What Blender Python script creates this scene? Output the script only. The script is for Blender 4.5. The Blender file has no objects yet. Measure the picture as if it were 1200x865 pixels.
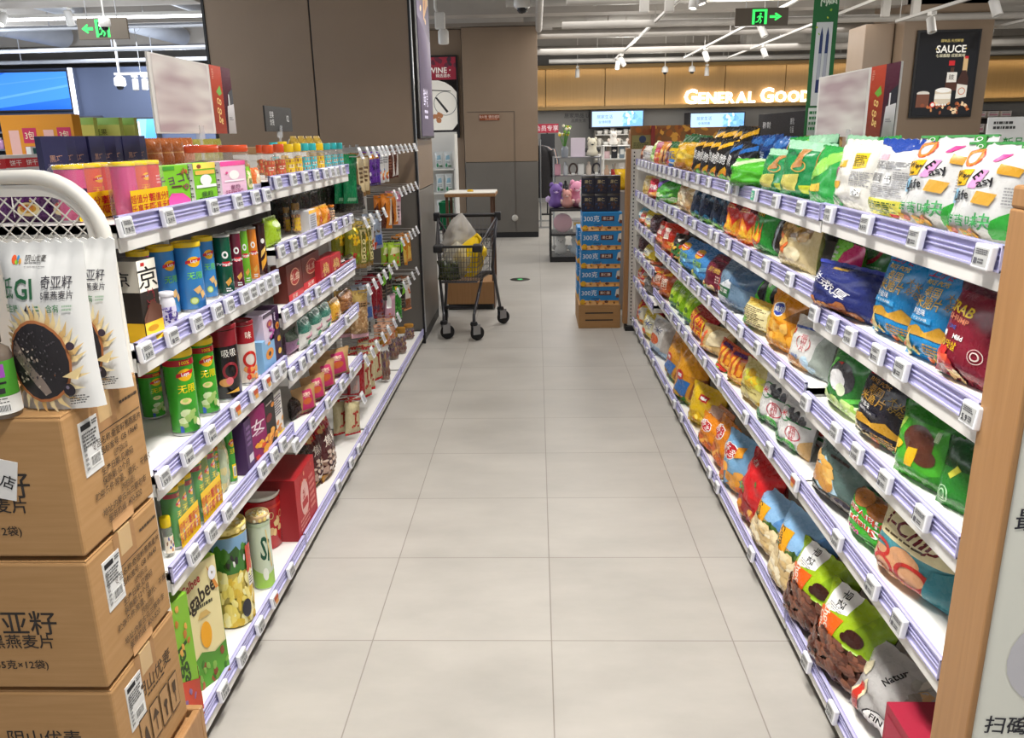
import bpy, bmesh, math, random
from mathutils import Vector, Matrix, noise
random.seed(7)
SC = bpy.context.scene
COL = SC.collection
R_ = math.radians

# ------------------------------------------------------------------ camera
F, CX, CY, EYE = 946.0, 600.0, 432.5, 1.7
def _cam():
    th = math.atan((CY-157.0)/F)
    d = Vector((628.0-CX, 157.0-CY, F)).normalized()
    up = Vector((0, -math.cos(th), math.sin(th)))
    up = (up - d*d.dot(up)).normalized()
    x = d.cross(up)
    if x.x < 0: x = -x
    return x, d, up
RX, RY, RZ = _cam()                      # the world axes seen from the camera (x right, y down, z forward)
cam_data = bpy.data.cameras.new('camera'); cam = bpy.data.objects.new('camera', cam_data); COL.objects.link(cam)
cam_data.sensor_fit = 'HORIZONTAL'; cam_data.sensor_width = 36; cam_data.lens = F/1200*36
cam_data.clip_start = .05; cam_data.clip_end = 200
cam.matrix_world = Matrix(((RX.x, -RX.y, -RX.z, 0), (RY.x, -RY.y, -RY.z, 0), (RZ.x, -RZ.y, -RZ.z, EYE), (0, 0, 0, 1)))
SC.camera = cam
def ypos(u, X, z):                       # distance down the aisle of the point (X, ?, z) seen at column u
    k = (u-CX)/F; dz = z-EYE
    return (k*(X*RX.z+dz*RZ.z)-X*RX.x-dz*RZ.x)/(RY.x-k*RY.z)
def xpos(u, Y, z):
    k = (u-CX)/F; dz = z-EYE
    return (k*(Y*RY.z+dz*RZ.z)-Y*RY.x-dz*RZ.x)/(RX.x-k*RX.z)
def zpos(v, X, Y):
    k = (v-CY)/F
    return EYE+(k*(X*RX.z+Y*RY.z)-X*RX.y-Y*RY.y)/(RZ.y-k*RZ.z)

# ------------------------------------------------------------------ light and exposure
SC.view_settings.view_transform = 'Standard'; SC.view_settings.look = 'None'
SC.view_settings.gamma = 1; SC.view_settings.use_curve_mapping = False
SC.view_settings.exposure = 0.1
W = bpy.data.worlds.new('world'); SC.world = W; W.use_nodes = True
W.node_tree.nodes['Background'].inputs[0].default_value = (.93, .95, 1, 1)
W.node_tree.nodes['Background'].inputs[1].default_value = .5
def lamp(name, kind, loc, energy, color=(1, .96, .91), **kw):
    l = bpy.data.lights.new(name, kind); l.energy = energy; l.color = color
    for k, v in kw.items(): setattr(l, k, v)
    o = bpy.data.objects.new(name, l); o.location = loc; COL.objects.link(o); return o
for i in range(7):                       # the track spots above the aisle, each turned to its own side
    y = .7+i*1.25
    for sx in (-1, 1):
        s = lamp('track_and_fill_spot', 'SPOT', (.14*sx, y, 3.25), (96, 92, 84, 78, 74, 66, 40)[i], (1, .97, .925), spot_size=R_(104 if i < 2 else 78), spot_blend=.8, shadow_soft_size=.05)
        s.rotation_euler = (0, R_(-(10 if i < 2 else 27)*sx), 0)
    lamp('track_and_fill_spot', 'SPOT', (0, y+.3, 3.25), (100, 98, 86, 60, 52, 50, 42)[i], (1, .97, .925), spot_size=R_(88), spot_blend=.9, shadow_soft_size=.06)  # centre spot added to brighten the aisle floor
for x, y, sx, sy, e in ((-4.6, 5, 2.5, 7, 170), (4.6, 5, 2.5, 7, 130), (.9, 11.2, 1.6, 4, 38), (2.6, 15.8, 5, 6, 250), (-6, 14, 4, 6, 240)):  # unseen area lamps added as fill for the zones around the aisle
    lamp('ceiling_panel_light', 'AREA', (x, y, 3.3), e, (.96, .98, 1) if x < -3 else (1, .97, .93), shape='RECTANGLE', size=sx, size_y=sy)

for x, y, z, e in ((2.6, 11.0, 2.85, 60), (1.6, 15.5, 2.85, 66), (5.8, 10.5, 2.8, 58), (7.5, 16, 2.9, 80), (2.5, 18.2, 2.9, 24), (10.5, 12, 2.9, 80), (-5.4, 9.3, 2.6, 80), (-8.5, 12.5, 2.6, 150), (-6, 14.2, 2.6, 90)):  # unseen point lamps added to brighten the ceiling and the back zone
    lamp('point_fill_light', 'POINT', (x, y, z), e, (.84, .91, 1) if x < -3 else (1, .965, .9), shadow_soft_size=.25)

for y, e in ((9.3, 55), (11.2, 50)): lamp('track_and_fill_spot', 'SPOT', (.15, y, 3.25), e, (1, .97, .925), spot_size=R_(60), spot_blend=.9, shadow_soft_size=.06)  # downward spots added only to lift the floor beyond the shelving

# ------------------------------------------------------------------ materials
PAL = dict(w='f2f2ef', k='17161a', r='c8202b', dr='7e1522', o='ea7a1e', y='f4c81c', g='3aa23a', dg='17603a', lg='8fc63a', b='2a6fc0', sb='7fb6e2',
           nv='1d2558', p='6b2a86', pk='e0468f', lp='e9b6d0', br='5a3220', tan='d8a860', cr='efe2bd', gd='c39a3c', gr='9a9a9c', sv='c4c6ca', t='2c8d93', ob='1d82c4')
def lin(h):
    h = PAL.get(h, h)
    c = [int(h[i:i+2], 16)/255 for i in (0, 2, 4)]
    return tuple(x/12.92 if x <= .04045 else ((x+.055)/1.055)**2.4 for x in c)+(1,)
MATS = {}
FIN = dict(foil=(.27, 0), gloss=(.14, 0), matte=(.5, 0), paper=(.72, 0), metal=(.3, 1), rubber=(.62, 0))
def mat(h, fin='foil'):
    key = (h, fin)
    if key in MATS: return MATS[key]
    m = bpy.data.materials.new('%s_%s' % (fin, h)); m.use_nodes = True
    nt = m.node_tree; b = nt.nodes['Principled BSDF']; c = lin(h); ro, me = FIN[fin]
    b.inputs['Metallic'].default_value = me
    b.inputs['Base Color'].default_value = c
    n = nt.nodes.new('ShaderNodeTexNoise'); n.inputs['Scale'].default_value = 30 if fin in ('paper', 'matte') else 12
    mr = nt.nodes.new('ShaderNodeMapRange'); mr.inputs[3].default_value = ro*.85; mr.inputs[4].default_value = ro*1.2
    nt.links.new(n.outputs[0], mr.inputs[0]); nt.links.new(mr.outputs[0], b.inputs['Roughness'])
    MATS[key] = m; return m
def emat(h, s):
    key = (h, 'emit', s)
    if key not in MATS:
        m = bpy.data.materials.new('glowing_'+h); m.use_nodes = True; b = m.node_tree.nodes['Principled BSDF']
        b.inputs['Base Color'].default_value = lin(h); b.inputs['Emission Color'].default_value = lin(h); b.inputs['Emission Strength'].default_value = s
        MATS[key] = m
    return MATS[key]
def noisy(name, c1, c2, scale=(8, 8, 8), rough=.6, bump=0, dist=0., detail=6):
    if name in MATS: return MATS[name]
    m = bpy.data.materials.new(name); m.use_nodes = True; nt = m.node_tree; b = nt.nodes['Principled BSDF']
    tc = nt.nodes.new('ShaderNodeTexCoord'); mp = nt.nodes.new('ShaderNodeMapping'); mp.inputs['Scale'].default_value = scale
    n = nt.nodes.new('ShaderNodeTexNoise'); n.inputs['Scale'].default_value = 1; n.inputs['Detail'].default_value = detail; n.inputs['Distortion'].default_value = dist
    cr = nt.nodes.new('ShaderNodeValToRGB'); cr.color_ramp.elements[0].position = .3; cr.color_ramp.elements[1].position = .7
    cr.color_ramp.elements[0].color = lin(c1); cr.color_ramp.elements[1].color = lin(c2)
    L = nt.links.new
    L(tc.outputs['Object'], mp.inputs[0]); L(mp.outputs[0], n.inputs['Vector']); L(n.outputs[0], cr.inputs[0]); L(cr.outputs[0], b.inputs['Base Color'])
    b.inputs['Roughness'].default_value = rough
    if bump:
        bp = nt.nodes.new('ShaderNodeBump'); bp.inputs['Strength'].default_value = bump; bp.inputs['Distance'].default_value = .002
        L(n.outputs[0], bp.inputs['Height']); L(bp.outputs[0], b.inputs['Normal'])
    MATS[name] = m; return m
def clear(name, tint='f4f6f8', alpha=.25, rough=.08):
    if name in MATS: return MATS[name]
    m = bpy.data.materials.new(name); m.use_nodes = True; nt = m.node_tree
    b = nt.nodes['Principled BSDF']; b.inputs['Base Color'].default_value = lin(tint); b.inputs['Roughness'].default_value = rough
    b.inputs['Alpha'].default_value = alpha
    MATS[name] = m; return m
CARD = lambda: noisy('cardboard', 'aa8150', 'b48b5c', (6, 6, 90), .75)
KRAFT = lambda: noisy('kraft_paper', 'b98e58', 'c79d66', (60, 60, 60), .6)
WOOD = lambda: noisy('beech_wood', 'a4784c', 'b18557', (60, 60, 3), .45, dist=.6)
TAUPE = lambda: noisy('taupe_panel', '8c7864', '907c68', (3, 3, 3), .42)
GREYP = lambda: noisy('grey_panel', '6d6963', '716d67', (3, 3, 3), .42)
WM = lambda: mat('e9e7e2', 'matte')      # white powder-coated metal
STEEL = lambda: mat('b9bbbd', 'metal')
BLK = lambda: mat('1c1c1f', 'matte')

# ------------------------------------------------------------------ mesh builder
class MB:
    def __init__(s): s.v = []; s.f = []; s.m = []; s.sm = []; s.mats = []
    def mi(s, m):
        if isinstance(m, str): m = mat(m)
        if m not in s.mats: s.mats.append(m)
        return s.mats.index(m)
    def add(s, vs, fs, m, smooth=False):
        o = len(s.v); i = s.mi(m); s.v += [tuple(v) for v in vs]
        for f in fs: s.f.append(tuple(o+k for k in f)); s.m.append(i); s.sm.append(smooth)
        return s
    def box(s, x0, x1, y0, y1, z0, z1, m, b=0):
        if x0 > x1: x0, x1 = x1, x0
        if y0 > y1: y0, y1 = y1, y0
        if b <= 0:
            vs = [(x, y, z) for z in (z0, z1) for y in (y0, y1) for x in (x0, x1)]
            return s.add(vs, [(0, 2, 3, 1), (4, 5, 7, 6), (0, 1, 5, 4), (2, 6, 7, 3), (0, 4, 6, 2), (1, 3, 7, 5)], m)
        b = min(b, (x1-x0)*.45, (y1-y0)*.45, (z1-z0)*.45)
        bm = bmesh.new(); bmesh.ops.create_cube(bm, size=1)
        for v in bm.verts: v.co = Vector(((x0+x1)/2+v.co.x*(x1-x0), (y0+y1)/2+v.co.y*(y1-y0), (z0+z1)/2+v.co.z*(z1-z0)))
        bmesh.ops.bevel(bm, geom=bm.edges[:], offset=b, segments=2, affect='EDGES', profile=.5)
        s.bm(bm, m, False); bm.free(); return s
    def bm(s, bm, m, smooth):
        bm.verts.index_update()
        return s.add([v.co.copy() for v in bm.verts], [[v.index for v in f.verts] for f in bm.faces], m, smooth)
    def rings(s, rings, m, closed=True, cap=True, smooth=True):
        n = len(rings[0]); vs = [p for r in rings for p in r]; fs = []
        for j in range(len(rings)-1):
            for i in range(n if closed else n-1):
                k = (i+1) % n; fs.append((j*n+i, j*n+k, (j+1)*n+k, (j+1)*n+i))
        s.add(vs, fs, m, smooth)
        if cap and closed:
            s.add(rings[0], [tuple(range(n))[::-1]], m); s.add(rings[-1], [tuple(range(n))], m)
        return s
    def tube(s, pts, r, m, seg=8, closed=False, cap=True):
        pts = [Vector(p) for p in pts]; n = len(pts); rings = []; up = None
        for i, p in enumerate(pts):
            a = pts[(i-1) % n] if (closed or i > 0) else p; c = pts[(i+1) % n] if (closed or i < n-1) else p
            t = (c-a).normalized()
            if up is None: up = Vector((0, 0, 1)) if abs(t.z) < .9 else Vector((1, 0, 0))
            x = t.cross(up).normalized(); up = x.cross(t).normalized()
            rr = r[i] if isinstance(r, (list, tuple)) else r
            rings.append([p+(x*math.cos(q)+up*math.sin(q))*rr for q in (2*math.pi*k/seg for k in range(seg))])
        if closed: rings.append(rings[0]); cap = False
        return s.rings(rings, m, True, cap)
    def lathe(s, prof, m, c=(0, 0, 0), seg=24, cap=True, smooth=True):
        rings = [[(c[0]+r*math.cos(q), c[1]+r*math.sin(q), c[2]+z) for q in (2*math.pi*k/seg for k in range(seg))] for r, z in prof]
        return s.rings(rings, m, True, cap, smooth)
    def prism(s, poly, h0, h1, m, axis='y'):  # a closed outline swept along one axis
        f = {'y': lambda a, b, h: (a, h, b), 'x': lambda a, b, h: (h, a, b), 'z': lambda a, b, h: (a, b, h)}[axis]
        n = len(poly); vs = [f(a, b, h0) for a, b in poly]+[f(a, b, h1) for a, b in poly]
        return s.add(vs, [(i, (i+1) % n, n+(i+1) % n, n+i) for i in range(n)]+[tuple(range(n))[::-1], tuple(range(n, 2*n))], m)
    def merge(s, o, dx=0, dy=0, dz=0):
        k = len(s.v); s.v += [(x+dx, y+dy, z+dz) for x, y, z in o.v]; idx = [s.mi(m) for m in o.mats]
        for f, m, q in zip(o.f, o.m, o.sm): s.f.append(tuple(k+i for i in f)); s.m.append(idx[m]); s.sm.append(q)
        return s
    def mesh(s, name):
        me = bpy.data.meshes.new(name); me.from_pydata(s.v, [], s.f)
        for m in s.mats: me.materials.append(m)
        me.polygons.foreach_set('material_index', s.m); me.polygons.foreach_set('use_smooth', s.sm)
        bm = bmesh.new(); bm.from_mesh(me)
        bmesh.ops.recalc_face_normals(bm, faces=bm.faces[:])
        bm.to_mesh(me); bm.free(); me.update(); return me
    def build(s, name, parent=None, loc=(0, 0, 0), rz=0, **kw):
        o = bpy.data.objects.new(name, s.mesh(name)); COL.objects.link(o); o.location = loc; o.rotation_euler = (0, 0, rz)
        if parent is not None: o.parent = parent
        if kw: tag(o, **kw)
        return o
def tag(o, label=None, cat=None, group=None, kind=None):
    if label: o['label'] = label
    if cat: o['category'] = cat
    if group: o['group'] = group
    if kind: o['kind'] = kind
    return o
def struct(mb, name): o = mb.build(name); o['kind'] = 'structure'; return o
def empty(name, loc=(0, 0, 0), rz=0, **kw):
    o = bpy.data.objects.new(name, None); o.empty_display_size = .1; o.location = loc; o.rotation_euler = (0, 0, rz); COL.objects.link(o)
    return tag(o, **kw)

# ------------------------------------------------------------------ printing on surfaces
def text_mesh(s, bold=.02):
    if any(ord(ch) > 0x2e80 for ch in s): bold = min(bold, .007)
    c = bpy.data.curves.new('t', 'FONT'); c.body = s; c.size = 1; c.resolution_u = 2; c.align_x = 'CENTER'; c.offset = bold
    o = bpy.data.objects.new('t', c); m = bpy.data.meshes.new_from_object(o)
    vs = [(v.co.x, v.co.y) for v in m.vertices]; fs = [tuple(p.vertices) for p in m.polygons]
    bpy.data.objects.remove(o); bpy.data.curves.remove(c); bpy.data.meshes.remove(m)
    return vs, fs
class Canvas:
    """flat artwork in (u, v) that is laid on a surface grid; w, h are the real size of the face"""
    def __init__(s, w, h, seed=1): s.w = w; s.h = h; s.items = []; s.layer = 0; s.rnd = random.Random(seed)
    def poly(s, pts, m, tris=None, lift=None):
        s.items.append((pts, tris or [tuple(range(len(pts)))], m, s.layer, lift))
    def draw(s, ops, fin='foil'):
        A = s.w/s.h
        for op in ops.split(';'):
            a = op.split()
            if not a: continue
            k = a[0]; s.layer += 1; fl = lambda i, d=0.: float(a[i]) if len(a) > i else d
            if k == 'r': u0, v0, u1, v1 = map(float, a[1:5]); s.poly([(u0, v0), (u1, v0), (u1, v1), (u0, v1)], mat(a[5], fin))
            elif k == 'e':
                u, v, r = map(float, a[1:4]); asp = fl(5, 1.)
                s.poly([(u+r*math.cos(q), v+r*A*asp*math.sin(q)) for q in (math.pi*2*i/22 for i in range(22))], mat(a[4], fin))
            elif k == 'o':                                   # ring
                u, v, r = map(float, a[1:4]); th = fl(5, .25); n = 24; pts = []
                for rr in (r, r*(1-th)): pts += [(u+rr*math.cos(q), v+rr*A*math.sin(q)) for q in (math.pi*2*i/n for i in range(n))]
                s.poly(pts, mat(a[4], fin), [(i, (i+1) % n, n+(i+1) % n, n+i) for i in range(n)])
            elif k == 'p':
                c = list(map(float, a[2:])); s.poly(list(zip(c[::2], c[1::2])), mat(a[1], fin))
            elif k == 't':
                u, v, hh = map(float, a[2:5]); vs, fs = text_mesh(a[1].replace('_', ' ')); rot = R_(fl(6)); wm = fl(7)
                sc = hh/.72; sx = sc
                if wm:
                    wt = max(x for x, y in vs)-min(x for x, y in vs); sx = wm/A/wt*1.0
                cs, sn = math.cos(rot), math.sin(rot); pts = []
                for x, y in vs:
                    x *= sx; y = (y-.36)*sc
                    pts.append((u+(x*cs-y*sn)/A, v+x*sn+y*cs))
                s.poly(pts, mat(a[5], fin), fs)
            elif k == 'b':                                   # loose food pieces: u0 v0 u1 v1 n size cols [lift]
                u0, v0, u1, v1 = map(float, a[1:5]); n = int(a[5]); sz = float(a[6]); cols = a[7].split(','); lf = fl(8, 5)
                for i in range(n):
                    s.layer += .12
                    cu, cv = s.rnd.uniform(u0, u1), s.rnd.uniform(v0, v1); q0 = s.rnd.random()*6; e = s.rnd.uniform(.45, 1); sk = s.rnd.random()*3
                    pts = []
                    for j in range(8):
                        q = q0+j*math.pi/4; r = sz*s.rnd.uniform(.75, 1.1)/s.w; x, y = r*math.cos(q), r*e*math.sin(q)
                        pts.append((cu+x*math.cos(sk)-y*math.sin(sk), cv+(x*math.sin(sk)+y*math.cos(sk))*A))
                    pts.append((cu, cv)); s.poly(pts, mat(s.rnd.choice(cols), fin), [(j, (j+1) % 8, 8) for j in range(8)], {8: lf})
            elif k == 's':                                   # fine print: u0 v0 u1 v1 n col
                u0, v0, u1, v1 = map(float, a[1:5]); n = int(a[5])
                for i in range(n):
                    v = v1-(i+.5)*(v1-v0)/n; x = u0; hh = (v1-v0)/n*.27
                    end = u1-(u1-u0)*s.rnd.random()*.35
                    while x < end:
                        ww = (u1-u0)*s.rnd.uniform(.05, .2); s.poly([(x, v-hh), (min(x+ww, u1), v-hh), (min(x+ww, u1), v+hh), (x, v+hh)], mat(a[6], fin)); x += ww+(u1-u0)*.03
            elif k == 'c':                                   # barcode u0 v0 u1 v1
                u0, v0, u1, v1 = map(float, a[1:5]); s.poly([(u0, v0), (u1, v0), (u1, v1), (u0, v1)], mat('w', fin)); s.layer += 1
                x = u0+(u1-u0)*.08
                while x < u1-(u1-u0)*.1:
                    ww = (u1-u0)*s.rnd.uniform(.02, .06); y0 = v0+(v1-v0)*.12; y1 = v1-(v1-v0)*.12
                    s.poly([(x, y0), (x+ww, y0), (x+ww, y1), (x, y1)], mat('k', fin)); x += ww+(u1-u0)*.04
        return s
    def lay(s, mb, grid, nu, nv, step=.00025, base=.0004):
        """grid[j][i] = (point, normal), i along u, j along v"""
        if not s.items: return
        bm = bmesh.new()
        for pts, tris, m, layer, lift in s.items:
            vs = [bm.verts.new((p[0], p[1], layer+(lift.get(i, 0) if lift else 0))) for i, p in enumerate(pts)]; mi = mb.mi(m)
            for t in tris:
                try: f = bm.faces.new([vs[i] for i in t]); f.material_index = mi
                except ValueError: pass
        bmesh.ops.triangulate(bm, faces=[f for f in bm.faces if len(f.verts) > 4])
        for i in range(nu+1):
            bmesh.ops.bisect_plane(bm, geom=bm.verts[:]+bm.edges[:]+bm.faces[:], plane_co=(i/nu, 0, 0), plane_no=(1, 0, 0), clear_outer=i == nu, clear_inner=i == 0)
        for j in range(nv+1):
            bmesh.ops.bisect_plane(bm, geom=bm.verts[:]+bm.edges[:]+bm.faces[:], plane_co=(0, j/nv, 0), plane_no=(0, 1, 0), clear_outer=j == nv, clear_inner=j == 0)
        o = len(mb.v); bm.verts.index_update()
        for v in bm.verts:
            u = min(max(v.co.x, 0), 1)*nu; w = min(max(v.co.y, 0), 1)*nv; i = min(int(u), nu-1); j = min(int(w), nv-1); a, b = u-i, w-j
            g = grid[j]; g2 = grid[j+1]
            p = (g[i][0]*(1-a)+g[i+1][0]*a)*(1-b)+(g2[i][0]*(1-a)+g2[i+1][0]*a)*b
            n = ((g[i][1]*(1-a)+g[i+1][1]*a)*(1-b)+(g2[i][1]*(1-a)+g2[i+1][1]*a)*b).normalized()
            mb.v.append(tuple(p+n*(base+step*v.co.z)))
        for f in bm.faces:
            ids = [o+v.index for v in f.verts]
            pa, pb, pc = (Vector(mb.v[k]) for k in ids[:3]); fc = f.calc_center_median()
            i = min(int(min(max(fc.x, 0), .9999)*nu), nu-1); j = min(int(min(max(fc.y, 0), .9999)*nv), nv-1)
            if (pb-pa).cross(pc-pa).dot(grid[j][i][1]) < 0: ids.reverse()
            mb.f.append(tuple(ids)); mb.m.append(f.material_index); mb.sm.append(True)
        bm.free()
def flat_grid(o, ux, vy):                # a flat face: origin corner, full u vector, full v vector
    o, ux, vy = Vector(o), Vector(ux), Vector(vy); n = ux.cross(vy).normalized()
    return [[(o+vy*j+ux*i, n) for i in (0, 1)] for j in (0, 1)]
def print_flat(mb, o, ux, vy, ops, fin='matte', seed=1):
    c = Canvas(Vector(ux).length, Vector(vy).length, seed); c.draw(ops, fin); c.lay(mb, flat_grid(o, ux, vy), 1, 1)
# ------------------------------------------------------------------ kinds of package (front towards local -Y, origin at the base)
def bag_mesh(w, h, d, col, ops, fin='foil', seed=1, stand=0., crease=1., bend=0., flat=False, back=None, nu=14, nv=18):
    """a filled pouch: pillow (stand=0) or stand-up pouch with an open gusset (stand>0)"""
    mb = MB(); rnd = random.Random(seed); ox = rnd.random()*50
    def prof(u, v):
        s_top = max(0, min(1, (1-v-.045)/.36)) if not flat else max(0, min(1, (1-v-.1)/.15))
        s_bot = max(0, min(1, (v-.04)/.2)) if stand <= 0 else 1
        s = (math.sin(s_top*math.pi/2)**.75)*(math.sin(s_bot*math.pi/2)**.6 if stand <= 0 else 1)
        if stand > 0: s = s*(stand+(1-stand)*min(1, v/.35)) if v < .35 else s
        e = abs(2*u-1); c = max(0, 1-e**2.6)**.62
        return s, c
    def pt(u, v, side):
        s, c = prof(u, v)
        x = (u-.5)*w*(1-.10*s*(d/w)*2.2*(1-abs(2*v-1)**3))
        y = side*(d*.5*s*c+.0012)
        nz = noise.noise(Vector((u*4.2+ox, v*5.0, side*3)))*.5+noise.noise(Vector((u*9+ox, v*7.5, side*5+9)))*.32
        y += side*nz*.0105*crease*min(1, s*2)*(c**.5)*(w/.2)
        edge = max(0, 1-abs(v-.9)/.14)+(max(0, 1-abs(v-.08)/.12) if stand <= 0 else 0)
        y += side*.0035*crease*edge*math.sin(u*31+ox)*(1 if .03 < u < .97 else .3)
        z = v*h
        if v >= .999: z += .0022*(1 if int(round(u*nu)) % 2 else -1)
        if bend and v > .55: q = (v-.55)/.45; y += bend*h*q*q*.55; z -= abs(bend)*h*q*q*.3
        return Vector((x, y, z))
    for side in (-1, 1):
        P = [[pt(i/nu, j/nv, side) for i in range(nu+1)] for j in range(nv+1)]
        vs = [p for row in P for p in row]; N = nu+1
        fs = [(j*N+i, j*N+i+1, (j+1)*N+i+1, (j+1)*N+i) for j in range(nv) for i in range(nu)]
        mb.add(vs, fs, mat(col if side < 0 else (back or col), fin), True)
        if side < 0:
            G = []
            for j in range(nv+1):
                row = []
                for i in range(nu+1):
                    a = P[j][min(i+1, nu)]-P[j][max(i-1, 0)]; b = P[min(j+1, nv)][i]-P[max(j-1, 0)][i]; n = a.cross(b).normalized()
                    if n.y > 0: n = -n
                    row.append((P[j][i], n))
                G.append(row)
            front = P
        else: rear = P
    for i in (0, nu):                     # side walls close the two skins
        vs = [front[j][i] for j in range(nv+1)]+[rear[j][i] for j in range(nv+1)]
        mb.add(vs, [(j, j+1, nv+2+j, nv+1+j) for j in range(nv)], mat(col, fin), True)
    for j in (0, nv):
        vs = front[j]+rear[j]; mb.add(vs, [(i, i+1, nu+2+i, nu+1+i) for i in range(nu)], mat(col, fin))
    if ops: Canvas(w, h, seed).draw(ops, fin).lay(mb, G, nu, nv)
    return mb
def can_parts(r, h, col, ops, lid='f0cc24', lidh=.014, fin='gloss', seed=1, rim=True, taper=1., asp=1.):
    mb = MB(); seg = 32
    mb.lathe([(r*.93*taper, 0), (r*taper, .003), (r*(taper+1)/2, h*.5), (r, h-lidh-.001)], mat(col, fin), seg=seg)
    if rim: mb.lathe([(r*1.015*taper, .001), (r*1.03*taper, .004), (r*1.0*taper, .008)], mat('c9cacc', 'metal'), seg=seg, cap=False)
    if ops:
        nu, nv = 20, 4; G = []
        for j in range(nv+1):
            row = []
            for i in range(nu+1):
                q = R_(-110+220*i/nu)-math.pi/2; z = h*.02+(h-lidh-h*.03)*j/nv; rr = r*(taper+(1-taper)*j/nv)
                row.append((Vector((rr*math.cos(q), rr*math.sin(q), z)), Vector((math.cos(q), math.sin(q), 0))))
            G.append(row)
        Canvas(r*R_(220), h-lidh, seed).draw(ops, fin).lay(mb, G, nu, nv)
    parts = [(None, mb)]
    if lid:
        l = MB(); l.lathe([(r*1.05, h-lidh), (r*1.06, h-lidh+.002), (r*1.06, h-.003), (r*1.02, h), (r*.9, h), (r*.88, h-.003)], mat(lid, 'gloss'), seg=seg)
        parts.append(('lid', l))
    return parts
def box_mesh(w, h, d, col, ops='', side='', top='', fin='matte', seed=1, sidecol=None):
    mb = MB(); mb.box(-w/2, w/2, -d/2, d/2, 0, h, mat(col, fin), .0012)
    if ops: print_flat(mb, (-w/2, -d/2, 0), (w, 0, 0), (0, 0, h), ops, fin, seed)
    if side:
        print_flat(mb, (w/2, -d/2, 0), (0, d, 0), (0, 0, h), side, fin, seed)
        print_flat(mb, (-w/2, d/2, 0), (0, -d, 0), (0, 0, h), side, fin, seed)
    if top: print_flat(mb, (-w/2, -d/2, h), (w, 0, 0), (0, d, 0), top, fin, seed)
    return mb
def jar_parts(r, h, lid, label, nuts, seed=1, lidh=.02, shoulder=.82, labops='', cols=('b98048', 'a06a38', 'cf9a5c'), nutr=.011):
    rnd = random.Random(seed); mb = MB()
    mb.lathe([(r*.9, 0), (r, .004), (r, h-lidh-.016), (r*.97, h-lidh-.008), (r*shoulder, h-lidh)], clear('clear_plastic_jar', 'f7f5f2', .16), seg=28)
    l = MB(); l.lathe([(r*.95, h-lidh), (r*1.0, h-lidh+.002), (r*1.0, h-.004), (r*.94, h)], mat(lid, 'gloss'), seg=28)
    parts = [(None, mb), ('lid', l)]
    if nuts:
        c = MB(); c.lathe([(r*.86, .006), (r*.88, h-lidh-.03), (0.001, h-lidh-.024)], mat('7d5230', 'matte'), seg=20)
        rows = int((h-lidh-.03)/(nutr*1.75)); per = int(2*math.pi*r*.88/(nutr*1.9)); ico = bmesh.new(); bmesh.ops.create_icosphere(ico, subdivisions=1, radius=nutr)
        vs = [v.co.copy() for v in ico.verts]; fs = [[v.index for v in f.verts] for f in ico.faces]; ico.free()
        for j in range(rows):
            for i in range(per):
                q = (i+.5*(j % 2))*2*math.pi/per+rnd.uniform(-.05, .05); z = .012+nutr+j*nutr*1.75; sc = rnd.uniform(.85, 1.08)
                o = Vector((r*.86*math.cos(q), r*.86*math.sin(q), z)); sq = rnd.uniform(.75, 1)
                c.add([Vector((v.x*sc, v.y*sc, v.z*sc*sq))+o for v in vs], fs, mat(rnd.choice(cols), 'matte'), True)
        parts.append(('nuts', c))
    if label:
        b = MB(); nu, nv = 16, 2; G = []
        for j in range(nv+1):
            row = []
            for i in range(nu+1):
                q = R_(-75+150*i/nu)-math.pi/2; row.append((Vector((r*1.004*math.cos(q), r*1.004*math.sin(q), h*.12+h*.42*j/nv)), Vector((math.cos(q), math.sin(q), 0))))
            G.append(row)
        Canvas(r*R_(150), h*.42, seed).draw('r 0 0 1 1 %s;' % label+labops, 'paper').lay(b, G, nu, nv)
        parts.append(('label', b))
    return parts
def bottle_parts(r, h, col, lid, ops='', seed=1, neck=.5):
    mb = MB(); mb.lathe([(r*.92, 0), (r, .004), (r, h*.72), (r*.9, h*.8), (r*neck, h*.86), (r*neck, h*.9)], mat(col, 'gloss'), seg=24)
    if ops:
        nu, nv = 16, 2; G = []
        for j in range(nv+1):
            row = []
            for i in range(nu+1):
                q = R_(-100+200*i/nu)-math.pi/2; row.append((Vector((r*1.003*math.cos(q), r*1.003*math.sin(q), h*.06+h*.62*j/nv)), Vector((math.cos(q), math.sin(q), 0))))
            G.append(row)
        Canvas(r*R_(200), h*.62, seed).draw(ops, 'paper').lay(mb, G, nu, nv)
    l = MB(); l.lathe([(r*neck*1.15, h*.87), (r*neck*1.2, h*.88), (r*neck*1.2, h*.985), (r*neck*1.05, h)], mat(lid, 'gloss'), seg=20)
    return [(None, mb), ('cap', l)]

# ------------------------------------------------------------------ designs and placing
D = {}                                   # key -> dict(kind, dims, desc, name, cat, build)
PROTO = {}
def bag(key, desc, col, ops='', w=.2, h=.27, d=.075, name='snack_bag', cat='snack bag', seal=None, **kw):
    def b():
        parts = [(None, bag_mesh(w, h, d, col, ops, seed=sum(map(ord, key)), **kw))]
        if seal:
            m = MB(); m.box(-w*.49, w*.49, -.003, .003, h*.985, h*1.012, mat(seal, 'foil'))
            for sx in (-.3, .3): m.box(w*sx-.014, w*sx+.014, -.006, -.003, h*.93, h*1.0, mat('3b9a3a', 'matte'))
            if 'easylife' in key:
                for sx in (-.3, .3): Canvas(.028, .028).draw('o .5 .5 .3 w .3', 'matte').lay(m, flat_grid((w*sx-.014, -.0065, h*.93), (.028, 0, 0), (0, 0, h*.07)), 1, 1)
            parts.append(('clip_strip', m))
        return parts
    D[key] = dict(dims=(w, h, d), desc=desc, name=name, cat=cat, b=b)
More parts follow.
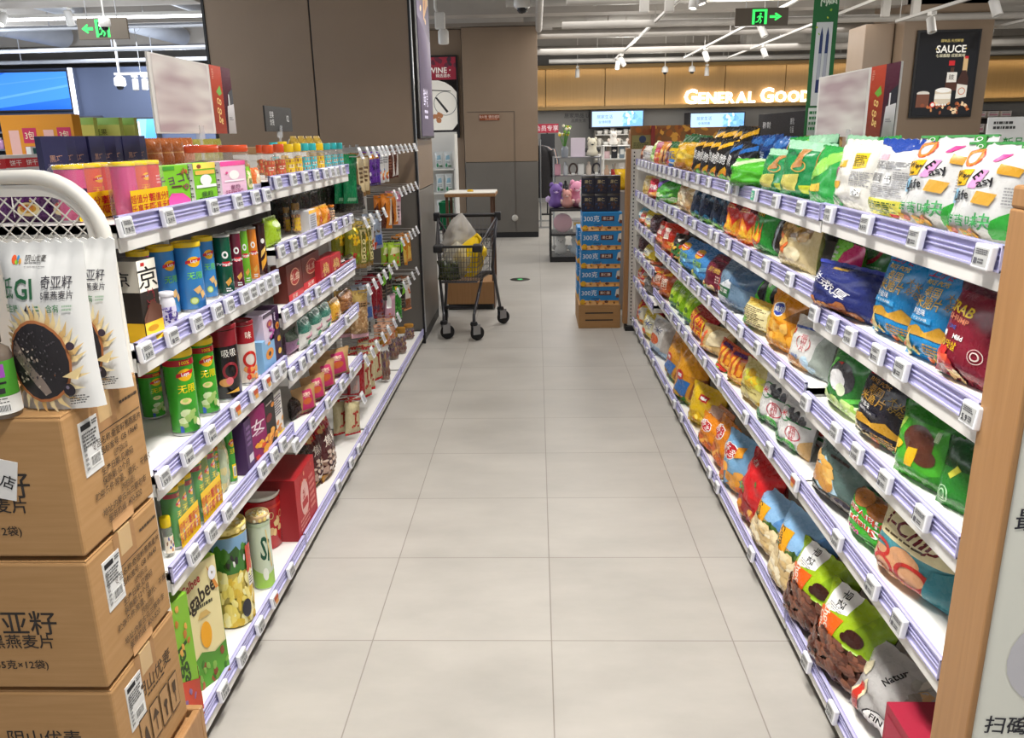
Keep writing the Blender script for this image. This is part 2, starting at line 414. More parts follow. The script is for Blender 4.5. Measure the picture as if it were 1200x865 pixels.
def can(key, desc, col, ops='', r=.034, h=.2, name='snack_can', cat='snack can', **kw):
    D[key] = dict(dims=(2*r, h, 2*r), desc=desc, name=name, cat=cat, b=lambda: can_parts(r, h, col, ops, seed=sum(map(ord, key)), **kw))
def box(key, desc, col, ops='', w=.1, h=.18, d=.05, name='snack_box', cat='snack box', **kw):
    D[key] = dict(dims=(w, h, d), desc=desc, name=name, cat=cat, b=lambda: [(None, box_mesh(w, h, d, col, ops, seed=sum(map(ord, key)), **kw))])
def jar(key, desc, lid, label, r=.04, h=.13, name='nut_jar', cat='jar', nuts=True, **kw):
    D[key] = dict(dims=(2*r, h, 2*r), desc=desc, name=name, cat=cat, b=lambda: jar_parts(r, h, lid, label, nuts, seed=sum(map(ord, key)), **kw))
def bottle(key, desc, col, lid, ops='', r=.025, h=.12, name='small_bottle', cat='bottle', **kw):
    D[key] = dict(dims=(2*r, h, 2*r), desc=desc, name=name, cat=cat, b=lambda: bottle_parts(r, h, col, lid, ops, **kw))
ITEMS = []                               # (object, description, where, sort key)
def spawn(key, loc, rz=0, lean=0, sc=(1, 1, 1), roll=0, where='', desc=None):
    d = D[key]
    if key not in PROTO:
        PROTO[key] = [(n, mb.mesh(n or d['name'])) for n, mb in d['b']()]
    root = None
    for n, me in PROTO[key]:
        o = bpy.data.objects.new(n or d['name'], me); COL.objects.link(o)
        if n is None: root = o
        else:
            o.parent = root
            if n == 'nuts': o['kind'] = 'stuff'
    root.location = loc; root.rotation_euler = (-R_(lean), R_(roll), rz); root.scale = sc; root['category'] = d['cat']
    ITEMS.append((root, desc or d['desc'], where)); return root
ORD = ['nearest', 'second', 'third', 'fourth', 'fifth', 'sixth', 'seventh', 'eighth', 'ninth', 'tenth', 'eleventh', 'twelfth', 'thirteenth', 'fourteenth', 'fifteenth', 'sixteenth', 'seventeenth', 'eighteenth', 'nineteenth', 'twentieth']
def ordn(i): return ORD[i] if i < len(ORD) else '%d%s' % (i+1, {1: 'st', 2: 'nd', 3: 'rd'}.get((i+1) % 10, 'th'))
def finish_labels():
    def fit(lab):                         # at most sixteen words
        for wd in (' with a ', ' the ', ' of '):
            while len(lab.split()) > 16 and wd in lab: lab = lab.replace(wd, ' with ' if 'with' in wd else ' ', 1)
        return lab
    g = {}
    for it in ITEMS: g.setdefault((it[1], it[2]), []).append(it[0])
    for (desc, where), obs in g.items():
        base = (desc+' '+where).strip()
        if len(obs) == 1: obs[0]['label'] = fit(base); continue
        obs.sort(key=lambda o: (round(o.location.y, 3), abs(o.location.x), o.location.z))
        for i, o in enumerate(obs):
            o['label'] = fit(base+(', nearest' if i == 0 else ', %s from front' % ordn(i)))
            o['group'] = base
FR, FL = .84, -.97                       # the front faces of the right and the left shelving
def place(key, side, z, u0, u1, vt, back=.06, lean=6, yaw=0, where='', roll=0, lift=0, desc=None, depth=1., thin=1.):
    """stand a package on a shelf: u0..u1 its width and vt its top in the photograph"""
    d = D[key]; w, h, dd = d['dims']
    X = (FR+back) if side > 0 else (FL-back)
    zc = z+.1; Ya, Yb = ypos(u0, X, zc), ypos(u1, X, zc); Y = (Ya+Yb)/2; Wd = abs(Ya-Yb)*thin
    if side > 0 and Y+Wd/2 > 6.99: Wd = min(Wd, .2); Y = min(Y, 6.99-Wd/2)
    kind = d['cat']; rnd_ = any(k in kind for k in ('can', 'jar', 'bottle', 'tub', 'cup')) and 'pack' not in kind
    if rnd_:                              # round things show their full width whatever the angle
        X = X+side*.0; Y = ypos((u0+u1)/2, X, zc); Wd = abs(u1-u0)/F*(Y*.96+(EYE-zc)*.28)*.97
    H = max(.03, (zpos(vt, X+side*.02, Y)-z))/math.cos(R_(lean))
    if rnd_: yaw += 26
    rz = R_(-90+yaw) if side > 0 else R_(90-yaw)
    sx = Wd/w; sz = H/h
    sy = sx if rnd_ else max(.55, min(1.3, (sx+sz)/2))*depth
    return spawn(key, (X, Y, z+lift), rz, lean, (sx, sy, sz), roll, where, desc)
# ------------------------------------------------------------------ floor, ceiling, walls, columns
def floor_mat():
    m = bpy.data.materials.new('concrete_look_tile'); m.use_nodes = True; nt = m.node_tree; b = nt.nodes['Principled BSDF']; L = nt.links.new
    tc = nt.nodes.new('ShaderNodeTexCoord'); mp = nt.nodes.new('ShaderNodeMapping'); mp.inputs['Location'].default_value = (.59, -.14, 0)
    br = nt.nodes.new('ShaderNodeTexBrick'); br.offset = 0; br.squash = 1
    br.inputs['Scale'].default_value = 1; br.inputs['Mortar Size'].default_value = .0022; br.inputs['Mortar Smooth'].default_value = .1
    br.inputs['Brick Width'].default_value = .628; br.inputs['Row Height'].default_value = .576
    br.inputs['Color1'].default_value = lin('b0aca5'); br.inputs['Color2'].default_value = lin('b5b1aa'); br.inputs['Mortar'].default_value = lin('8d867f')
    L(tc.outputs['Object'], mp.inputs[0]); L(mp.outputs[0], br.inputs['Vector'])
    m2 = nt.nodes.new('ShaderNodeMapping'); m2.inputs['Scale'].default_value = (1.5, 3, 1); L(tc.outputs['Object'], m2.inputs[0])
    n = nt.nodes.new('ShaderNodeTexNoise'); n.inputs['Scale'].default_value = 1.3; n.inputs['Detail'].default_value = 8; n.inputs['Roughness'].default_value = .6; L(m2.outputs[0], n.inputs['Vector'])
    cr = nt.nodes.new('ShaderNodeValToRGB'); cr.color_ramp.elements[0].position = .3; cr.color_ramp.elements[1].position = .72
    cr.color_ramp.elements[0].color = (.86, .855, .85, 1); cr.color_ramp.elements[1].color = (1.06, 1.05, 1.04, 1); L(n.outputs[0], cr.inputs[0])
    mx = nt.nodes.new('ShaderNodeMix'); mx.data_type = 'RGBA'; mx.blend_type = 'MULTIPLY'; mx.inputs[0].default_value = 1
    L(br.outputs['Color'], mx.inputs[6]); L(cr.outputs[0], mx.inputs[7]); L(mx.outputs[2], b.inputs['Base Color'])
    mr = nt.nodes.new('ShaderNodeMapRange'); mr.inputs[3].default_value = .26; mr.inputs[4].default_value = .5; L(n.outputs[0], mr.inputs[0]); L(mr.outputs[0], b.inputs['Roughness'])
    return m
mb = MB(); mb.box(-16, 16, -3, 24, -.1, 0, floor_mat()); struct(mb, 'floor')
CEIL = noisy('painted_ceiling', 'a9a5a0', 'b4b0ab', (2, 2, 2), .8)
mb = MB(); mb.box(-16, 16, -3, 24, 4.5, 4.6, CEIL); struct(mb, 'ceiling')
for i, (y, z) in enumerate(((6.2, 3.62), (10.2, 3.5), (13.0, 3.42), (16.5, 3.5), (19.4, 3.45))):
    mb = MB(); mb.box(-16, 16, y, y+.35, z, 4.5, noisy('painted_beam', 'a39d96', 'aea8a1', (2, 2, 2), .75)); struct(mb, 'ceiling_beam')
# back wall: grey above the shelves, a warm lit fascia with the sign
BY = 21.0
mb = MB(); mb.box(-16, 16, BY+.2, BY+.35, 0, 4.5, noisy('grey_wall', '8a8986', '918f8c', (1, 1, 1), .7)); struct(mb, 'wall_back')
mb = MB(); PAN = noisy('tan_fascia', 'a98a5c', 'b09163', (30, 1, 1), .5)
x = -1.2
while x < 16:
    mb.box(x, x+1.44, BY-.05, BY+.2, 2.33, 3.2, PAN, .006); x += 1.455
struct(mb, 'trim_1')
mb = MB(); mb.box(-1.2, 16, BY-.22, BY+.2, 2.25, 2.33, mat('a58653', 'matte')); mb.box(-1.2, 16, BY-.22, BY+.2, 3.2, 3.28, mat('a58653', 'matte')); struct(mb, 'trim_2')
for z, rx in ((2.345, R_(155)), (3.185, R_(25))):
    for x0 in (-.2, 5.2, 10.6):
        l = lamp('cove_strip_light', 'AREA', (x0+2.0, BY-.17, z), 4.6, (1, .78, .45), shape='RECTANGLE', size=5.2, size_y=.03); l.rotation_euler = (rx, 0, 0)
# side walls and the blue-grey wall on the left
mb = MB(); mb.box(-16.2, -16, -3, 24, 0, 4.5, mat('8d8f94', 'matte')); struct(mb, 'wall_left')
mb = MB(); mb.box(16, 16.2, -3, 24, 0, 4.5, mat('8d8a86', 'matte')); struct(mb, 'wall_right')
mb = MB(); mb.box(-16, -4.2, 16.5, 16.7, 0, 3.1, noisy('blue_grey_wall', '5d6986', '626e8b', (1, 1, 1), .7)); struct(mb, 'wall_front')
# the big square column between the shelving and the cart
def column(x0, x1, y0, y1, z1, split, name, seams=()):
    mb = MB(); s = .006
    cuts = [x0]+list(seams)+[x1]
    for z0, zz, m in ((.09, split-.004, GREYP()), (split+.004, z1, TAUPE())):
        for a, b in zip(cuts[:-1], cuts[1:]): mb.box(a+s, b-s, y0, y0+.02, z0, zz, m, .002)
        mb.box(x1-.02, x1, y0+s, y1-s, z0, zz, m, .002); mb.box(x0, x0+.02, y0+s, y1-s, z0, zz, m, .002); mb.box(x0+s, x1-s, y1-.02, y1, z0, zz, m, .002)
    mb.box(x0+.012, x1-.012, y0+.012, y1-.012, 0, z1-.01, BLK()); mb.box(x0+.004, x1-.004, y0+.004, y1-.004, 0, .085, BLK())
    return struct(mb, name)
column(-2.545, -.965, 6.66, 7.75, 4.5, 1.27, 'column', (-1.73,))
mb = MB(); mb.box(-.972, -.955, 6.652, 6.675, 0, 4.5, BLK()); mb.box(-.957, -.949, 6.655, 6.68, .1, 4.5, STEEL()); mb.box(-2.56, -2.54, 6.652, 6.68, 0, 4.5, BLK()); struct(mb, 'trim_3')
column(-1.19, .035, 13.95, 15.0, 3.36, 1.26, 'column')
mb = MB(); mb.box(-2.4, -1.22, 14.2, 14.4, 0, 3.36, TAUPE()); struct(mb, 'wall_rear')
mb = MB(); mb.box(-2.4, .05, 13.9, 15.2, 3.37, 3.42, mat('8e857b', 'matte')); struct(mb, 'trim_4')
column(5.45, 6.75, 13.0, 14.2, 4.5, .9, 'column', ())
column(5.0, 5.43, 13.3, 14.0, 3.2, .9, 'column', ())
# ------------------------------------------------------------------ shelving units
LAV, LAVL = lambda: mat('b0add8', 'gloss'), lambda: mat('c0bde2', 'gloss')
DEP = .44
def rail_mb(y0, y1, zt, side):           # the price channel along a shelf edge
    f = FR if side > 0 else FL; s = side; mb = MB(); X = lambda d: f+s*d
    mb.prism([(X(.006), zt-.05), (X(.002), zt-.05), (X(.004), zt), (X(.008), zt)], y0, y1, LAV(), 'y')
    for a, b, t in ((-.005, -.001, .0022), (-.05, -.046, .003), (-.021, -.0185, .0003), (-.031, -.0285, .0003)):
        mb.box(X(-t), X(.004), y0, y1, zt+a, zt+b, LAVL())
    mb.box(X(-.004), X(.006), y0, y0+.003, zt-.05, zt, LAVL()); mb.box(X(-.004), X(.006), y1-.003, y1, zt-.05, zt, LAVL())
    return mb
def shelf_mb(y0, y1, zt, side):
    f = FR if side > 0 else FL; s = side; mb = MB()
    mb.box(f+s*.006, f+s*DEP, y0, y1, zt-.04, zt-.02, WM())
    mb.box(f+s*.003, f+s*.009, y0, y1, zt-.086, zt-.045, WM(), .0015)
    mb.box(f+s*.006, f+s*DEP, y0, y0+.004, zt-.075, zt-.02, WM()); mb.box(f+s*.006, f+s*DEP, y1-.004, y1, zt-.075, zt-.02, WM())
    return mb
RAILZ = {}
def unit(side, y0, y1, tops, label, backtop, name='shelf_unit', skip_base=False, perf=False, base_to=None):
    f = FR if side > 0 else FL; s = side
    root = empty(name, (f+s*.22, (y0+y1)/2, 0), label=label, cat='shelf', group=None)
    def ch(mb, nm, par=root):
        o = mb.build(nm); o.parent = par
        off = root.location if par is root else Vector((0, 0, 0))
        if par is root: o.location = -off
        return o
    mb = MB(); mb.box(f+s*DEP, f+s*(DEP+.02), y0, y1, .08, backtop, mat('6b6661', 'matte')); ch(mb, 'back_panel')  # dark panel colour carries the shade of the deep shelf interior
    for ya in (y0, y1):
        mb = MB(); mb.box(f+s*(DEP-.03), f+s*DEP, ya-.006 if ya == y0 else ya-.02, ya+.02 if ya == y0 else ya+.006, 0.03, backtop, WM())
        ch(mb, 'upright')
    e = .004
    base = shelf_mb(y0+e, y1-e, .13, side)
    b = ch(base, 'base_shelf'); ch(rail_mb(y0+e, y1-e, .13, side), 'price_rail', b)
    mb = MB(); mb.box(f+s*.012, f+s*.02, y0, y1, .035, .085, mat('cfccc5', 'matte')); mb.box(f+s*.05, f+s*.4, y0, y1, 0, .05, BLK()); ch(mb, 'kick_plate')
    for zt in tops:
        sh = ch(shelf_mb(y0+e, y1-e, zt, side), 'shelf'); ch(rail_mb(y0+e, y1-e, zt, side), 'price_rail', sh)
    return root
RT1 = [1.492, 1.195, .912, .625]          # rail tops, right unit nearest the camera
RTM = [1.487, 1.252, .935, .62]           # right units along the middle
RTF = [1.487, 1.232, .985, .745, .50]      # right unit at the far end
LTA = [1.535, 1.232, .90, .625]
LTB = [1.57, 1.32, 1.08, .845, .565]
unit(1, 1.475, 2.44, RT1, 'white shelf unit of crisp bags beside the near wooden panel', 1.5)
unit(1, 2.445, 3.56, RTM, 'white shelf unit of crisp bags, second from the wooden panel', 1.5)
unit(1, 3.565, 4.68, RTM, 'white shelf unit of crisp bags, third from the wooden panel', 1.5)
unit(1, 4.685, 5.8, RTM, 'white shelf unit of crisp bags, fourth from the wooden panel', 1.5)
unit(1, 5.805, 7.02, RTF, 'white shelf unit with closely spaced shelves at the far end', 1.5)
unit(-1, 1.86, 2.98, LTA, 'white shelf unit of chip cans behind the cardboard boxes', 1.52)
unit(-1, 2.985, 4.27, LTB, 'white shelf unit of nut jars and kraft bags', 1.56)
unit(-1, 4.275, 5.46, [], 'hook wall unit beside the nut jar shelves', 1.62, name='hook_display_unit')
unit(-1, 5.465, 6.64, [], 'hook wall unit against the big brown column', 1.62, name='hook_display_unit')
# end panel of the right run: white perforated post with a wood edge
r = empty('perforated_rack_end', (1.06, 7.1, 0), label='white perforated end panel with wooden edge behind the far crisp shelves', cat='rack end')
mb = MB(); mb.box(.86, 1.29, 7.05, 7.09, .06, 1.56, mat('d9d4ca', 'matte'))
for z in (.45, .84, 1.2): mb.box(.859, 1.28, 7.047, 7.05, z, z+.004, BLK())
mb.box(.80, .862, 7.06, 7.1, 0.04, 1.56, mat('e3dfd6', 'matte'))
for i in range(46): mb.box(.823, .833, 7.057, 7.0605, .09+i*.032, .102+i*.032, BLK())
mb.build('perforated_panel', r, (-1.06, -7.1, 0))
mb = MB(); mb.box(.76, .80, 7.05, 7.13, .06, 1.57, WOOD(), .004); mb.build('wood_edge', r, (-1.06, -7.1, 0))
mb = MB(); mb.box(.775, .87, 7.02, 7.14, 0, .045, BLK(), .004); mb.build('foot', r, (-1.06, -7.1, 0))
# price tags
TAG = {}
def tag_mesh(kind):
    if kind not in TAG:
        b = MB(); w, h = .060, .047
        b.box(-w/2, w/2, -.014, 0, -h/2, h/2, mat('edeef2', 'gloss'), .0035)
        sc = MB(); rnd = random.Random(kind)
        sc.box(-w*.36, w*.40, -.0146, -.0139, -h*.36, h*.36, mat('b9bab8', 'matte'))
        ops = 's .06 .62 .94 .94 3 55555a;' + ('r .05 .1 .3 .42 5a5a60;s .4 .12 .95 .44 2 4a4a50;' if kind % 2 else 't %d.9 .3 .28 .36 3a3a40;s .6 .12 .95 .5 3 55555a;' % (5+kind))
        if kind == 5: ops = 'r .06 .5 .94 .95 b34a2a;r .2 .1 .8 .5 d79a4a;'
        if kind == 6: ops = 'r 0 0 1 1 2f8f6a;s .1 .2 .9 .8 3 w;'
        Canvas(w*.76, h*.72, kind).draw(ops, 'matte').lay(sc, flat_grid((-w*.36, -.0147, -h*.36), (w*.76, 0, 0), (0, 0, h*.72)), 1, 1)
        sc.box(-w*.46, -w*.40, -.0144, -.0139, -h*.3, h*.3, mat('6a6a70', 'matte'))
        TAG[kind] = (b.mesh('price_tag'), sc.mesh('screen'))
    return TAG[kind]
_tk = [0]
def put_tag(loc, rz, where, tilt=0, kind=None, name='price_tag', scl=1):
    _tk[0] += 1; k = kind if kind is not None else (_tk[0]*3) % 5
    b, s = tag_mesh(k); o = bpy.data.objects.new(name, b); COL.objects.link(o); c = bpy.data.objects.new('screen', s); COL.objects.link(c); c.parent = o
    o.location = loc; o.rotation_euler = (R_(tilt), 0, rz); o.scale = (scl,)*3; o['category'] = 'price tag'
    ITEMS.append((o, {5: 'electronic price tag showing a picture', 6: 'green card price tag'}.get(k, 'white electronic price tag'), where))
def tags(side, zt, us, where, kinds=None):
    f = FR if side > 0 else FL
    for i, u in enumerate(us):
        X = f-side*.003; y = ypos(u, X-side*.01, zt-.024)
        put_tag((X-side*.002, y, zt-.027), R_(-90) if side > 0 else R_(90), where, tilt=-7, kind=(kinds or {}).get(i))
tags(1, RT1[0], [1153, 1073, 1015, 972], 'on near right top rail')
tags(1, RT1[1], [1138, 1056, 1028, 996, 975, 954], 'on near right second rail')
tags(1, RT1[2], [1080, 1037, 1004, 979, 944], 'on near right third rail')
tags(1, RT1[3], [1053, 1022, 981, 931], 'on near right fourth rail', {3: 5})
tags(1, .13, [975, 945], 'on near right bottom rail')
tags(1, RTM[0], [938, 909, 884, 862, 853, 830, 817, 805, 796, 790, 784, 778], 'on middle right top rail', {2: 6})
tags(1, RTM[1], [925, 897, 874, 853, 839, 832, 813, 803, 791, 784, 779], 'on middle right second rail')
tags(1, RTM[2], [914, 887, 867, 847, 830, 818, 806, 796, 783, 777], 'on middle right third rail')
tags(1, RTM[3], [901, 873, 841, 825, 814, 803, 795, 786, 776], 'on middle right fourth rail')
tags(1, .13, [880, 840, 831, 818, 798, 790, 781], 'on middle right bottom rail')
tags(1, RTF[0], [773, 768, 764, 760, 756, 752, 748.6], 'on far right top rail')
tags(1, RTF[1], [768, 762, 757, 752, 748], 'on far right second rail')
tags(1, RTF[2], [764, 758, 752, 747], 'on far right third rail')
tags(1, RTF[3], [762, 755, 750, 745], 'on far right fourth rail')
tags(1, RTF[4], [756, 750, 745], 'on far right fifth rail')
tags(1, .13, [765, 758, 752, 746, 741], 'on far right bottom rail')
tags(-1, LTA[0], [147.5, 197, 250, 279, 300, 313], 'on near left top rail')
tags(-1, LTA[1], [171, 202, 231, 255, 269, 287, 296, 305.5, 314.5, 323.5], 'on near left second rail')
tags(-1, LTA[2], [192, 220, 247, 277, 298, 313, 323, 331], 'on near left third rail', {4: 5, 5: 5, 3: 5})
tags(-1, LTA[3], [227, 248, 267, 308, 322, 332], 'on near left fourth rail')
tags(-1, .13, [262, 284, 305, 322, 341], 'on near left bottom rail', {3: 5})
tags(-1, LTB[0], [326, 344, 358, 371, 382, 389, 395, 402], 'on farther left top rail')
tags(-1, LTB[1], [330, 345, 356, 376, 393, 405, 412], 'on farther left second rail')
tags(-1, LTB[2], [335, 349, 361, 373, 391], 'on farther left third rail')
tags(-1, LTB[3], [343, 355, 364, 375, 385, 407], 'on farther left fourth rail')
tags(-1, LTB[4], [347, 366, 385, 401, 412], 'on farther left bottom-but-one rail')
tags(-1, .13, [397, 412, 421], 'on farther left bottom rail')
# ------------------------------------------------------------------ packages of the right-hand shelves
bag('easylife', 'white chip bag lettered Easy Life', 'd4d4d2', 'o .25 .84 .15 d2452e .3;o .25 .84 .135 e8893a .3;p pk .56 .80 .62 .80 .66 .87 .72 .875 .70 .89 .60 .88;t Way .20 .64 .075 k 12;p f2bd1c .06 .70 .36 .72 .30 .55 .08 .54;p d998c8 .46 .72 .62 .71 .50 .52 .36 .53;t Way .2 .66 .06 k -8;t oo .18 .58 .04 k;t E .46 .66 .10 k -35;t asy .60 .60 .085 k 24;p 8fc6e6 .10 .50 .22 .52 .20 .36 .10 .36;t Life .27 .45 .10 k 10;p c9962e .70 .78 .94 .74 .92 .66 .72 .68;p dba843 .55 .50 .78 .48 .72 .36 .50 .38;t 海苔味 .34 .19 .09 3f9d55;t 块 .66 .20 .13 3f9d55;p 2f9a35 .72 .05 .95 .05 .95 .33 .78 .22;b .12 .05 .55 .12 10 .012 c9962e,dba843,b8432e,6fae4a;s .84 .38 .97 .56 6 gr', w=.21, h=.31, d=.09, seal='2f8f3a', crease=1.5)
bag('whiteback', 'white bag back with blue top and barcode', 'd9d9d7', 'p 27479e 0 1 1 1 1 .9 .72 .86 .5 .82 .25 .9 0 .93;r .12 .73 .42 .80 e3b3c0;s .12 .62 .9 .72 5 gr;c .14 .44 .42 .58;r .5 .45 .62 .58 w;t 中 .56 .51 .07 k;s .66 .40 .92 .6 8 gr;s .1 .28 .9 .42 6 gr;r .08 .05 .9 .25 e6df5a;s .12 .07 .8 .22 6 dg;r .6 .05 .9 .09 r', w=.2, h=.29, crease=1.4)
bag('whiteyel', 'white puffed bag with yellow side panel', 'dedcd2', 'p e3c12a .55 .80 .8 .82 .85 .62 .6 .58;s .58 .62 .8 .78 7 k;p d9a93a .15 .66 .4 .7 .42 .6 .2 .58;p dba843 .12 .38 .35 .4 .3 .28 .1 .3;t 薯 .1 .52 .11 b03a86 -10;s .6 .36 .95 .56 8 gr;r .68 .22 .84 .32 w;t 心 .76 .27 .07 k;o .24 .13 .14 2f9a45 .35;o .24 .13 .07 2f9a45 .5', w=.2, h=.29, crease=1.6)
bag('greenchip', 'bright green bag with yellow chip picture', '2f9c46', 'p 8fd05a 0 .55 .5 .85 .9 .98 1 .9 .5 .5 0 .3;p e2c14a .2 .3 .6 .36 .62 .22 .24 .18;p cf7a3a 0 .9 .12 .95 .2 .6 .05 .5', w=.2, h=.28, crease=1.5)
bag('greenwave', 'deep green bag with brown chip', '1f8a4c', 'r 0 .84 1 1 9fd3ae;t CEN .28 .78 .08 dg -15;p b9824a .42 .85 .62 .86 .6 .55 .44 .5;o .55 .55 .14 c9a24a .2;p d9d06a .1 .35 .6 .42 .55 .12 .2 .1;p c9d23a .62 .22 .9 .26 .86 .1 .64 .1', w=.21, h=.28, d=.09, crease=1.7)
bag('greenround', 'shiny lime green rounded bag lying on its side', '4fb52c', 'p c8e6b0 0 .75 .4 1 .8 1 .3 .7;r 0 .0 1 .2 3c8f22;b 0 .6 .25 .9 5 .014 2f8f2f,7fd05a', w=.2, h=.2, d=.12, crease=1.2)
bag('crab', 'dark red bag lettered CRAB', '7d1b2d', 'r 0 .86 1 1 521322;t FINE .34 .82 .05 a05a62;t CRAB .3 .70 .095 f0cc20 -6;t SHRIMP .34 .60 .055 e08a6a -6;t ONE .26 .51 .04 2f5aa8;e .16 .43 .045 w;t Mild .42 .43 .05 w;t 게맛살 .28 .335 .065 f0cc20;o .74 .32 .10 d8c8c0 .10;o .74 .32 .06 d8c8c0 .3;b .1 .12 .4 .26 10 .022 d23a2a,e05a3a,c42a24;b .3 .03 .6 .1 6 .014 e8c890,f0dcb0', w=.21, h=.3, d=.09)
RICE = 't 上好佳 .36 .93 .085 r;t RICE_POPS .4 .83 .05 %s;t 泰国 .42 .73 .085 %s;t 米脆片 .42 .61 .10 %s;t 海盐味 .3 .50 .055 w;t 大米 .8 .70 .07 a8862e -20;t 好吃 .84 .60 .06 a8862e -20;p b98a2a 0 .28 .3 .36 .5 .30 .75 .40 1 .27 1 .24 .5 .25 0 .24;p d8c07a .12 .06 .2 .30 .28 .08;r .14 .40 .6 .46 %s;t RICE_FLAVOR .37 .43 .028 w;s .55 .08 .92 .2 4 b98a2a;b .08 .03 .9 .12 12 .013 e0d2a0,c9a24a,3f8a4a,d2662a'
bag('ricepop', 'bright blue rice crisp bag with gold lettering', '1d82be', RICE % ('e0b94a', 'e6bc4a', 'e6bc4a', '3f9ad0'), w=.22, h=.29, d=.085, crease=1.3)
bag('blackrice', 'black rice crisp bag with gold lettering', '23232c', RICE % ('b98a4a', 'c9993f', 'c9993f', '3a3a48'), w=.21, h=.28, d=.085, crease=1.3)
bag('navy', 'navy blue bag with white brush lettering', '222b66', 'r .3 .86 .55 .9 c39a3c;t 法式 .3 .62 .13 e8e8ec -28;t 浓厚 .55 .48 .14 e8e8ec -28;b .2 .05 .8 .2 14 .022 a8683a,8f4f2a,c98a4a;r 0 .93 1 1 3a46a0', w=.22, h=.24, d=.1, crease=1.6)
bag('greenpink', 'lime and magenta snack bag behind navy bag', '7fd04a', 'p c8296e .45 .5 1 .5 1 1 .6 1;s .1 .6 .4 .9 4 w', w=.17, h=.22, d=.07, crease=1.2)
bag('greentall', 'plain dark green bag standing behind', '2c7a35', 'o .5 .8 .3 b02a44 .3;s .55 .3 .9 .6 6 8fb58a', w=.2, h=.28)
bag('veil', 'pale green bag with lettuce picture', 'b9cfae', 'b .1 .02 .9 .4 26 .02 9fce5a,c5e08a,7fb53a,dcebb5', w=.14, h=.22)
bag('bear', 'bright green bag with brown round cookie picture', '46a62d', 'r 0 .82 1 1 2c7a22;p b9dc5a 0 .6 .12 .8 .2 .8 .08 .56;e .5 .58 .27 5d3426;e .64 .42 .17 5d3426;p e6b81e .36 .46 .56 .5 .5 .24 .34 .22;b .05 .26 .2 .44 4 .022 f0c62a,e6b81e;s .74 .6 .8 .84 1 cfe8b8;p 2f7d22 .55 0 1 0 1 .3 .75 .2', w=.21, h=.28, d=.08)
bag('snakegreen', 'dark green bag with white ring stamp', '2b7c2c', 'o .25 .2 .17 b8dcb0 .15;o .25 .2 .1 b8dcb0 .3;r 0 .6 1 1 1c4d22;p d9d84a .3 .5 .5 .66 .6 .6 .4 .45', w=.19, h=.26)
bag('catveg', 'green bag with cabbage picture', '35823a', 'e .5 .56 .33 4a4a4e 1;e .44 .5 .2 e9e9e9 1.1;e .58 .4 .13 d8e6c0;p 6fdc5a .2 .78 .3 .8 .1 .3 0 .32;p 6fdc5a .62 .26 .95 .42 .98 .36 .66 .2;p d2382a .3 .74 .46 .79 .44 .74;b .05 .01 .6 .2 22 .026 b9d86a,d5e8a0,8fbf4a;b .6 .01 1 .24 14 .024 c5e08a,9fce5a,e0eebb', w=.19, h=.27)
bag('shrimpchip', 'teal and cream shrimp chip bag', '4f9aa5', 'p e8dcae 0 .62 1 .56 1 1 0 1;t i-Chip .52 .80 .17 6e1f26 -6;s .2 .64 .85 .69 1 5a4a30;e .55 .42 .2 d8a074;e .75 .25 .2 cf9a70;e .25 .28 .22 d49c72;e .5 .14 .18 d8a680;o .22 .42 .16 c0302a .35;o .3 .2 .17 c0302a .3;o .68 .28 .2 b02a26 .3;b .1 .02 .9 .12 12 .025 e0a060,cf8a50;p 3d8590 .78 .0 1 0 1 .55 .85 .5', w=.24, h=.3, d=.11, crease=1.2)
bag('harvest', 'green crisp bag with upside-down red and white lettering', '3fae2e', 'p 6e4a2a 0 .8 1 .7 1 1 0 1;e .3 .85 .2 b8763a;e .7 .82 .2 a8662a;t Harvest .5 .60 .15 f2f2ef 180;t Harvest .5 .60 .125 d2402a 180;t Snaps .5 .40 .16 f2f2ef 180;t Snaps .5 .40 .135 d2402a 180;t 0530 .35 .22 .09 e05aa0 180;b .6 .05 .95 .2 8 .02 5fd03a,2f8f22', w=.2, h=.27, d=.08)
bag('cassava', 'grey green bag lettered Cassava Chips', '5c746f', 'p b9d8e8 0 .28 .3 .62 .62 .24 .3 .16;t CASSAVA .5 .86 .06 243330;t CHIPS .5 .76 .06 243330;r .38 .65 .68 .685 3a2f26;b .08 .26 .5 .56 20 .03 e0a850,d0943c,eabb6a,c98a3c;r 0 0 1 .16 4a4035;e .7 .18 .16 8a7a66 .5;e .7 .19 .12 2e2630 .5', w=.22, h=.3, d=.08, crease=.8)
CHOC = ['6b4234', '5a3226', '84543f', '47261d', '74493a']
bag('choc', 'lime topped bag with window onto chocolate cereal', '3d241c', 'r 0 .52 1 1 9fbf1f;p 86a818 .6 .5 1 .5 1 1 .75 1;p w .12 .68 .48 .78 .48 1 .14 1;t 早餐 .32 .88 .07 k -78;s .18 .74 .44 .8 3 gr;p e8641e 0 .42 .44 .46 .48 .72 .08 .70;t Choco .26 .62 .085 f6ead8 -70;t Cocon .20 .52 .075 f6ead8 -70;e .7 .64 .12 3a1a16;e .6 .6 .06 3a1a16;b 0 .01 1 .5 150 .017 %s 9' % ','.join(CHOC), w=.2, h=.28, d=.085)
bag('popcorn', 'sky blue topped bag with window onto popcorn', 'bfa274', 'r 0 .58 1 1 8fbde6;p 5a8fc8 .6 .58 1 .55 1 1 .8 1;b 0 .50 1 .6 12 .02 4a6a2a,7f8f3a,33501f;p f0a81e 0 .46 .4 .5 .42 .78 .1 .74;t Corn .24 .66 .07 k -70;r .04 .30 .3 .48 e6e6e2;s .06 .32 .28 .46 6 gr;b 0 .01 1 .5 120 .021 e8d6ac,dcc594,f0e4c4,cdb07a 8', w=.2, h=.28, d=.085)
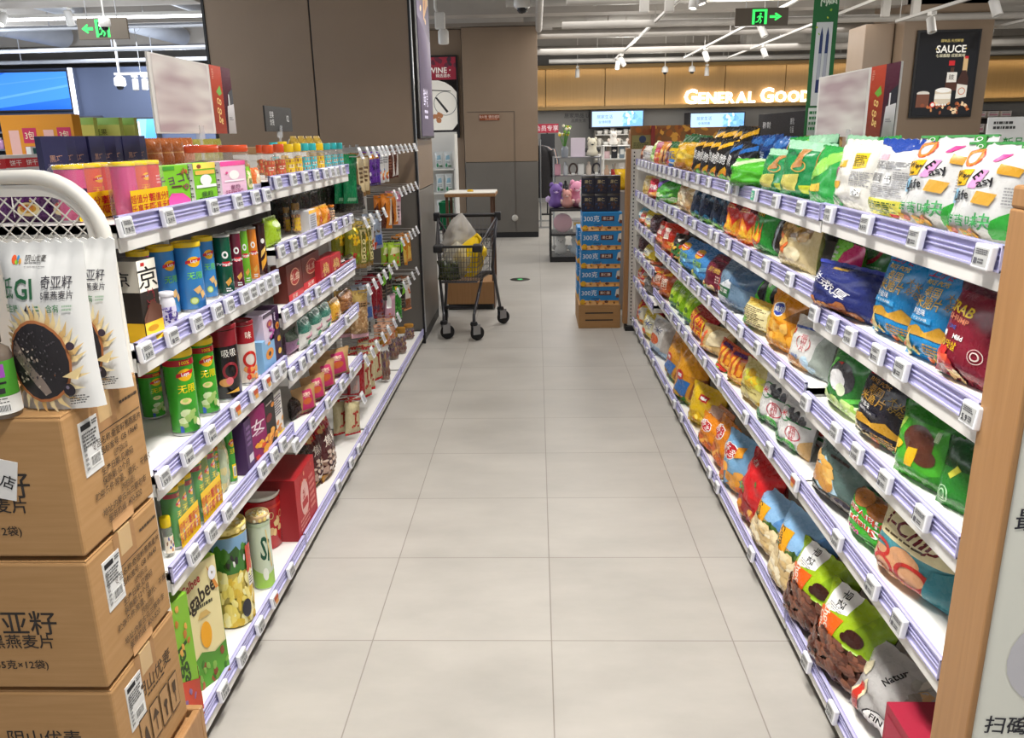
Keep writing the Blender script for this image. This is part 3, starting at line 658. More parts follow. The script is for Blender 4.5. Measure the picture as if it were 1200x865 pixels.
bag('redchip', 'shiny red chip bag', 'c71d24', 'r 0 .45 1 .9 d6262a;t 卡迪 .3 .86 .05 e8e0d8;t 45 .22 .46 .15 k -20;t 45 .22 .46 .125 7fd03a -20;e .62 .66 .06 2f8f3a;p 9a1a20 0 .05 1 .1 1 .3 0 .36;b .2 .05 .8 .3 16 .024 d28a3a,b8542a,e0a850;p 3f7a3a .0 .1 .2 .14 .2 .2 .0 .18', w=.21, h=.28, d=.09, crease=2)
bag('ruffleor', 'orange crisp bag with red round badge', 'e0861e', 'e .34 .72 .24 f2f2ef .8;e .34 .72 .215 c21f2c .8;t 奇多 .34 .72 .12 w -20;b .1 .1 .9 .45 18 .026 d2662a,eea84a,b8502a;p 3f9a5a 0 .3 .2 .4 .25 .2 0 .12', w=.2, h=.27, crease=1.8)
bag('rufflebl', 'light blue crisp bag with red round badge', '7fb2da', 'e .32 .68 .24 f2f2ef .8;e .32 .68 .215 c21f2c .8;t 奇多 .32 .68 .12 w -20;b .1 .08 .85 .4 18 .026 e0962a,eea84a,d2662a;p f0a030 .5 .8 .7 .86 .75 .7 .55 .62', w=.2, h=.27, crease=1.8)
bag('yellowbag', 'crumpled bright yellow snack bag', 'e8bf1c', 'r .4 .66 .7 .8 c8242a;r .44 .7 .66 .76 w;p d0a414 0 .3 .5 .4 1 .2 1 .15 .5 .3 0 .2;b .1 .05 .7 .3 8 .02 f2d65a,c98a1e', w=.19, h=.27, crease=2)
bag('peach', 'peach and orange crisp bag with badge', 'e39a6a', 'p e8c0a8 .2 .9 .7 .95 .8 .6 .3 .6;e .4 .6 .22 f2f2ef .8;e .4 .6 .195 c21f2c .8;t 奇多 .4 .6 .1 w -20;p f0a52a .4 .4 .8 .5 .7 .2 .3 .2', w=.2, h=.27, crease=1.8)
bag('whiteoval', 'white bag with green oval and red stamp', 'dededb', 'r 0 .9 1 1 c8c8c8;o .28 .70 .22 2f8a45 .14;t 米 .26 .70 .09 c02a3a;r .34 .62 .95 .655 2f7a45;b .4 .68 .8 .82 8 .02 3a3a3e,5a5a5e;r .5 .22 .78 .56 e9dedc;o .64 .40 .2 b83a4a .12;t 福 .64 .5 .08 b83a4a;t 州 .64 .4 .08 b83a4a;t 片 .64 .3 .08 b83a4a;b .02 .02 .7 .2 26 .02 2f8a3a,4aa84a,1f6a2a,7fc06a;p c8a26a .75 0 1 0 1 .4 .85 .3', w=.2, h=.28, crease=1.1)
bag('whitegband', 'white bag with wide green band', 'e2e0dc', 'r 0 .42 1 .58 2f7a45;o .12 .5 .2 2f8a45 .2;b .2 .66 .8 .9 12 .024 d2382a,e05a3a,3a6a3a;e .6 .14 .12 c8505a', w=.2, h=.28)
bag('creamsnack', 'cream yellow snack bag with bean picture', 'd8cb84', 'r 0 0 1 .1 c9a22a;b .3 .5 .85 .78 16 .03 e6c02a,d8d84a,c9a01e;o .55 .64 .3 c9b24a .1;s .2 .34 .8 .44 2 8a7a3a;p c9a22a .6 0 1 0 1 .3', w=.2, h=.28)
bag('orangestick', 'orange and red fries bag', 'c8501e', 'p f0a02a .1 .3 .3 .8 .4 .8 .25 .3;p f0b84a .35 .3 .5 .85 .6 .85 .5 .3;p eda032 .6 .3 .7 .75 .85 .75 .75 .3;r .2 .84 .8 .93 5a2a6a;b .2 .05 .8 .3 10 .026 e8902a,f2c05a;p f4d61c 0 0 1 0 1 .08 0 .12', w=.17, h=.25)
bag('beige', 'beige bag with orange fringe and food picture', 'cfae72', 'p e8642a 0 .2 .25 .8 .35 .75 .2 .2;t 脆 .15 .6 .1 f2e8d8;b .05 .05 .6 .3 14 .024 e0a850,f0d090,c8502a;p e8d8b0 .4 .3 .9 .4 .9 .9 .5 .9', w=.18, h=.26, crease=1.4)
bag('redyel', 'red bag with two yellow vertical signs', 'b3202a', 'r .12 .14 .42 .8 f0c02a;r .16 .17 .38 .77 c8302a;t 米 .27 .66 .14 f0c02a;t 老 .27 .46 .14 f0c02a;t 头 .27 .26 .14 f0c02a;r .54 .12 .84 .76 f0c02a;r .58 .15 .8 .73 c8302a;t 虾 .69 .62 .14 f0c02a;t 片 .69 .42 .14 f0c02a;t 王 .69 .24 .14 f0c02a', w=.2, h=.27, bend=.2)
bag('whitered', 'white rice cracker bag with red stamp frame', 'd8d8d4', 'p e8e4de 0 .6 .4 1 0 1;p c8382a 0 .5 .2 .66 .15 .76 0 .6;p 2a4a9a .1 .80 .95 .88 .95 .84 .1 .75;o .48 .52 .2 c05a5a .1;r .38 .36 .6 .70 e2dad6;t 福 .49 .64 .08 b83a4a;t 州 .49 .53 .08 b83a4a;t 片 .49 .42 .08 b83a4a;t 鲜香 .35 .24 .05 2f62b0;b .05 .04 .5 .18 16 .026 d8a868,c98a4a,e8c898;b .5 .06 .9 .3 8 .02 bcd8e8,d8e6ee;p 9aa39a .68 0 1 0 1 .9 .85 .8', w=.21, h=.3)
bag('orangetop', 'orange crisp bag with peaked top and blue oval', 'd98a1e', 'p e8a024 0 .55 .35 1 .7 .55;e .38 .72 .17 f2f2ef 1;e .38 .72 .145 2a3f9e 1;t 美好 .38 .72 .07 w 10;p 8a5a1e .6 .6 1 .95 1 .6;b .1 .1 .95 .5 20 .034 e8a838,d8922a,f0bc5a', w=.2, h=.29, crease=1.3)
bag('yelback', 'pale yellow bag back with fine print', 'd8bb5a', 'r 0 .9 1 1 e0b028;r .1 .1 .9 .8 e2d7a0;s .15 .2 .85 .78 10 6a5a3a;b 0 0 .3 .4 10 .03 3f9a3a,e0662a,7fb53a', w=.2, h=.25)
bag('bluepotato', 'sky blue crisp bag with badge', '3f86c4', 'e .3 .74 .2 f0b41e .9;r .1 .7 .5 .78 c8242a;s .14 .72 .46 .76 1 w;p 7fc3e6 0 .5 .5 .4 1 .6 1 .5 .5 .3 0 .4;t 无限 .4 .5 .12 9fd84a;b .05 .03 .5 .22 10 .028 7fc04a,d8d06a,3f8a3a', w=.2, h=.28, d=.09, bend=.15)
bag('maroonbag', 'maroon snack bag lying back', '6e1d33', 'r .1 .84 .9 .9 a8324a;t 好脆 .4 .6 .1 c9a24a;b .05 .03 .5 .2 10 .02 c8382a,7fb53a,e8c890;s .5 .3 .9 .5 3 c9a8a0', w=.2, h=.27, bend=.2)
bag('bluegrey', 'grey blue bag with green square picture', '6f8ba3', 'p e2e8ec 0 .3 .5 .64 .6 .6 .4 .0 0 0;r .2 .24 .55 .44 2f6a45;t 菠菜 .37 .35 .07 w;b 0 .2 .2 .5 6 .02 c8382a,e8c02a;p 4a6a8a .5 .6 1 .5 1 1 .4 1', w=.2, h=.28, bend=.15)
bag('pinkfrog', 'black bag with green picture', '26282c', 'p 59c83a .3 .7 .7 .75 .6 .5 .85 .3 .7 .15 .4 .4;e .42 .72 .1 e9f2e0;r 0 .84 1 1 b03a64;p c83a50 .1 .0 .4 0 .3 .2', w=.14, h=.24)
bag('flame', 'red bag with yellow flame fries', 'c9281f', 'r 0 .86 1 1 cbb48a;p f0912a .05 .1 .3 .6 .6 .3 .9 .62 .8 .1 .4 .02;p f6c23a .2 .12 .35 .45 .55 .2 .75 .45 .7 .1;p 5a1a20 .5 .75 1 .65 1 .9 .5 .88;s .1 .7 .5 .8 2 e8c890', w=.19, h=.27, crease=1.8)
bag('greenfire', 'tall green bag with flame fries and black lettering', '2a8f35', 'p 57c23a 0 .8 .6 1 .2 1;t 妙脆 .3 .78 .11 k;t 妙脆 .29 .785 .10 f4c81c;e .25 .64 .18 8a5a3a .5;p e0662a .1 .25 .2 .6 .35 .3 .45 .62 .5 .3 .62 .66 .6 .22 .35 .1;p f4c02a .16 .26 .24 .5 .36 .26 .5 .5 .52 .22;s .1 .04 .6 .12 2 d8e8c8', w=.15, h=.29)
bag('creambag', 'cream puffed bag with brown corn picture', 'd2bf8e', 'p 7d5a2a .1 .7 .5 .98 .95 .9 .9 .62 .4 .56;b .1 .6 .8 .9 14 .03 a8803a,8f6a2a,c9a25a;b 0 .3 .4 .58 10 .026 e0a850,d2662a,e8c070;e .6 .28 .2 dccfa8;p 6a8a3a .5 .8 .66 .86 .6 .76', w=.2, h=.29, crease=1.4)
bag('darkclear', 'dark brown glossy bag with silver stripe', '33261c', 'p 9aa0a8 .5 .1 .6 .1 .7 .9 .62 .9;p 6a4a2a .1 .2 .3 .2 .36 .7 .2 .7;p b8b8b0 .05 .02 .35 .02 .3 .12', w=.14, h=.27)
bag('darknavy', 'dark navy bag with teal print', '15243a', 'p 1f4a66 0 .5 .5 .75 1 .55 1 .5 .5 .65 0 .4;t 黑 .3 .7 .14 b8c8d8 -20;b .05 .03 .6 .2 10 .026 3f9a5a,7fc04a,2a6a8a;p 2a5a8a .1 .9 .5 1 .9 .9 .5 .8', w=.16, h=.28)
bag('blackgold', 'black crisp bag with yellow stripe', '1a1916', 'p e0a81e 0 .80 1 .98 1 .86 0 .68;t 脆脆 .45 .52 .17 e9e9e6 -15;p e07a1e 0 .05 .3 .3 .35 .24 .1 0;p d8a028 .3 .08 .8 .32 .85 .24 .4 .02;b .4 .02 .95 .16 8 .026 5fae4a,2f7a3a,e8902a', w=.17, h=.27)
bag('blueblack', 'black and blue crisp bag', '14171f', 'p 1f5fa8 0 .72 1 1 1 .86 .1 .64;t 黑 .4 .52 .2 e9e9e6 -15;p e07a1e .0 .06 .3 .3 .36 .24 .1 0;b .2 .02 .95 .14 8 .026 7fc06a,b8d86a,2f7a3a', w=.17, h=.27)
bag('bluetop', 'dark blue bag with crumpled top', '1d3f7a', 'p 2f6ab0 0 .8 .5 1 1 .8 .5 .7;b .1 .02 .9 .16 8 .026 7fc06a,e8a02a;t 海 .4 .5 .16 c8d8e8', w=.17, h=.26, crease=2)
bag('goldpack', 'crumpled gold yellow bag', 'c9991e', 'p e8c85a 0 .5 .5 .7 1 .5 .5 .4;r .2 .1 .7 .3 b8741e;e .5 .6 .2 e6c23a', w=.2, h=.27, crease=2.2)
bag('ygreen', 'yellow bag with dark green top', 'd8b22a', 'r 0 .75 1 1 1f5a2f;t 乐 .4 .5 .2 2a5aa8;b .1 .05 .9 .3 8 .03 e8e0c0,3f7ac0,c8382a', w=.13, h=.26)
bag('stripe', 'orange and brown striped bag', 'd98a2a', 'p 6a2a22 .5 0 .85 0 .8 1 .6 1;r 0 .1 .4 .4 e8c04a;e .3 .6 .2 f2d88a', w=.12, h=.26)
bag('pinkred', 'pink and red bag with yellow badge', 'c8324a', 'r 0 .7 1 1 b86a80;e .45 .4 .26 f0a82a;t 虾 .45 .4 .2 c8202a;b .1 .03 .9 .2 8 .03 e86a3a,f0b84a', w=.13, h=.26)
bag('limebag', 'pale lime bag', 'b5d068', 'r 0 .8 1 1 dce8b0;t 豆 .5 .5 .2 3f7a2a;b .1 .05 .9 .3 8 .03 7fae3a,dcebb5', w=.13, h=.26)
bag('greywhite', 'pale grey bag', 'c9c2b8', 's .2 .3 .8 .7 6 8a8078;r 0 .85 1 1 b8b0a6', w=.14, h=.26)
bag('brownbag', 'small brown bag', '9a5636', 'r .1 .4 .9 .6 c98a5a;s .2 .2 .8 .36 3 5a2a1a', w=.13, h=.26)
bag('goldcrisp', 'gold crisp bag with curly chips', 'd8be72', 'b .05 .05 .95 .95 40 .03 e6d08a,c9a24a,efe0b0,b8903a;p c8242a 0 .3 .15 .5 .12 .9 0 .9', w=.2, h=.26)
bag('redpink', 'pink red bag with white lettering', 'd2384a', 't 辣 .4 .6 .2 f2e8e0;p f0a02a .3 .3 .8 .5 .7 .1;b .05 .05 .9 .3 8 .03 e8a03a,c82a2a', w=.15, h=.26)
bag('greenpurple', 'leaf green bag with purple tip', '3f9e2f', 'p 7a5ab8 .0 .7 .3 1 .5 1 .2 .6;b .1 .05 .9 .5 24 .03 5fc83a,2f8a22,8fdc5a,d8e8c0;p e0a02a .2 .0 .9 0 .8 .08', w=.19, h=.27)
bag('puffs', 'clear cream bag full of corn puffs', 'cfae80', 'b .03 .03 .97 .8 44 .026 e6cfa0,d8b880,efe0bd,b88a56;r 0 .84 1 1 8a6a4a', w=.17, h=.27)
bag('skypack', 'small sky blue pack', '5fb8d8', 'r .1 .5 .9 .7 e8f0f2;e .4 .25 .2 e08a5a', w=.12, h=.24)
bag('whiteor', 'white and orange pack', 'e2d8c8', 'r 0 .1 1 .4 e0742a;t 薯 .5 .65 .2 c8302a;p e8902a .2 .8 .8 .95 .6 .75', w=.12, h=.25)
bag('yelwhite', 'white pack with yellow oval and blue lettering', 'e3dcc4', 'p f0c22a 0 .4 .3 .9 1 .95 1 .85 .4 .8 .2 .3;t 米 .5 .55 .16 2a4a9a -20;e .4 .25 .22 e8742a;b .2 .05 .9 .2 8 .03 e0a850,d2662a', w=.14, h=.27)
bag('yelpack', 'lemon yellow pack with blue lettering', 'e6cb3a', 'p e9e4c0 .2 .2 .8 .3 .9 .8 .3 .8;t 米 .5 .55 .18 2a4a9a -20;e .3 .2 .2 e8642a', w=.14, h=.27)
bag('whiteblue', 'white pack with orange picture and pale blue base', 'd6d2cc', 'r 0 0 1 .26 a8c4dc;e .35 .42 .26 d8622a;t 米 .5 .7 .14 3a3a5a -20;p b8b0a8 .75 .2 1 .2 1 1 .8 1', w=.15, h=.28)
bag('redslim', 'bright red slim pack', 'c41f2e', 'p e8d0c0 .3 .5 .8 .6 .7 .3;t 辣 .4 .7 .2 f0c02a', w=.14, h=.27)
bag('orangeblue', 'orange topped bag with blue label', 'd8901e', 'p f0a82a 0 .55 .5 1 1 .6 .6 .55;p 2f6fb8 .12 .12 .6 .16 .7 .44 .3 .46;e .34 .5 .14 c8242a;r .26 .47 .42 .53 w;b .1 .02 .9 .12 10 .024 3f9a3a,e0b02a;p 8a4a1a .7 .1 1 .1 1 .6 .8 .5', w=.17, h=.26, crease=1.5)
bag('redorange', 'red bag with orange food picture', 'c2341f', 'r .2 .5 .5 .85 e0d0c0;t 香辣 .35 .68 .1 a82020;b .1 .05 .9 .4 20 .03 e8902a,d2602a,f0b85a', w=.17, h=.27, crease=1.5)
bag('colourmix', 'black and orange bag with red and yellow pictures', '2a2420', 'b .05 .05 .95 .6 24 .03 e8902a,d2382a,f0c03a,3f7a3a;p e8e4da .3 .8 .6 .85 .5 .7', w=.16, h=.25, crease=1.4)
bag('limepack', 'lime green pack with teal base', '86b81e', 'r 0 0 1 .2 1f7a9a;p b8dc3a .2 .25 .5 .8 .8 .8 .6 .3;e .5 .4 .14 4a7a1a;t 青豆 .5 .84 .08 f2f2e0;b .1 .04 .9 .18 8 .02 3f9ac0,7fc04a', w=.16, h=.28)
bag('orangebrown', 'rust orange pack with white lettering', 'b5512a', 't 锅 .45 .6 .16 ecdcc8;t 巴 .45 .42 .16 ecdcc8;b .1 .05 .9 .28 10 .03 d89a4a,c2602a;p f0b83a .3 .8 .6 1 .7 .8', w=.15, h=.28)
bag('darkbrown', 'dark plum brown pack', '4a2f33', 's .2 .3 .8 .6 4 8a6a6a;e .4 .7 .2 6a464a', w=.15, h=.26)
bag('greyclip', 'grey speckled pack', '7a746c', 'b .1 .1 .9 .8 20 .02 8f8a82,5a554f', w=.16, h=.24)
bag('greensmall', 'round green pack', '2f8a35', 'b .1 .1 .9 .7 8 .03 d8d84a,5fc04a,c8382a', w=.12, h=.1, d=.06)
bag('silver', 'crinkled silver bag lettered Fin Up', 'b4b2b0', 't Natur .45 .78 .07 k 70;e .78 .82 .07 c9a878;e .56 .2 .25 2a2728 .62;e .56 .2 .23 f0efed .62;t FIN_UP .56 .25 .07 k;t SO .5 .14 .07 k;p e8dcb8 0 .2 .25 .6 .3 .5 .12 .0;p c8382a .16 .5 .24 .52 .2 .1 .1 .1;b .3 .5 .9 .95 10 .016 c9c4b8,a8a49c,8f8a80;p d8cfae 0 .6 .2 .8 .2 .6', w=.24, h=.25, d=.12, crease=2.4)
box('crimson', 'crimson box at the foot of the wooden panel', 'a31c38', 'r .1 .1 .9 .9 b22344;t 礼 .5 .55 .3 e8c878', w=.12, h=.12, d=.1)
# ------------------------------------------------------------------ right-hand shelves, from the wooden panel down the aisle
def row(side, z, where, items, back=.065, lean=7):
    for it in items:
        k, u0, u1, vt = it[:4]; kw = dict(it[4]) if len(it) > 4 else {}
        if side > 0 and 'bag' in D[k]['cat']:
            q = random.Random(u0*7+vt)
            kw = {**dict(yaw=11+q.uniform(-7, 9), roll=q.uniform(-4, 4), lean=lean+q.uniform(-2, 5), depth=1.12), **kw}
        place(k, side, z, u0, u1, vt, **{**dict(back=back, lean=lean, where=where), **kw})
S1 = [t-.019 for t in RT1]; SM = [t-.019 for t in RTM]; SF = [t-.019 for t in RTF]; SB = .111
row(1, S1[0], 'on near right top shelf', [
    ('easylife', 1128, 1192, 168, dict(yaw=12)), ('easylife', 1072, 1132, 160, dict(yaw=14, back=.08)), ('whiteback', 1028, 1076, 163, dict(yaw=5)), ('whiteyel', 985, 1026, 164, dict(yaw=4))])
row(1, SM[0], 'on middle right top shelf', [
    ('greenchip', 955, 984, 172, dict(back=.07)), ('greenwave', 929, 957, 166, dict(back=.09)), ('greenwave', 902, 931, 176, dict()), ('greenround', 876, 904, 186, dict(back=.05)),
    ('blueblack', 866, 878, 168, dict(back=.07)), ('blueblack', 856, 866, 166, {}), ('blackgold', 845, 856, 163, {}), ('blackgold', 835, 845, 162, {}), ('blackgold', 826, 835, 162, {}), ('blackgold', 817, 826, 162, {}),
    ('goldpack', 800, 816, 167, {}), ('ygreen', 792, 800, 166, {}), ('stripe', 785, 792, 166, {}), ('stripe', 779.5, 785, 167, {})])
row(1, SM[0], 'in back row, middle right top shelf', [
    ('bluetop', 905, 917, 160, dict(back=.26)), ('bluetop', 892, 904, 158, dict(back=.26)), ('bluetop', 880, 891, 159, dict(back=.25)), ('blackgold', 868, 879, 150, dict(back=.25)), ('blackgold', 858, 868, 148, dict(back=.25)),
    ('blackgold', 848, 858, 149, dict(back=.25)), ('blackgold', 839, 848, 151, dict(back=.25)), ('greenchip', 925, 945, 160, dict(back=.26)), ('greenwave', 948, 968, 158, dict(back=.26)), ('ygreen', 812, 822, 158, dict(back=.24)), ('ygreen', 803, 811, 159, dict(back=.24))], back=.25)
row(1, S1[0], 'in back row, near right top shelf', [('greenwave', 990, 1020, 160, dict(back=.27)), ('greenchip', 1022, 1045, 160, dict(back=.27))])
row(1, SF[0], 'on far right top shelf', [('pinkred', 774, 779.5, 166, {}), ('limebag', 768, 773.5, 166, {}), ('greywhite', 761, 768, 171, {}), ('brownbag', 754, 760.5, 171, {})])
row(1, S1[1], 'on near right second shelf', [
    ('crab', 1112, 1172, 332, dict(yaw=10)), ('ricepop', 1074, 1124, 318, dict(yaw=8, back=.07)), ('ricepop', 1034, 1078, 300, dict(yaw=8, back=.08)), ('navy', 968, 1020, 312, dict(lean=10, back=.05)), ('greentall', 1000, 1040, 284, dict(back=.2)), ('veil', 958, 974, 342, dict(back=.05)), ('greentall', 1048, 1090, 290, dict(back=.24)), ('greentall', 1095, 1140, 300, dict(back=.24))])
place('greenpink', 1, S1[1], 976, 1008, 285, back=.15, lean=4, where='on near right second shelf')
row(1, SM[1], 'on middle right second shelf', [
    ('creambag', 922, 953, 252, {}), ('darkclear', 908, 922, 246, dict(back=.09)), ('greenfire', 891, 909, 238, {}), ('flame', 874, 890, 236, dict(back=.06)), ('flame', 857, 873, 232, {}), ('darknavy', 850, 861, 218, {}), ('darknavy', 839, 850, 217, {}), ('darknavy', 828, 839, 216, {}), ('darknavy', 817, 828, 215, {}),
    ('puffs', 800, 815, 213, {}), ('greenpurple', 780, 798, 209, {})])
row(1, SF[1], 'on far right second shelf', [('redpink', 769, 778, 211, {}), ('goldcrisp', 753, 768, 206, {})])
row(1, S1[2], 'on near right third shelf', [
    ('snakegreen', 1112, 1148, 522, dict(back=.07)), ('bear', 1064, 1112, 482, dict(yaw=14, back=.06)), ('blackrice', 1014, 1062, 440, dict(yaw=8)), ('catveg', 977, 1013, 410, dict(yaw=6)), ('catveg', 1000, 1030, 430, dict(back=.2)), ('greentall', 1075, 1110, 470, dict(back=.24))])
row(1, SM[2], 'on middle right third shelf', [
    ('whitered', 934, 966, 377, dict(yaw=10)), ('orangetop', 910, 936, 346, {}), ('yelback', 880, 908, 354, {}), ('pinkfrog', 886, 900, 315, dict(back=.13)), ('bluegrey', 852, 878, 308, {}), ('maroonbag', 836, 859, 302, {}), ('bluepotato', 820, 842, 290, {}), ('bluepotato', 804, 824, 283, {}),
    ('colourmix', 796, 807, 276, {}), ('redorange', 786, 796, 263, {}), ('redorange', 776, 786, 262, {}), ('pinkfrog', 900, 914, 318, dict(back=.15))])
row(1, SF[2], 'on far right third shelf', [('darkbrown', 768, 774, 252, {}), ('yelpack', 762, 767.5, 249, {}), ('whiteor', 757, 762, 248, {}), ('skypack', 748, 756, 244, {})])
row(1, S1[3], 'on near right fourth shelf', [
    ('shrimpchip', 1044, 1110, 612, dict(yaw=12, back=.08)), ('harvest', 1004, 1048, 585, dict(yaw=6)), ('cassava', 967, 1018, 513, dict(yaw=10, back=.065)), ('whitegband', 950, 972, 500, dict(back=.16))])
row(1, SM[3], 'on middle right fourth shelf', [
    ('whiteoval', 920, 944, 474, {}), ('whiteoval', 899, 921, 446, {}), ('creamsnack', 876, 899, 427, {}), ('orangestick', 862, 876, 413, {}), ('orangestick', 849, 862, 402, {}), ('beige', 832, 849, 384, {}), ('redyel', 815, 832, 360, {}),
    ('limepack', 806, 815, 342, {}), ('limepack', 798, 806, 337, {}), ('limepack', 790, 798, 331, {}), ('orangebrown', 782, 790, 318, {}), ('orangebrown', 773, 782, 316, {}), ('greensmall', 844, 852, 442, dict(back=.04, desc='round green pack'))])
row(1, SF[3], 'on far right fourth shelf', [('orangebrown', 767, 772, 309, {}), ('yelpack', 760, 766, 289, {}), ('darkbrown', 750, 759, 278, {}), ('darkbrown', 743, 750, 276, {})])
row(1, SF[4], 'on far right fifth shelf', [('greyclip', 762, 769, 325, {}), ('whiteor', 756, 762, 322, {}), ('whiteor', 750, 756, 321, {}), ('redslim', 743, 749, 312, {})])
row(1, SB, 'on near right bottom shelf', [
    ('silver', 1020, 1078, 785, dict(yaw=20, lean=16, back=.10)), ('choc', 966, 1010, 708, dict(yaw=16, back=.05)), ('choc', 1008, 1044, 748, dict(yaw=10, back=.16)), ('choc', 936, 974, 655, dict(yaw=14, back=.05)), ('popcorn', 915, 950, 612, dict(yaw=12, back=.05))], lean=10)
place('crimson', 1, SB, 1062, 1092, 845, back=.06, lean=0, where='')
row(1, SB, 'on middle right bottom shelf', [
    ('popcorn', 893, 924, 588, dict(yaw=10)), ('redchip', 876, 900, 540, dict(yaw=8)), ('redchip', 866, 886, 528, dict(back=.13)), ('rufflebl', 856, 877, 514, {}), ('ruffleor', 842, 859, 496, {}), ('peach', 832, 848, 478, dict(back=.1)), ('ruffleor', 828, 842, 492, dict(back=.05)), ('yellowbag', 819, 834, 455, dict(back=.08)),
    ('bluetop', 814, 822, 440, dict(back=.15, desc='dark blue bag with crumpled top')), ('orangeblue', 800, 814, 412, {}), ('orangeblue', 784, 799, 400, {}), ('redorange', 780, 790, 385, dict(back=.15))], lean=9)
row(1, SB, 'on far right bottom shelf', [('whiteblue', 769, 780, 376, {}), ('yelpack', 759, 769, 366, {}), ('yelwhite', 748, 759, 356, {}), ('redslim', 741, 749, 350, {}), ('redslim', 738, 744, 348, dict(back=.2))], lean=8)
# ------------------------------------------------------------------ packages of the left-hand shelves
LAY = 'e .5 .78 .14 f0b41e .8;p c8242a .33 .75 .67 .79 .68 .84 .34 .80;t Lays .5 .795 .045 w 4;'
GR = LAY+'r 0 .90 1 .98 b3202a;t 100% .5 .94 .045 f4c81c;t 无限 .5 .60 .085 f0d21e;e .45 .44 .10 e8d890 .6;e .44 .45 .05 b8d86a .6;b .34 .08 .66 .3 9 .012 cfe0a8,e8ecc8,9fbf6a;r .30 .03 .36 .12 3a5aa8'
can('laygreen', 'green chip can with yellow lid', '3fa62c', GR, h=.2, r=.034)
can('layblue', 'sky blue chip can with yellow lid', '3a86c8', LAY+'t 无限 .5 .56 .09 6fd04a;p e0b878 .42 .34 .56 .40 .60 .32 .50 .26;e .42 .16 .08 a8c84a 1;e .42 .16 .06 d8e8a0 1;p e0b878 .58 .18 .66 .24 .62 .32 .54 .28', h=.2, r=.036)
can('laypink', 'magenta chip can with yellow lid', 'd23a80', 'r .4 .3 .6 .62 c82a70;o .5 .5 .1 e88ab8 .2;s .4 .66 .6 .8 4 e8a0c8', h=.2)
can('layred', 'orange red chip can with yellow lid', 'e05a3a', LAY+'t 无限 .5 .56 .1 e8a02a;e .5 .3 .12 e8a85a', h=.2)
PRG = 'e .47 .70 .10 w 1.1;e .47 .70 .05 %s 1.1;r .36 .50 .62 .58 c2242e;t Pringles .49 .54 .045 w 0 .22;p d8a24a .4 .22 .56 .30 .6 .22 .46 .14;s .4 .04 .6 .12 2 w'
for k, c, n in (('prgreen', '12523a', 'dark green'), ('prmaroon', '6a1f33', 'maroon'), ('prlime', '6fb52a', 'lime green'), ('prorange', 'e0842a', 'orange')):
    can(k, n+' tube of crisps with white oval', c, PRG % c, lid='b8b6b0', lidh=.008, h=.23)
can('prchoco', 'brown tube of crisps with golden swirls', '3a1d1c', 'e .5 .7 .09 w 1;p e8a83a .36 .1 .64 .3 .66 .5 .5 .34 .36 .28;p f0c86a .36 .36 .6 .5 .62 .6 .4 .5', lid='3a1d1c', lidh=.008, h=.24)
can('purplecan', 'slim violet chip can', '5a3aa8', 'r .3 .1 .7 .6 4a2a98', h=.2)
box('choco', 'black and yellow chocolate stick box', '2c241f', 'r 0 .62 1 1 d8d2c4;t 京 .5 .78 .2 k;r .2 .93 .4 .97 c82a2a;t 巧克 .5 .52 .09 8a1f2a -90;p 5a3424 0 .3 .5 .5 1 .4 1 .25 0 .2;r 0 0 1 .24 e6b41e;e .4 .16 .3 d89a1e .5', side='r 0 .62 1 1 d8d2c4;r 0 0 1 .24 e6b41e;t 京 .5 .78 .14 k', w=.05, h=.2, d=.07)
bottle('violetjar', 'small white bottle with violet floral print', 'e6e4ea', 'ecebf0', 'r 0 .1 1 .85 d8d2e8;b 0 .1 1 .85 60 .004 5a4a9a,7a6ab8,3a2a7a;r .3 .3 .7 .55 4a3a8a;t 莓 .5 .42 .2 w', r=.025, h=.1, neck=.8)
box('shinbox', 'lime green biscuit box with pink shape', '7ac51e', 't チョコビ .52 .70 .20 5a2a52 8;r .1 .9 .5 .98 3f9a2a;r .34 .5 .7 .54 5a2a2a;p e0459a .1 0 .9 0 .95 .2 .7 .36 .3 .38 .1 .2;b .6 .45 .95 .9 5 .006 b8502a,8a5a2a;o .85 .5 .08 8a3a5a .5', w=.09, h=.11, d=.035, side='r 0 0 1 1 5fae1e;s .1 .1 .9 .9 8 3f7a1e')
box('greeninfo', 'green and yellow biscuit box with grey side', '7ac51e', 'r 0 .86 1 1 e8c84a;e .25 .92 .1 8a4a2a;r .06 .72 .94 .82 e8b84a;e .5 .58 .26 f2f2ef 1;r .05 .40 .95 .47 f2f2ef;t 童趣 .5 .24 .10 2a4a1a;s .1 .1 .9 .18 1 2a4a1a', side='r 0 0 1 1 c9c6c0;s .1 .05 .9 .95 14 6a6560', w=.06, h=.115, d=.04)
box('pinkinfo', 'pink biscuit box with grey printed side', 'e7bcd2', 'r 0 .88 1 1 d63a86;e .5 .63 .2 f2f2ef 1;r .1 .45 .9 .5 f6e8ee;t 童趣 .5 .30 .09 7a2a5a;s .1 .14 .9 .24 2 a85a80;e .2 .7 .05 d63a86', side='r 0 0 1 1 c6bcc0;s .1 .05 .9 .95 14 6a6065', w=.075, h=.12, d=.045)
bag('minigreen', 'small green pouch with bottle shaped picture', '7ab82a', 'e .5 .45 .3 e6dca0 1.3;e .5 .78 .14 e6dca0;t 果 .5 .45 .2 5a7a2a;r 0 0 1 .1 c9a25a', w=.07, h=.11, d=.03)
bag('miniorange', 'small orange pouch with white bottle picture', 'e0743a', 'e .5 .5 .3 e9d0a8 1.4;e .5 .85 .14 e9d0a8;r 0 0 1 .36 b8b4cc;s .1 .05 .9 .3 3 8a86a0', w=.07, h=.11, d=.03)
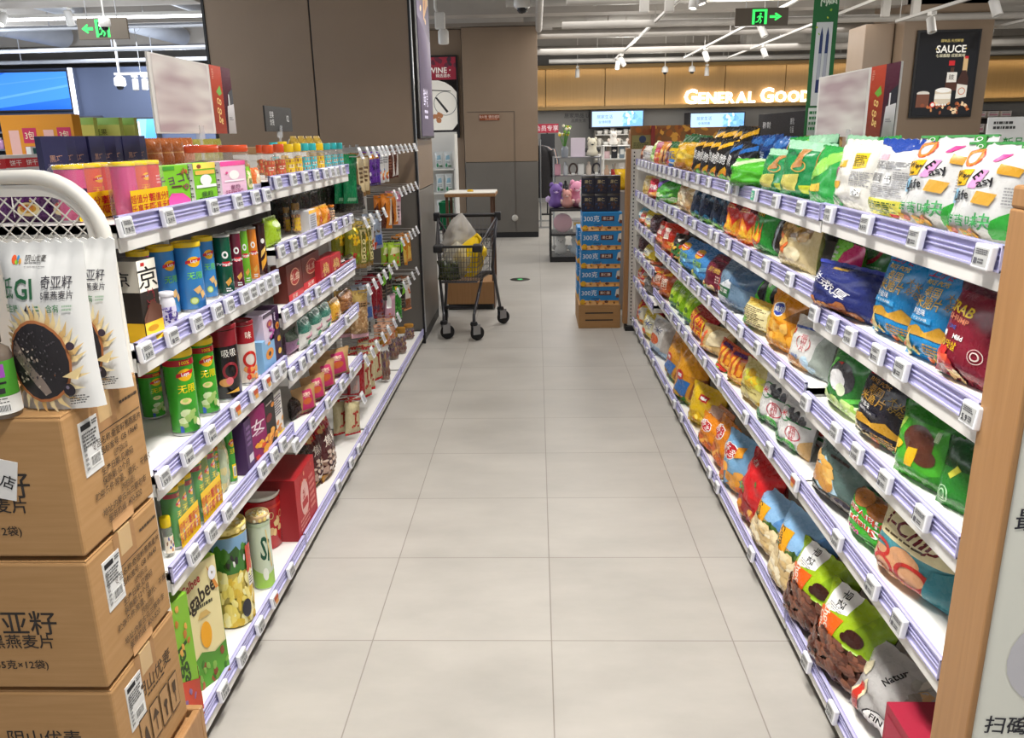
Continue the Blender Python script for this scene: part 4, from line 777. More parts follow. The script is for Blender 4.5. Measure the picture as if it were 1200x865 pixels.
def trio_parts(cols, banner):
    def b():
        r = .034; mb = MB(); out = []
        sh = MB(); sh.box(-r*3.1, r*3.1, -r-.002, -r-.0012, .004, .100, mat('f2c81c', 'gloss'))
        Canvas(r*6.2, .096).draw('t 超值分享 .28 .66 .24 c8242a;t 乐享无限 .28 .3 .24 c8242a;t 超值分享 .78 .66 .24 c8242a;t 乐享无限 .78 .3 .24 c8242a;e .52 .3 .04 e0842a', 'gloss').lay(sh, flat_grid((-r*3.1, -r-.0022, .004), (r*6.2, 0, 0), (0, 0, .096)), 1, 1)
        for i, c in enumerate(cols):
            ps = can_parts(r*.985, .2, c[0], c[1], seed=i)
            for n, m in ps:
                dx = (i-(len(cols)-1)/2)*2*r
                if n is None: mb.merge(m, dx)
                else: out.append((n, MB().merge(m, dx)))
        wr = MB(); wr.box(-r*3.1, r*3.1, -r-.001, r+.001, .001, .197, clear('cling_wrap', 'f4f6f4', .10, .1), .012)
        return [(None, mb)]+out+[('banner', sh), ('wrap', wr)]
    return b
D['triopink'] = dict(dims=(.211, .2, .07), desc='wrapped pink chip can trio with yellow banner', name='can_multipack', cat='can pack', b=trio_parts([('d23a80', 'r .4 .3 .6 .62 c82a70'), ('e05a3a', LAY+'t 无限 .5 .56 .1 e8a02a'), ('d8403a', 's .4 .6 .6 .8 3 e8a0a0')], 1))
D['triogreen'] = dict(dims=(.211, .2, .07), desc='wrapped trio of green chip cans with yellow banner', name='can_multipack', cat='can pack', b=trio_parts([('3f9a34', GR), ('7a9a3a', LAY+'t 无限 .5 .6 .1 e8d21e'), ('4a9a4a', GR)], 1))
can('blacktin', 'black and red tin with fruit ring picture', '1f1a1c', 'r 0 .78 1 1 8a1f2a;t 吸吸 .5 .68 .09 e0dad2;o .5 .42 .14 8a2a32 .3;e .40 .26 .11 d89a5a .6;e .46 .28 .06 e07a80;p e8b04a .38 .1 .6 .16 .62 .1', lid='8a1c26', lidh=.012, h=.2, r=.045)
can('redtin', 'white and red tin with tomato ring picture', 'e8ddd0', 'r 0 .7 1 1 a5202a;t 味 .5 .84 .1 e8ddd0;o .5 .42 .18 c02a22 .35;b .35 .1 .65 .28 8 .012 d2382a,e8a05a', lid='8a1c26', lidh=.012, h=.2, r=.04)
box('skybox', 'pale blue pack with orange chip picture', '86b4dc', 'e .5 .5 .3 e0903a .8;e .5 .5 .1 3a3a4a;e .5 .82 .12 e0903a .6;s .2 .06 .8 .14 1 3a5a8a', w=.07, h=.1, d=.05)
box('violetbox', 'white and violet pack with purple slice picture', 'd8c8dc', 'e .5 .6 .24 c97a3a .8;o .5 .6 .2 8a3a7a .4;b .2 .1 .8 .4 6 .008 b04a9a,8a2a7a;r 0 .88 1 1 2a1a2e', w=.07, h=.1, d=.05)
box('purpleslim', 'dark purple box with golden chip pictures', '3a1a42', 't ner .4 .84 .08 d8c8e0 -90;e .6 .66 .26 e8a02a 1;e .6 .66 .14 c83a22 1;e .65 .42 .24 f0b43a .9;e .6 .2 .24 f0c04a .9', w=.05, h=.2, d=.05)
box('purpletall', 'narrow dark purple box', '4a2a5a', 'r .3 .2 .9 .34 d8d0dc;s .2 .5 .8 .9 4 8a6a9a', w=.035, h=.19, d=.06)
box('magenta', 'magenta box with white brush lettering', '8a1a5a', 't 女 .5 .66 .2 ecdce4;s .3 .5 .8 .56 1 d8a8c0;b .2 .04 .95 .34 16 .011 e8a02a,d2382a,e05a2a,f0b84a;p 4a0a2a 0 0 .2 0 .3 .1 0 .2', w=.065, h=.2, d=.06)
box('blackorange', 'black box with orange crisp picture', '241c1c', 'e .4 .62 .26 7a1f2a;e .8 .8 .15 d88a3a;b .1 .05 .95 .4 12 .014 e8962a,d2802a,f0aa4a;s .2 .86 .8 .92 1 b8a8a0', w=.06, h=.2, d=.06)
box('whitestar', 'white box with doodles and orange picture', 'e4dfd8', 's .1 .5 .9 .95 8 4a3a5a;b .1 .12 .9 .4 6 .012 e0843a,d8a05a;r 0 0 1 .1 e8c83a', w=.055, h=.2, d=.05)
can('greensolo', 'tall green chip can with barcode strip', '3f9a34', LAY+'t 无限 .5 .62 .08 e8d21e;r .38 .08 .62 .36 f0d21e;r .42 .12 .58 .32 w;r .44 .14 .46 .3 k;r .48 .14 .5 .3 k;r .53 .14 .56 .3 k', h=.2, lid='e8dfc0')
bag('clearsnack', 'clear cellophane snack bag', 'b9c2a4', 'b .1 .05 .9 .9 20 .014 d8c890,e8e0c0,a8b07a', w=.07, h=.18, d=.04)
jar('yellowcup', 'small cup with yellow lid', 'f2d01e', 'e8ddc8', r=.03, h=.1, name='snack_cup', nuts=False, labops='b .2 .1 .8 .9 10 .006 d88a4a,2a4a9a,8a5a3a', lidh=.024)
# bottom shelf, near
box('jagabee', 'cream potato stick box with green picture', 'e6d9a2', 't Calbee .36 .87 .075 b3242a 12;t Jagabee .50 .75 .13 33261c 12;s .35 .64 .8 .69 1 3a3a2a;p 4f8a2e 0 .0 1 0 1 .28 .7 .24 .4 .3 0 .2;b 0 .0 1 .22 20 .008 a85a3a,8a4a2a,3f7a24,7fae4a;e .55 .42 .13 eaa51e 1.3;p c9a860 .4 .57 .72 .57 .62 .62 .48 .62;p d88a3a .74 .96 .82 .9 .98 .74 .9 .74;o .86 .88 .09 e8e8f0 .8', side='r 0 0 1 1 93bb2e;b .1 .1 .9 .95 14 .007 3f7a24,d89a5a,b8502a', top='r 0 0 1 1 a8c83a', w=.13, h=.2, d=.06)
box('jaganarrow', 'narrow green potato stick box with red base', '7fb52e', 't Jaga .5 .5 .16 2f4a1a -80;b .1 .55 .9 .95 8 .006 d8a04a,b8742a,c98a3a;p a8402e 0 0 1 0 1 .3 0 .4;b .1 .02 .9 .3 8 .006 7a3a4a,8a6a9a', side='r 0 0 1 .4 a8402e;b .1 .4 .9 .95 10 .006 d8a04a,4f8a2e', w=.06, h=.17, d=.06)
def tub(key, desc, col, ops, r, h, content=None, **kw):
    def b():
        ps = can_parts(r, h, col, ops, lid=None, rim=False, seed=5, taper=.9, **kw)
        l = MB(); l.lathe([(r*1.0, h-.006), (r*1.025, h-.003), (r*1.0, h), (r*.97, h-.002), (r*.96, h-.012), (.001, h-.012)], mat(content or 'e8e4da', 'gloss'), seg=32); 
        if content:
            rnd = random.Random(3)
            for i in range(60):
                a = rnd.random()*6.28; q = r*.9*math.sqrt(rnd.random()); c = (q*math.cos(a), q*math.sin(a), h-.012)
                l.lathe([(.009, 0), (.010, .004), (.005, .008)], mat(rnd.choice(['f2e6a8', 'e8cf7a', 'f6efd0']), 'matte'), c, 6)
        return ps+[('lid', l)]
    D[key] = dict(dims=(2*r, h, 2*r), desc=desc, name='snack_tub', cat='snack tub', b=b)
tub('corntub', 'large tub with meadow picture and yellow corn puffs', 'c9b456', 'r 0 .84 1 1 7fa8cc;p 8fb8d8 0 .84 .3 .9 .6 .84;r 0 .60 1 .84 3f7a2e;b 0 .72 1 .84 16 .016 2f5a1f,4f8a35;b .3 .68 .62 .78 6 .007 f2f2ef,2a2a2a;b 0 .02 1 .60 120 .015 ecd66a,f2e28a,dcb83f,f6eca8 6;r .62 .56 .74 .86 c8452e;r .63 .40 .76 .56 eee8dc;s .64 .42 .75 .54 4 5a5a4a;e .56 .18 .07 2a2a36', .062, .175, 'e8d27a')
tub('stub', 'pale green tub with large letter S', 'cfdcc4', 'p 9fc85a 0 0 1 0 1 .3 .5 .2 0 .34;t Si .5 .62 .36 175038 -12;p e0c88a .62 .3 .66 .3 .56 .9 .53 .9;e .45 .22 .07 eef2e6;r 0 .95 1 1 b8c8a8', .048, .145, 'd8b88a')
tub('redtub', 'round red gift tin', 'b81c22', 'r 0 .84 1 .9 d2382a;b .35 .3 .65 .6 8 .012 e8c88a,d8b07a;o .42 .7 .04 d8b07a;o .6 .66 .04 d8b07a', .07, .15)
box('redbox', 'bright red gift box with white emblem', 'b81f26', 'e .4 .55 .2 e8b8b0 1.1;r .26 .4 .54 .52 b81f26;t 礼 .4 .58 .18 b81f26;s .65 .2 .9 .8 6 e08a80;s .1 .1 .55 .3 3 e08a80;b .05 .75 .95 .95 6 .006 d8604a,e8a080', w=.2, h=.15, d=.12, side='r 0 0 1 1 8a1218', top='r 0 0 1 1 a5191f')
box('darkred', 'dark red gift box behind the tubs', '7a1218', 's .1 .3 .8 .7 3 b85a50', w=.2, h=.14, d=.12)
zA = [t-.019 for t in LTA]; zB = [t-.019 for t in LTB]
def rowl(z, where, items, back=.05, lean=0): row(-1, z, where, items, back, lean)
rowl(zA[0], 'on near left top shelf', [('triopink', 136, 181, 189, dict(yaw=0, back=.05)), ('shinbox', 182, 208, 194, dict(yaw=8)), ('greeninfo', 219, 240, 191, dict(yaw=6)), ('pinkinfo', 250, 275, 189, dict(yaw=4)), ('minigreen', 280, 291, 196, {}), ('miniorange', 292, 301, 197, {})])
rowl(zA[0], 'behind front row, near left top shelf', [('triopink', 70, 132, 192, dict(back=.15))])
rowl(zA[1], 'on near left second shelf', [
    ('choco', 149, 166, 304, dict(yaw=8)), ('violetjar', 166, 187, 348, dict(back=.04)), ('violetjar', 184, 203, 342, dict(back=.04)), ('laypink', 154, 179, 294, dict(back=.13)), ('layblue', 177, 207, 288, dict(back=.11)),
    ('layblue', 206, 238, 283, dict(yaw=14, back=.06)), ('layblue', 229, 252, 277, dict(back=.085, yaw=10)), ('purplecan', 246, 259, 278, dict(back=.13)), ('prgreen', 252, 272, 275, dict(yaw=20)), ('prmaroon', 267, 284, 271, dict(yaw=20)), ('prlime', 279, 292, 268, dict(yaw=20)), ('prorange', 288, 302, 266, dict(yaw=20)), ('prchoco', 298, 312, 262, dict(yaw=15))])
rowl(zA[2], 'on near left third shelf', [
    ('laygreen', 197, 231, 409, dict(back=.06, yaw=16)), ('laygreen', 224, 254, 396, dict(back=.065, yaw=14)), ('laygreen', 163, 189, 430, dict(back=.22)), ('laygreen', 190, 214, 412, dict(back=.25)), ('laygreen', 240, 260, 396, dict(back=.17)), ('blacktin', 243, 281, 379, dict(yaw=16, back=.06)), ('redtin', 273, 300, 375, dict(yaw=14)), ('skybox', 297, 312, 396, {}), ('purpleslim', 311, 319, 360, {})])
place('violetbox', -1, zA[2]+.10, 297, 311, 366, back=.05, lean=0, where='on near left third shelf')
rowl(zA[3], 'on near left fourth shelf', [
    ('yellowcup', 187, 200, 606, dict(back=.045)), ('triogreen', 197, 220, 562, dict(back=.05, yaw=0)), ('triogreen', 223, 246, 530, dict(back=.05)), ('laygreen', 246, 257, 517, dict(back=.06)), ('clearsnack', 256, 263, 508, {}), ('greensolo', 262, 275, 500, dict(back=.05)), ('purpletall', 275, 283, 492, {}), ('magenta', 284, 298, 478, dict(yaw=8)), ('blackorange', 298, 311, 466, {}), ('whitestar', 312, 321, 460, {})])
rowl(SB, 'on near left bottom shelf', [
    ('jaganarrow', 203, 217, 700, dict(yaw=14)), ('jagabee', 219, 243, 660, dict(yaw=26, back=.07)), ('corntub', 249, 297, 611, dict(back=.08, yaw=18)), ('stub', 294, 321, 600, dict(yaw=20)), ('redtub', 286, 331, 575, dict(back=.15)), ('redbox', 327, 350, 548, dict(back=.09)), ('darkred', 270, 312, 580, dict(back=.27))])
# second unit: nut jars, black pouches, gift boxes, kraft bags
for k, lid, lab, n in (('jarorange', 'd9542a', 'c8553a', 'orange'), ('jaryellow', 'f0c81c', 'e6c22a', 'yellow'), ('jarteal', '35b5b8', '4fbcc6', 'turquoise')):
    jar(k, 'nut jar with %s lid' % n, lid, lab, lidh=.032, labops='s .3 .3 .7 .6 2 f2ead8')
jar('jarbig', 'large square-shouldered jar of hazelnuts with orange lid', 'd8522a', None, r=.07, h=.15, nutr=.014, lidh=.024, shoulder=.92)
jar('jarwood', 'round jar of nuts with wooden lid', 'b5812f', None, r=.045, h=.11, lidh=.022, cols=('8a5a4a', '6a3f5a', 'b98a5a', '7a4a3a'))
jar('jarbrown', 'nut jar with brown lid and yellow label', '8a6a3a', 'd8b02a', r=.04, h=.14, lidh=.03)
rowl(zA[0], 'behind front row, near left top shelf', [('jarbig', 218, 258, 170, dict(back=.24, desc='large jar of hazelnuts with orange lid')), ('jarbig', 256, 292, 170, dict(back=.22, desc='large jar of hazelnuts with orange lid'))])
rowl(zB[0], 'on farther left top shelf', [('jarorange', 307, 320.5, 170, dict(yaw=20)), ('jarorange', 320, 333, 169, dict(yaw=20)), ('jaryellow', 332, 344, 169, dict(yaw=20)), ('jaryellow', 342, 353, 168.5, dict(yaw=20)), ('jarteal', 351.5, 362, 168, dict(yaw=20)), ('jarteal', 360.5, 370.5, 168, dict(yaw=20)), ('jaryellow', 369.5, 379, 168, dict(yaw=20)), ('jarteal', 378, 387, 168, dict(yaw=20)), ('jarteal', 386, 394.5, 167.5, dict(yaw=20)), ('jarteal', 393.5, 401.5, 167.5, dict(yaw=20))])
rowl(zB[0], 'behind front row, farther left top shelf', [('jarorange', 300, 311, 170, dict(back=.16)), ('jaryellow', 326, 337, 166, dict(back=.2)), ('jarteal', 316, 326, 167, dict(back=.2)), ('jaryellow', 344, 353, 168, dict(back=.18))])
bag('goldwrap', 'gold wrapped pack with ribbed top', 'b8952e', 'b .1 .3 .9 .9 10 .01 d8b84a,8a6a1a', w=.08, h=.14, d=.05)
rowl(zB[0], 'in back row, farther left top shelf', [('goldwrap', 341, 348, 160, dict(back=.3)), ('goldwrap', 350, 357, 160, dict(back=.3)), ('goldwrap', 359, 366, 160, dict(back=.3)), ('goldwrap', 368, 375, 160, dict(back=.3))])
bag('blackpouch', 'black pouch with clear edge', '1d1a1a', 'r .86 .05 .97 .95 6a6560;s .2 .4 .7 .5 2 4a4540', w=.09, h=.17, d=.04, flat=True)
bag('limepouch', 'lime green pouch with pale leaf print', '9fbf2a', 'e .5 .75 .3 c8d8a0 .7;e .5 .2 .08 3a2a1a;s .3 .5 .8 .6 2 5a7a1a', w=.09, h=.17, d=.06)
box('whiteyellow', 'white carton with yellow lid', 'd8d8dc', 'r 0 .85 1 1 e8a81e;s .15 .1 .85 .8 7 8a8a90', w=.07, h=.13, d=.05)
bag('orangefood', 'orange nut pouch with red print', 'd8861e', 't 果 .6 .4 .25 c8242a;p e8b04a 0 .1 .3 .7 .2 .1;r 0 .9 1 1 e8a81e', w=.08, h=.15, d=.05)
jar('jarclear', 'jar of pale peanuts with orange lid', 'd8802a', None, r=.036, h=.13, cols=('d8b48a', 'c99a6a', 'e0c49a'))
rowl(zB[1], 'on farther left second shelf', [('limepouch', 308, 322, 254, dict(back=.06)), ('jarbrown', 331, 339, 243, dict(back=.12)), ('jarbrown', 341, 351, 238, dict(back=.07)), ('whiteyellow', 353, 362, 246, {}), ('orangefood', 363, 372, 243, {}), ('orangefood', 372, 381, 240, {}), ('jarclear', 382, 391, 240, {})])
bag('seaweed', 'glossy black seaweed pack', '16150f', 'r .1 .1 .9 .3 2a2a22;r .86 .05 .97 .95 5a5550', w=.09, h=.2, d=.03, flat=True)
for i, u in enumerate((330, 341, 352, 363, 373, 384, 397, 405, 412)):
    place('seaweed', -1, zB[1], u-7, u+6, 216-i*.4, back=.2 if i < 6 else .07+.03*(8-i), lean=0, yaw=18, where='in back row, farther left second shelf' if i < 6 else 'on farther left second shelf')
box('whitetray', 'flat white carton behind the nut jars', 'dcd9d4', w=.5, h=.026, d=.2, name='carton', cat='box')
for i in range(3): spawn('whitetray', (-1.30+.012*i, 4.0, 1.552+.027*i), R_(90), desc='flat white carton behind the nut jars, '+('lowest', 'middle', 'topmost')[i]+' of three')
box('browntray', 'torn brown carton on the white cartons', 'a8835a', w=.3, h=.03, d=.16, name='carton', cat='box'); spawn('browntray', (-1.30, 3.93, 1.634), R_(86))
box('giftbrown', 'brown red gift box with round red seal', '6a2a1e', 'e .5 .62 .32 a82a28 1;o .5 .62 .3 d8b08a .1;t 礼盒 .5 .62 .16 e8d0b8;r 0 0 1 .22 b3242a;t 坚果 .4 .11 .1 f0d8c8', w=.13, h=.17, d=.05)
box('giftred', 'bright red gift carton with gold print', 'b3202a', 'b .2 .2 .8 .8 10 .012 d8a85a,c8804a;t 福 .5 .5 .3 e8c07a', w=.1, h=.15, d=.05)
bag('blackred', 'black pouch with red base', '26201e', 'r 0 0 1 .45 b3303a;s .2 .6 .8 .8 2 c8c0b8', w=.1, h=.13, d=.05)
rowl(zB[2], 'on farther left third shelf', [('giftbrown', 327, 345, 308, dict(back=.06)), ('giftbrown', 345, 366, 298, dict(back=.08)), ('giftred', 367, 379, 303, {}), ('giftred', 379, 391, 298, {}), ('blackred', 391, 400, 302, {}), ('blackred', 401, 410, 301, {})])
bag('pinkherb', 'pink pouch with grey leaf top and green badge', 'a880a0', 'r .0 .6 1 1 6a7a6a;p d8a0b8 .3 .3 .9 .4 .9 .1 .4 .1;e .6 .4 .26 3f9a5a .7;t 花 .6 .4 .14 w', w=.12, h=.2, d=.06)
bag('whiteherb', 'white pouch with teal top and pink print', 'dcdcd4', 'r 0 .55 1 1 3f7a6a;p e89ab0 .2 .4 .8 .5 .9 .38 .3 .3;e .4 .2 .14 3f9a5a;s .2 .3 .8 .4 1 6a6a5a', w=.12, h=.19, d=.06)
bag('yellownut', 'yellow pouch with white flowers', 'dca63a', 'b .1 .1 .9 .9 12 .012 f2ecd8,c9802a,5fae4a', w=.11, h=.19, d=.06)
bag('nutbag', 'clear bag of brown nuts', '9a6a42', 'b 0 .02 1 .95 60 .011 a8703f,8a5428,c08a58,6f4020', w=.11, h=.19, d=.06)
rowl(zB[3], 'on farther left fourth shelf', [('pinkherb', 333, 347, 386, dict(back=.08)), ('whiteherb', 348, 360, 372, {}), ('whiteherb', 360, 372, 362, {}), ('whiteherb', 372, 383, 355, {}), ('yellownut', 384, 394, 350, {}), ('nutbag', 395, 407, 341, {})])
bag('darkherb', 'dark brown pouch with green sprig', '2e241f', 'p 5fae3a .5 .2 .6 .25 .56 .5 .5 .3;b .1 .05 .9 .4 10 .012 5a4434,6f5a48;s .2 .7 .8 .9 3 6a5a50', w=.12, h=.2, d=.06)
bag('kraftpink', 'kraft paper pouch with magenta label', 'b08a5a', 'p c02a62 .25 .2 .8 .2 .75 .88 .35 .88;e .5 .5 .2 c8602a 1.2;r 0 0 1 .06 c02a62;t 枣 .5 .72 .13 e8c8b0;r .3 .1 .8 .15 5a3a2a', fin='matte', w=.1, h=.2, d=.05)
rowl(zB[4], 'on farther left bottom-but-one shelf', [('darkherb', 339, 352, 462, dict(back=.08)), ('kraftpink', 350, 360, 453, dict(yaw=34)), ('kraftpink', 361, 371, 440, dict(yaw=34)), ('kraftpink', 372, 382, 424, dict(yaw=36)), ('kraftpink', 384, 396, 410, dict(yaw=36))])
bag('maroonnut', 'maroon bag of striped seeds with red top', '4f1f22', 'r 0 .78 1 1 b3242a;b .1 .8 .9 .98 6 .012 d8b87a,c89a5a;t 焦糖 .5 .62 .13 e8dcd0;b .05 .12 .95 .46 46 .010 d8c0b0,b89a88,8a6a58,e8d8c8;r 0 0 1 .12 a87a3a', w=.12, h=.26, d=.07)
rowl(SB, 'on farther left bottom shelf', [('maroonnut', 375, 388, 486, dict(back=.07, lean=4)), ('maroonnut', 362, 373, 500, dict(back=.1, lean=4)), ('darkherb', 350, 361, 520, dict(back=.12))])
# ---- hooks with their hanging packs
def hook_parts():
    m = MB(); L = .43
    m.tube([(0, .44, 0), (0, 0, 0), (0, -.012, .012)], .0032, mat('d9dadb', 'metal'), 6)
    m.tube([(0, .44, .028), (0, .02, .028), (0, -.02, .02)], .0026, mat('d9dadb', 'metal'), 6)
    m.box(-.02, .02, .436, .442, -.01, .045, mat('d9dadb', 'metal'))
    h = MB(); h.prism([(-.034, -.012), (-.029, -.014), (-.006, .046), (-.011, .048)], -.030, .030, mat('f4f5f8', 'gloss'), 'x')
    h.prism([(-.0325, -.003), (-.0305, -.004), (-.0165, .032), (-.0185, .033)], -.021, .021, mat('a2a3aa', 'matte'), 'x')
    return [(None, m), ('price_holder', h)]
D['hook'] = dict(dims=(.05, .05, .45), desc='chrome display hook with price holder', name='display_hook', cat='hook', b=hook_parts)
def hang_mesh(w, h, d, col, ops, seed):
    mb = bag_mesh(w, h, d, col, ops, seed=seed, flat=True, crease=1.2, nu=10, nv=12)
    mb.v = [(x, y-.0, z-h+.012) for x, y, z in mb.v]; return mb
def hang(key, desc, col, ops, w=.1, h=.2, d=.025):
    D[key] = dict(dims=(w, h, d), desc=desc, name='hanging_pack', cat='snack pack', b=lambda: [(None, hang_mesh(w, h, d, col, ops, sum(map(ord, key))))])
hang('h_green', 'long emerald green hanging pack', '12824f', 'r .2 .05 .9 .12 8fc6a0;r .86 0 .94 1 0c5a38', .1, .26)
hang('h_gold', 'slim gold and brown hanging pack', '8a6a3a', 'r .2 .1 .8 .9 d8c49a;s .3 .3 .7 .7 4 5a3a1a', .09, .24)
hang('h_purple', 'violet hanging pack with orange clip', '5a2a92', 'r .2 .8 .8 .92 e89a2a;b .1 .1 .9 .6 8 .012 3a1a6a,e8e0f0;r 0 0 1 .08 2a1a4a', .1, .2)
hang('h_white', 'white hanging pack with small pictures', 'd8d8d8', 'b .1 .1 .9 .5 10 .012 e8a02a,7a9ac8,c8603a;s .2 .6 .8 .9 4 8a8a90', .09, .2)
hang('h_brown', 'brown hanging snack pack with white corner', '5f2f22', 'p e8e0d8 .6 .05 .95 .1 .9 .9 .75 .9;s .1 .3 .5 .7 4 a8705a', .09, .19)
hang('h_nut', 'green and gold nut pack', '7c7a26', 'r 0 .9 1 1 b8a05a;r 0 0 1 .1 a8843f;b .1 .55 .55 .88 14 .014 f0c81e,e0a81e;b .1 .12 .5 .45 10 .016 c8303a,b3242a,7a9a2a;r .62 .14 .92 .86 d8c88a;r .66 .18 .88 .82 6a6a2a;o .77 .6 .1 e8dca0 .4;o .77 .42 .1 e8dca0 .4;o .77 .26 .1 e8dca0 .4', .16, .27, .05)
hang('h_blue', 'silver and blue hanging fish pack', '9aa4b4', 'r .2 .1 .8 .4 3f62a8;b .1 .4 .9 .9 8 .014 5a4a3a,7a6a5a,c8ccd4;r .0 0 .3 .2 c8503a', .11, .22)
hang('h_orange', 'orange hanging pack with brown fold', 'd07a22', 'p 5a2a1a 0 0 .4 0 .3 .8 0 .6;p e8d8c0 .6 .1 .9 .1 .95 .9 .8 .9', .1, .22)
hang('h_lime', 'lime green hanging pack with shrimp picture', '9fc03a', 'b .2 .1 .9 .5 8 .014 e0905a,d8602a;p e8e8b0 .1 .5 .9 .6 .8 .8 .2 .8', .12, .17)
hang('h_amber', 'amber hanging pack with dark side', 'd0861a', 'p 3a2a1a 0 .1 .2 .1 .25 .95 0 .95;p e8c05a .3 .1 .8 .1 .75 .5 .4 .6', .1, .22)
hang('h_pinkwhite', 'pink and white hanging pack', 'e4c8d0', 'r 0 .7 1 1 d88aa0;s .2 .2 .8 .6 4 8a6a70', .09, .24)
hang('h_red', 'crimson hanging pack with dried plum window', '8a1a2a', 'b .1 .02 .9 .3 10 .014 5a2f4a,7a4a62,4a2438;o .5 .72 .12 b85a60;r 0 .94 1 1 6a1018', .11, .24)
hang('h_dark', 'black hanging pack with green corner', '24201c', 'p 7fc83a .5 .5 .9 .6 .9 .9 .6 .9;s .2 .1 .8 .4 3 7a6a5a', .1, .2)
hang('h_nutclear', 'tall clear peanut pack with gold header', 'b58e62', 'r 0 .78 1 1 b39655;s .1 .66 .9 .76 2 3a2a1a;b 0 .1 1 .64 70 .010 d8b488,c49a6a,e2c8a0,a87a4e;r 0 0 1 .1 d8a8b4', .13, .27, .06)
hang('h_cream', 'cream pouch with red bird pattern', 'd0c49a', 'r 0 0 1 .07 c8242a;b .3 .2 .8 .8 6 .012 b8402e,a8302a;r 0 .93 1 1 b3242a;p a83a2a .45 .25 .55 .3 .6 .6 .5 .7', .11, .27, .04)
hang('h_leaf', 'leaf green hanging bunch pack', '2f8a2a', 'b .05 .02 .95 .95 40 .012 3f9a35,226a1f,5fb84a;r .3 .9 .6 1 e8c02a', .09, .24)
hang('h_jerky', 'brown hanging jerky pack with white label', '8a5230', 'r .1 .35 .9 .95 e4ddd4;b .2 .5 .8 .7 5 .014 e0742a,d2602a;s .2 .75 .8 .9 2 3a2a24;r 0 0 1 .05 d8905a', .1, .26)
hang('h_redpouch', 'red foil hanging pouch with grey window', 'a81a24', 'r .1 .1 .6 .6 b8a8a8;p d8b0a8 .2 .2 .5 .2 .4 .5', .13, .2)
hang('h_pink', 'pale pink hanging pack with white tag', 'd8a8bc', 'r .1 .5 .5 .95 ecebe8;b .3 .05 .9 .3 5 .012 c85a4a,d87a5a', .1, .2)
hang('h_salmon', 'salmon hanging pack with orange tips', 'dcae92', 'b .1 .05 .9 .4 8 .012 d2602a,e08a5a;s .2 .6 .8 .9 3 8a5a4a', .1, .15)
def hooks(z, us, packs, where, n_per=3):
    for i, u in enumerate(us):
        x = -.955; y = min(6.58, ypos(u, x, z+.012))
        spawn('hook', (x-.012, y, z), R_(90), where=where)
        pk = packs[i % len(packs)] if packs else None
        if not pk: continue
        k, hh = pk if isinstance(pk, tuple) else (pk, None); w, h, d = D[k]['dims']
        for j in range(n_per):
            spawn(k, (x-.055-j*max(.03, d*1.15)-(.02 if j else 0), y+.004*j, z+.0), R_(90+(-30 if i % 2 else -42)), roll=(-2 if i % 2 else 3), sc=(.92, 1.2, (hh or h)/h), where='on hooks, '+where)
hooks(1.60, [421, 430, 437, 444, 448.5, 453], ['h_green', 'h_gold', 'h_gold', 'h_purple', 'h_purple', 'h_white'], 'top row of the hook wall', 2)
hooks(1.60, [459, 465, 470, 475, 480, 485, 490], ['h_white', 'h_brown', 'h_brown', None, None, None, None], 'top row by the column', 2)
hooks(1.23, [427, 434, 442, 449.5], [('h_nut', .25), ('h_nut', .27), 'h_white', ('h_blue', .22)], 'second row of the hook wall', 2)
hooks(1.31, [462, 468, 473, 478, 482, 487], ['h_orange', 'h_orange', 'h_pinkwhite', None, None, None], 'second row by the column', 2)
hooks(.97, [470.5, 475.5, 480, 484, 488], ['h_lime', 'h_dark', 'h_amber', 'h_amber', None], 'third row by the column', 2)
hooks(.86, [431, 438, 444, 450, 456, 462], [('h_nutclear', .27), 'h_blue', 'h_red', 'h_red', 'h_dark', 'h_dark'], 'third row of the hook wall', 2)
hooks(.66, [466, 473, 478, 483, 488], ['h_pink', 'h_leaf', 'h_dark', 'h_jerky', None], 'bottom row by the column', 2)
hooks(.50, [428, 435, 441, 448, 454.5, 461, 466], ['h_redpouch', 'h_cream', 'h_cream', 'h_cream', None, 'h_salmon', 'h_salmon'], 'bottom row of the hook wall', 2)
hooks(.33, [424], [('h_cream', .2)], 'lowest hook row', 2)
for u, v, b in ((451, 391, .06), (461, 388, .1), (470, 384, .07), (479, 380, .08), (458, 383, .2), (487, 378, .14)):
    place('jarwood', -1, SB, u-6, u+6, v, back=b, lean=0, where='on the bottom shelf below the hooks')
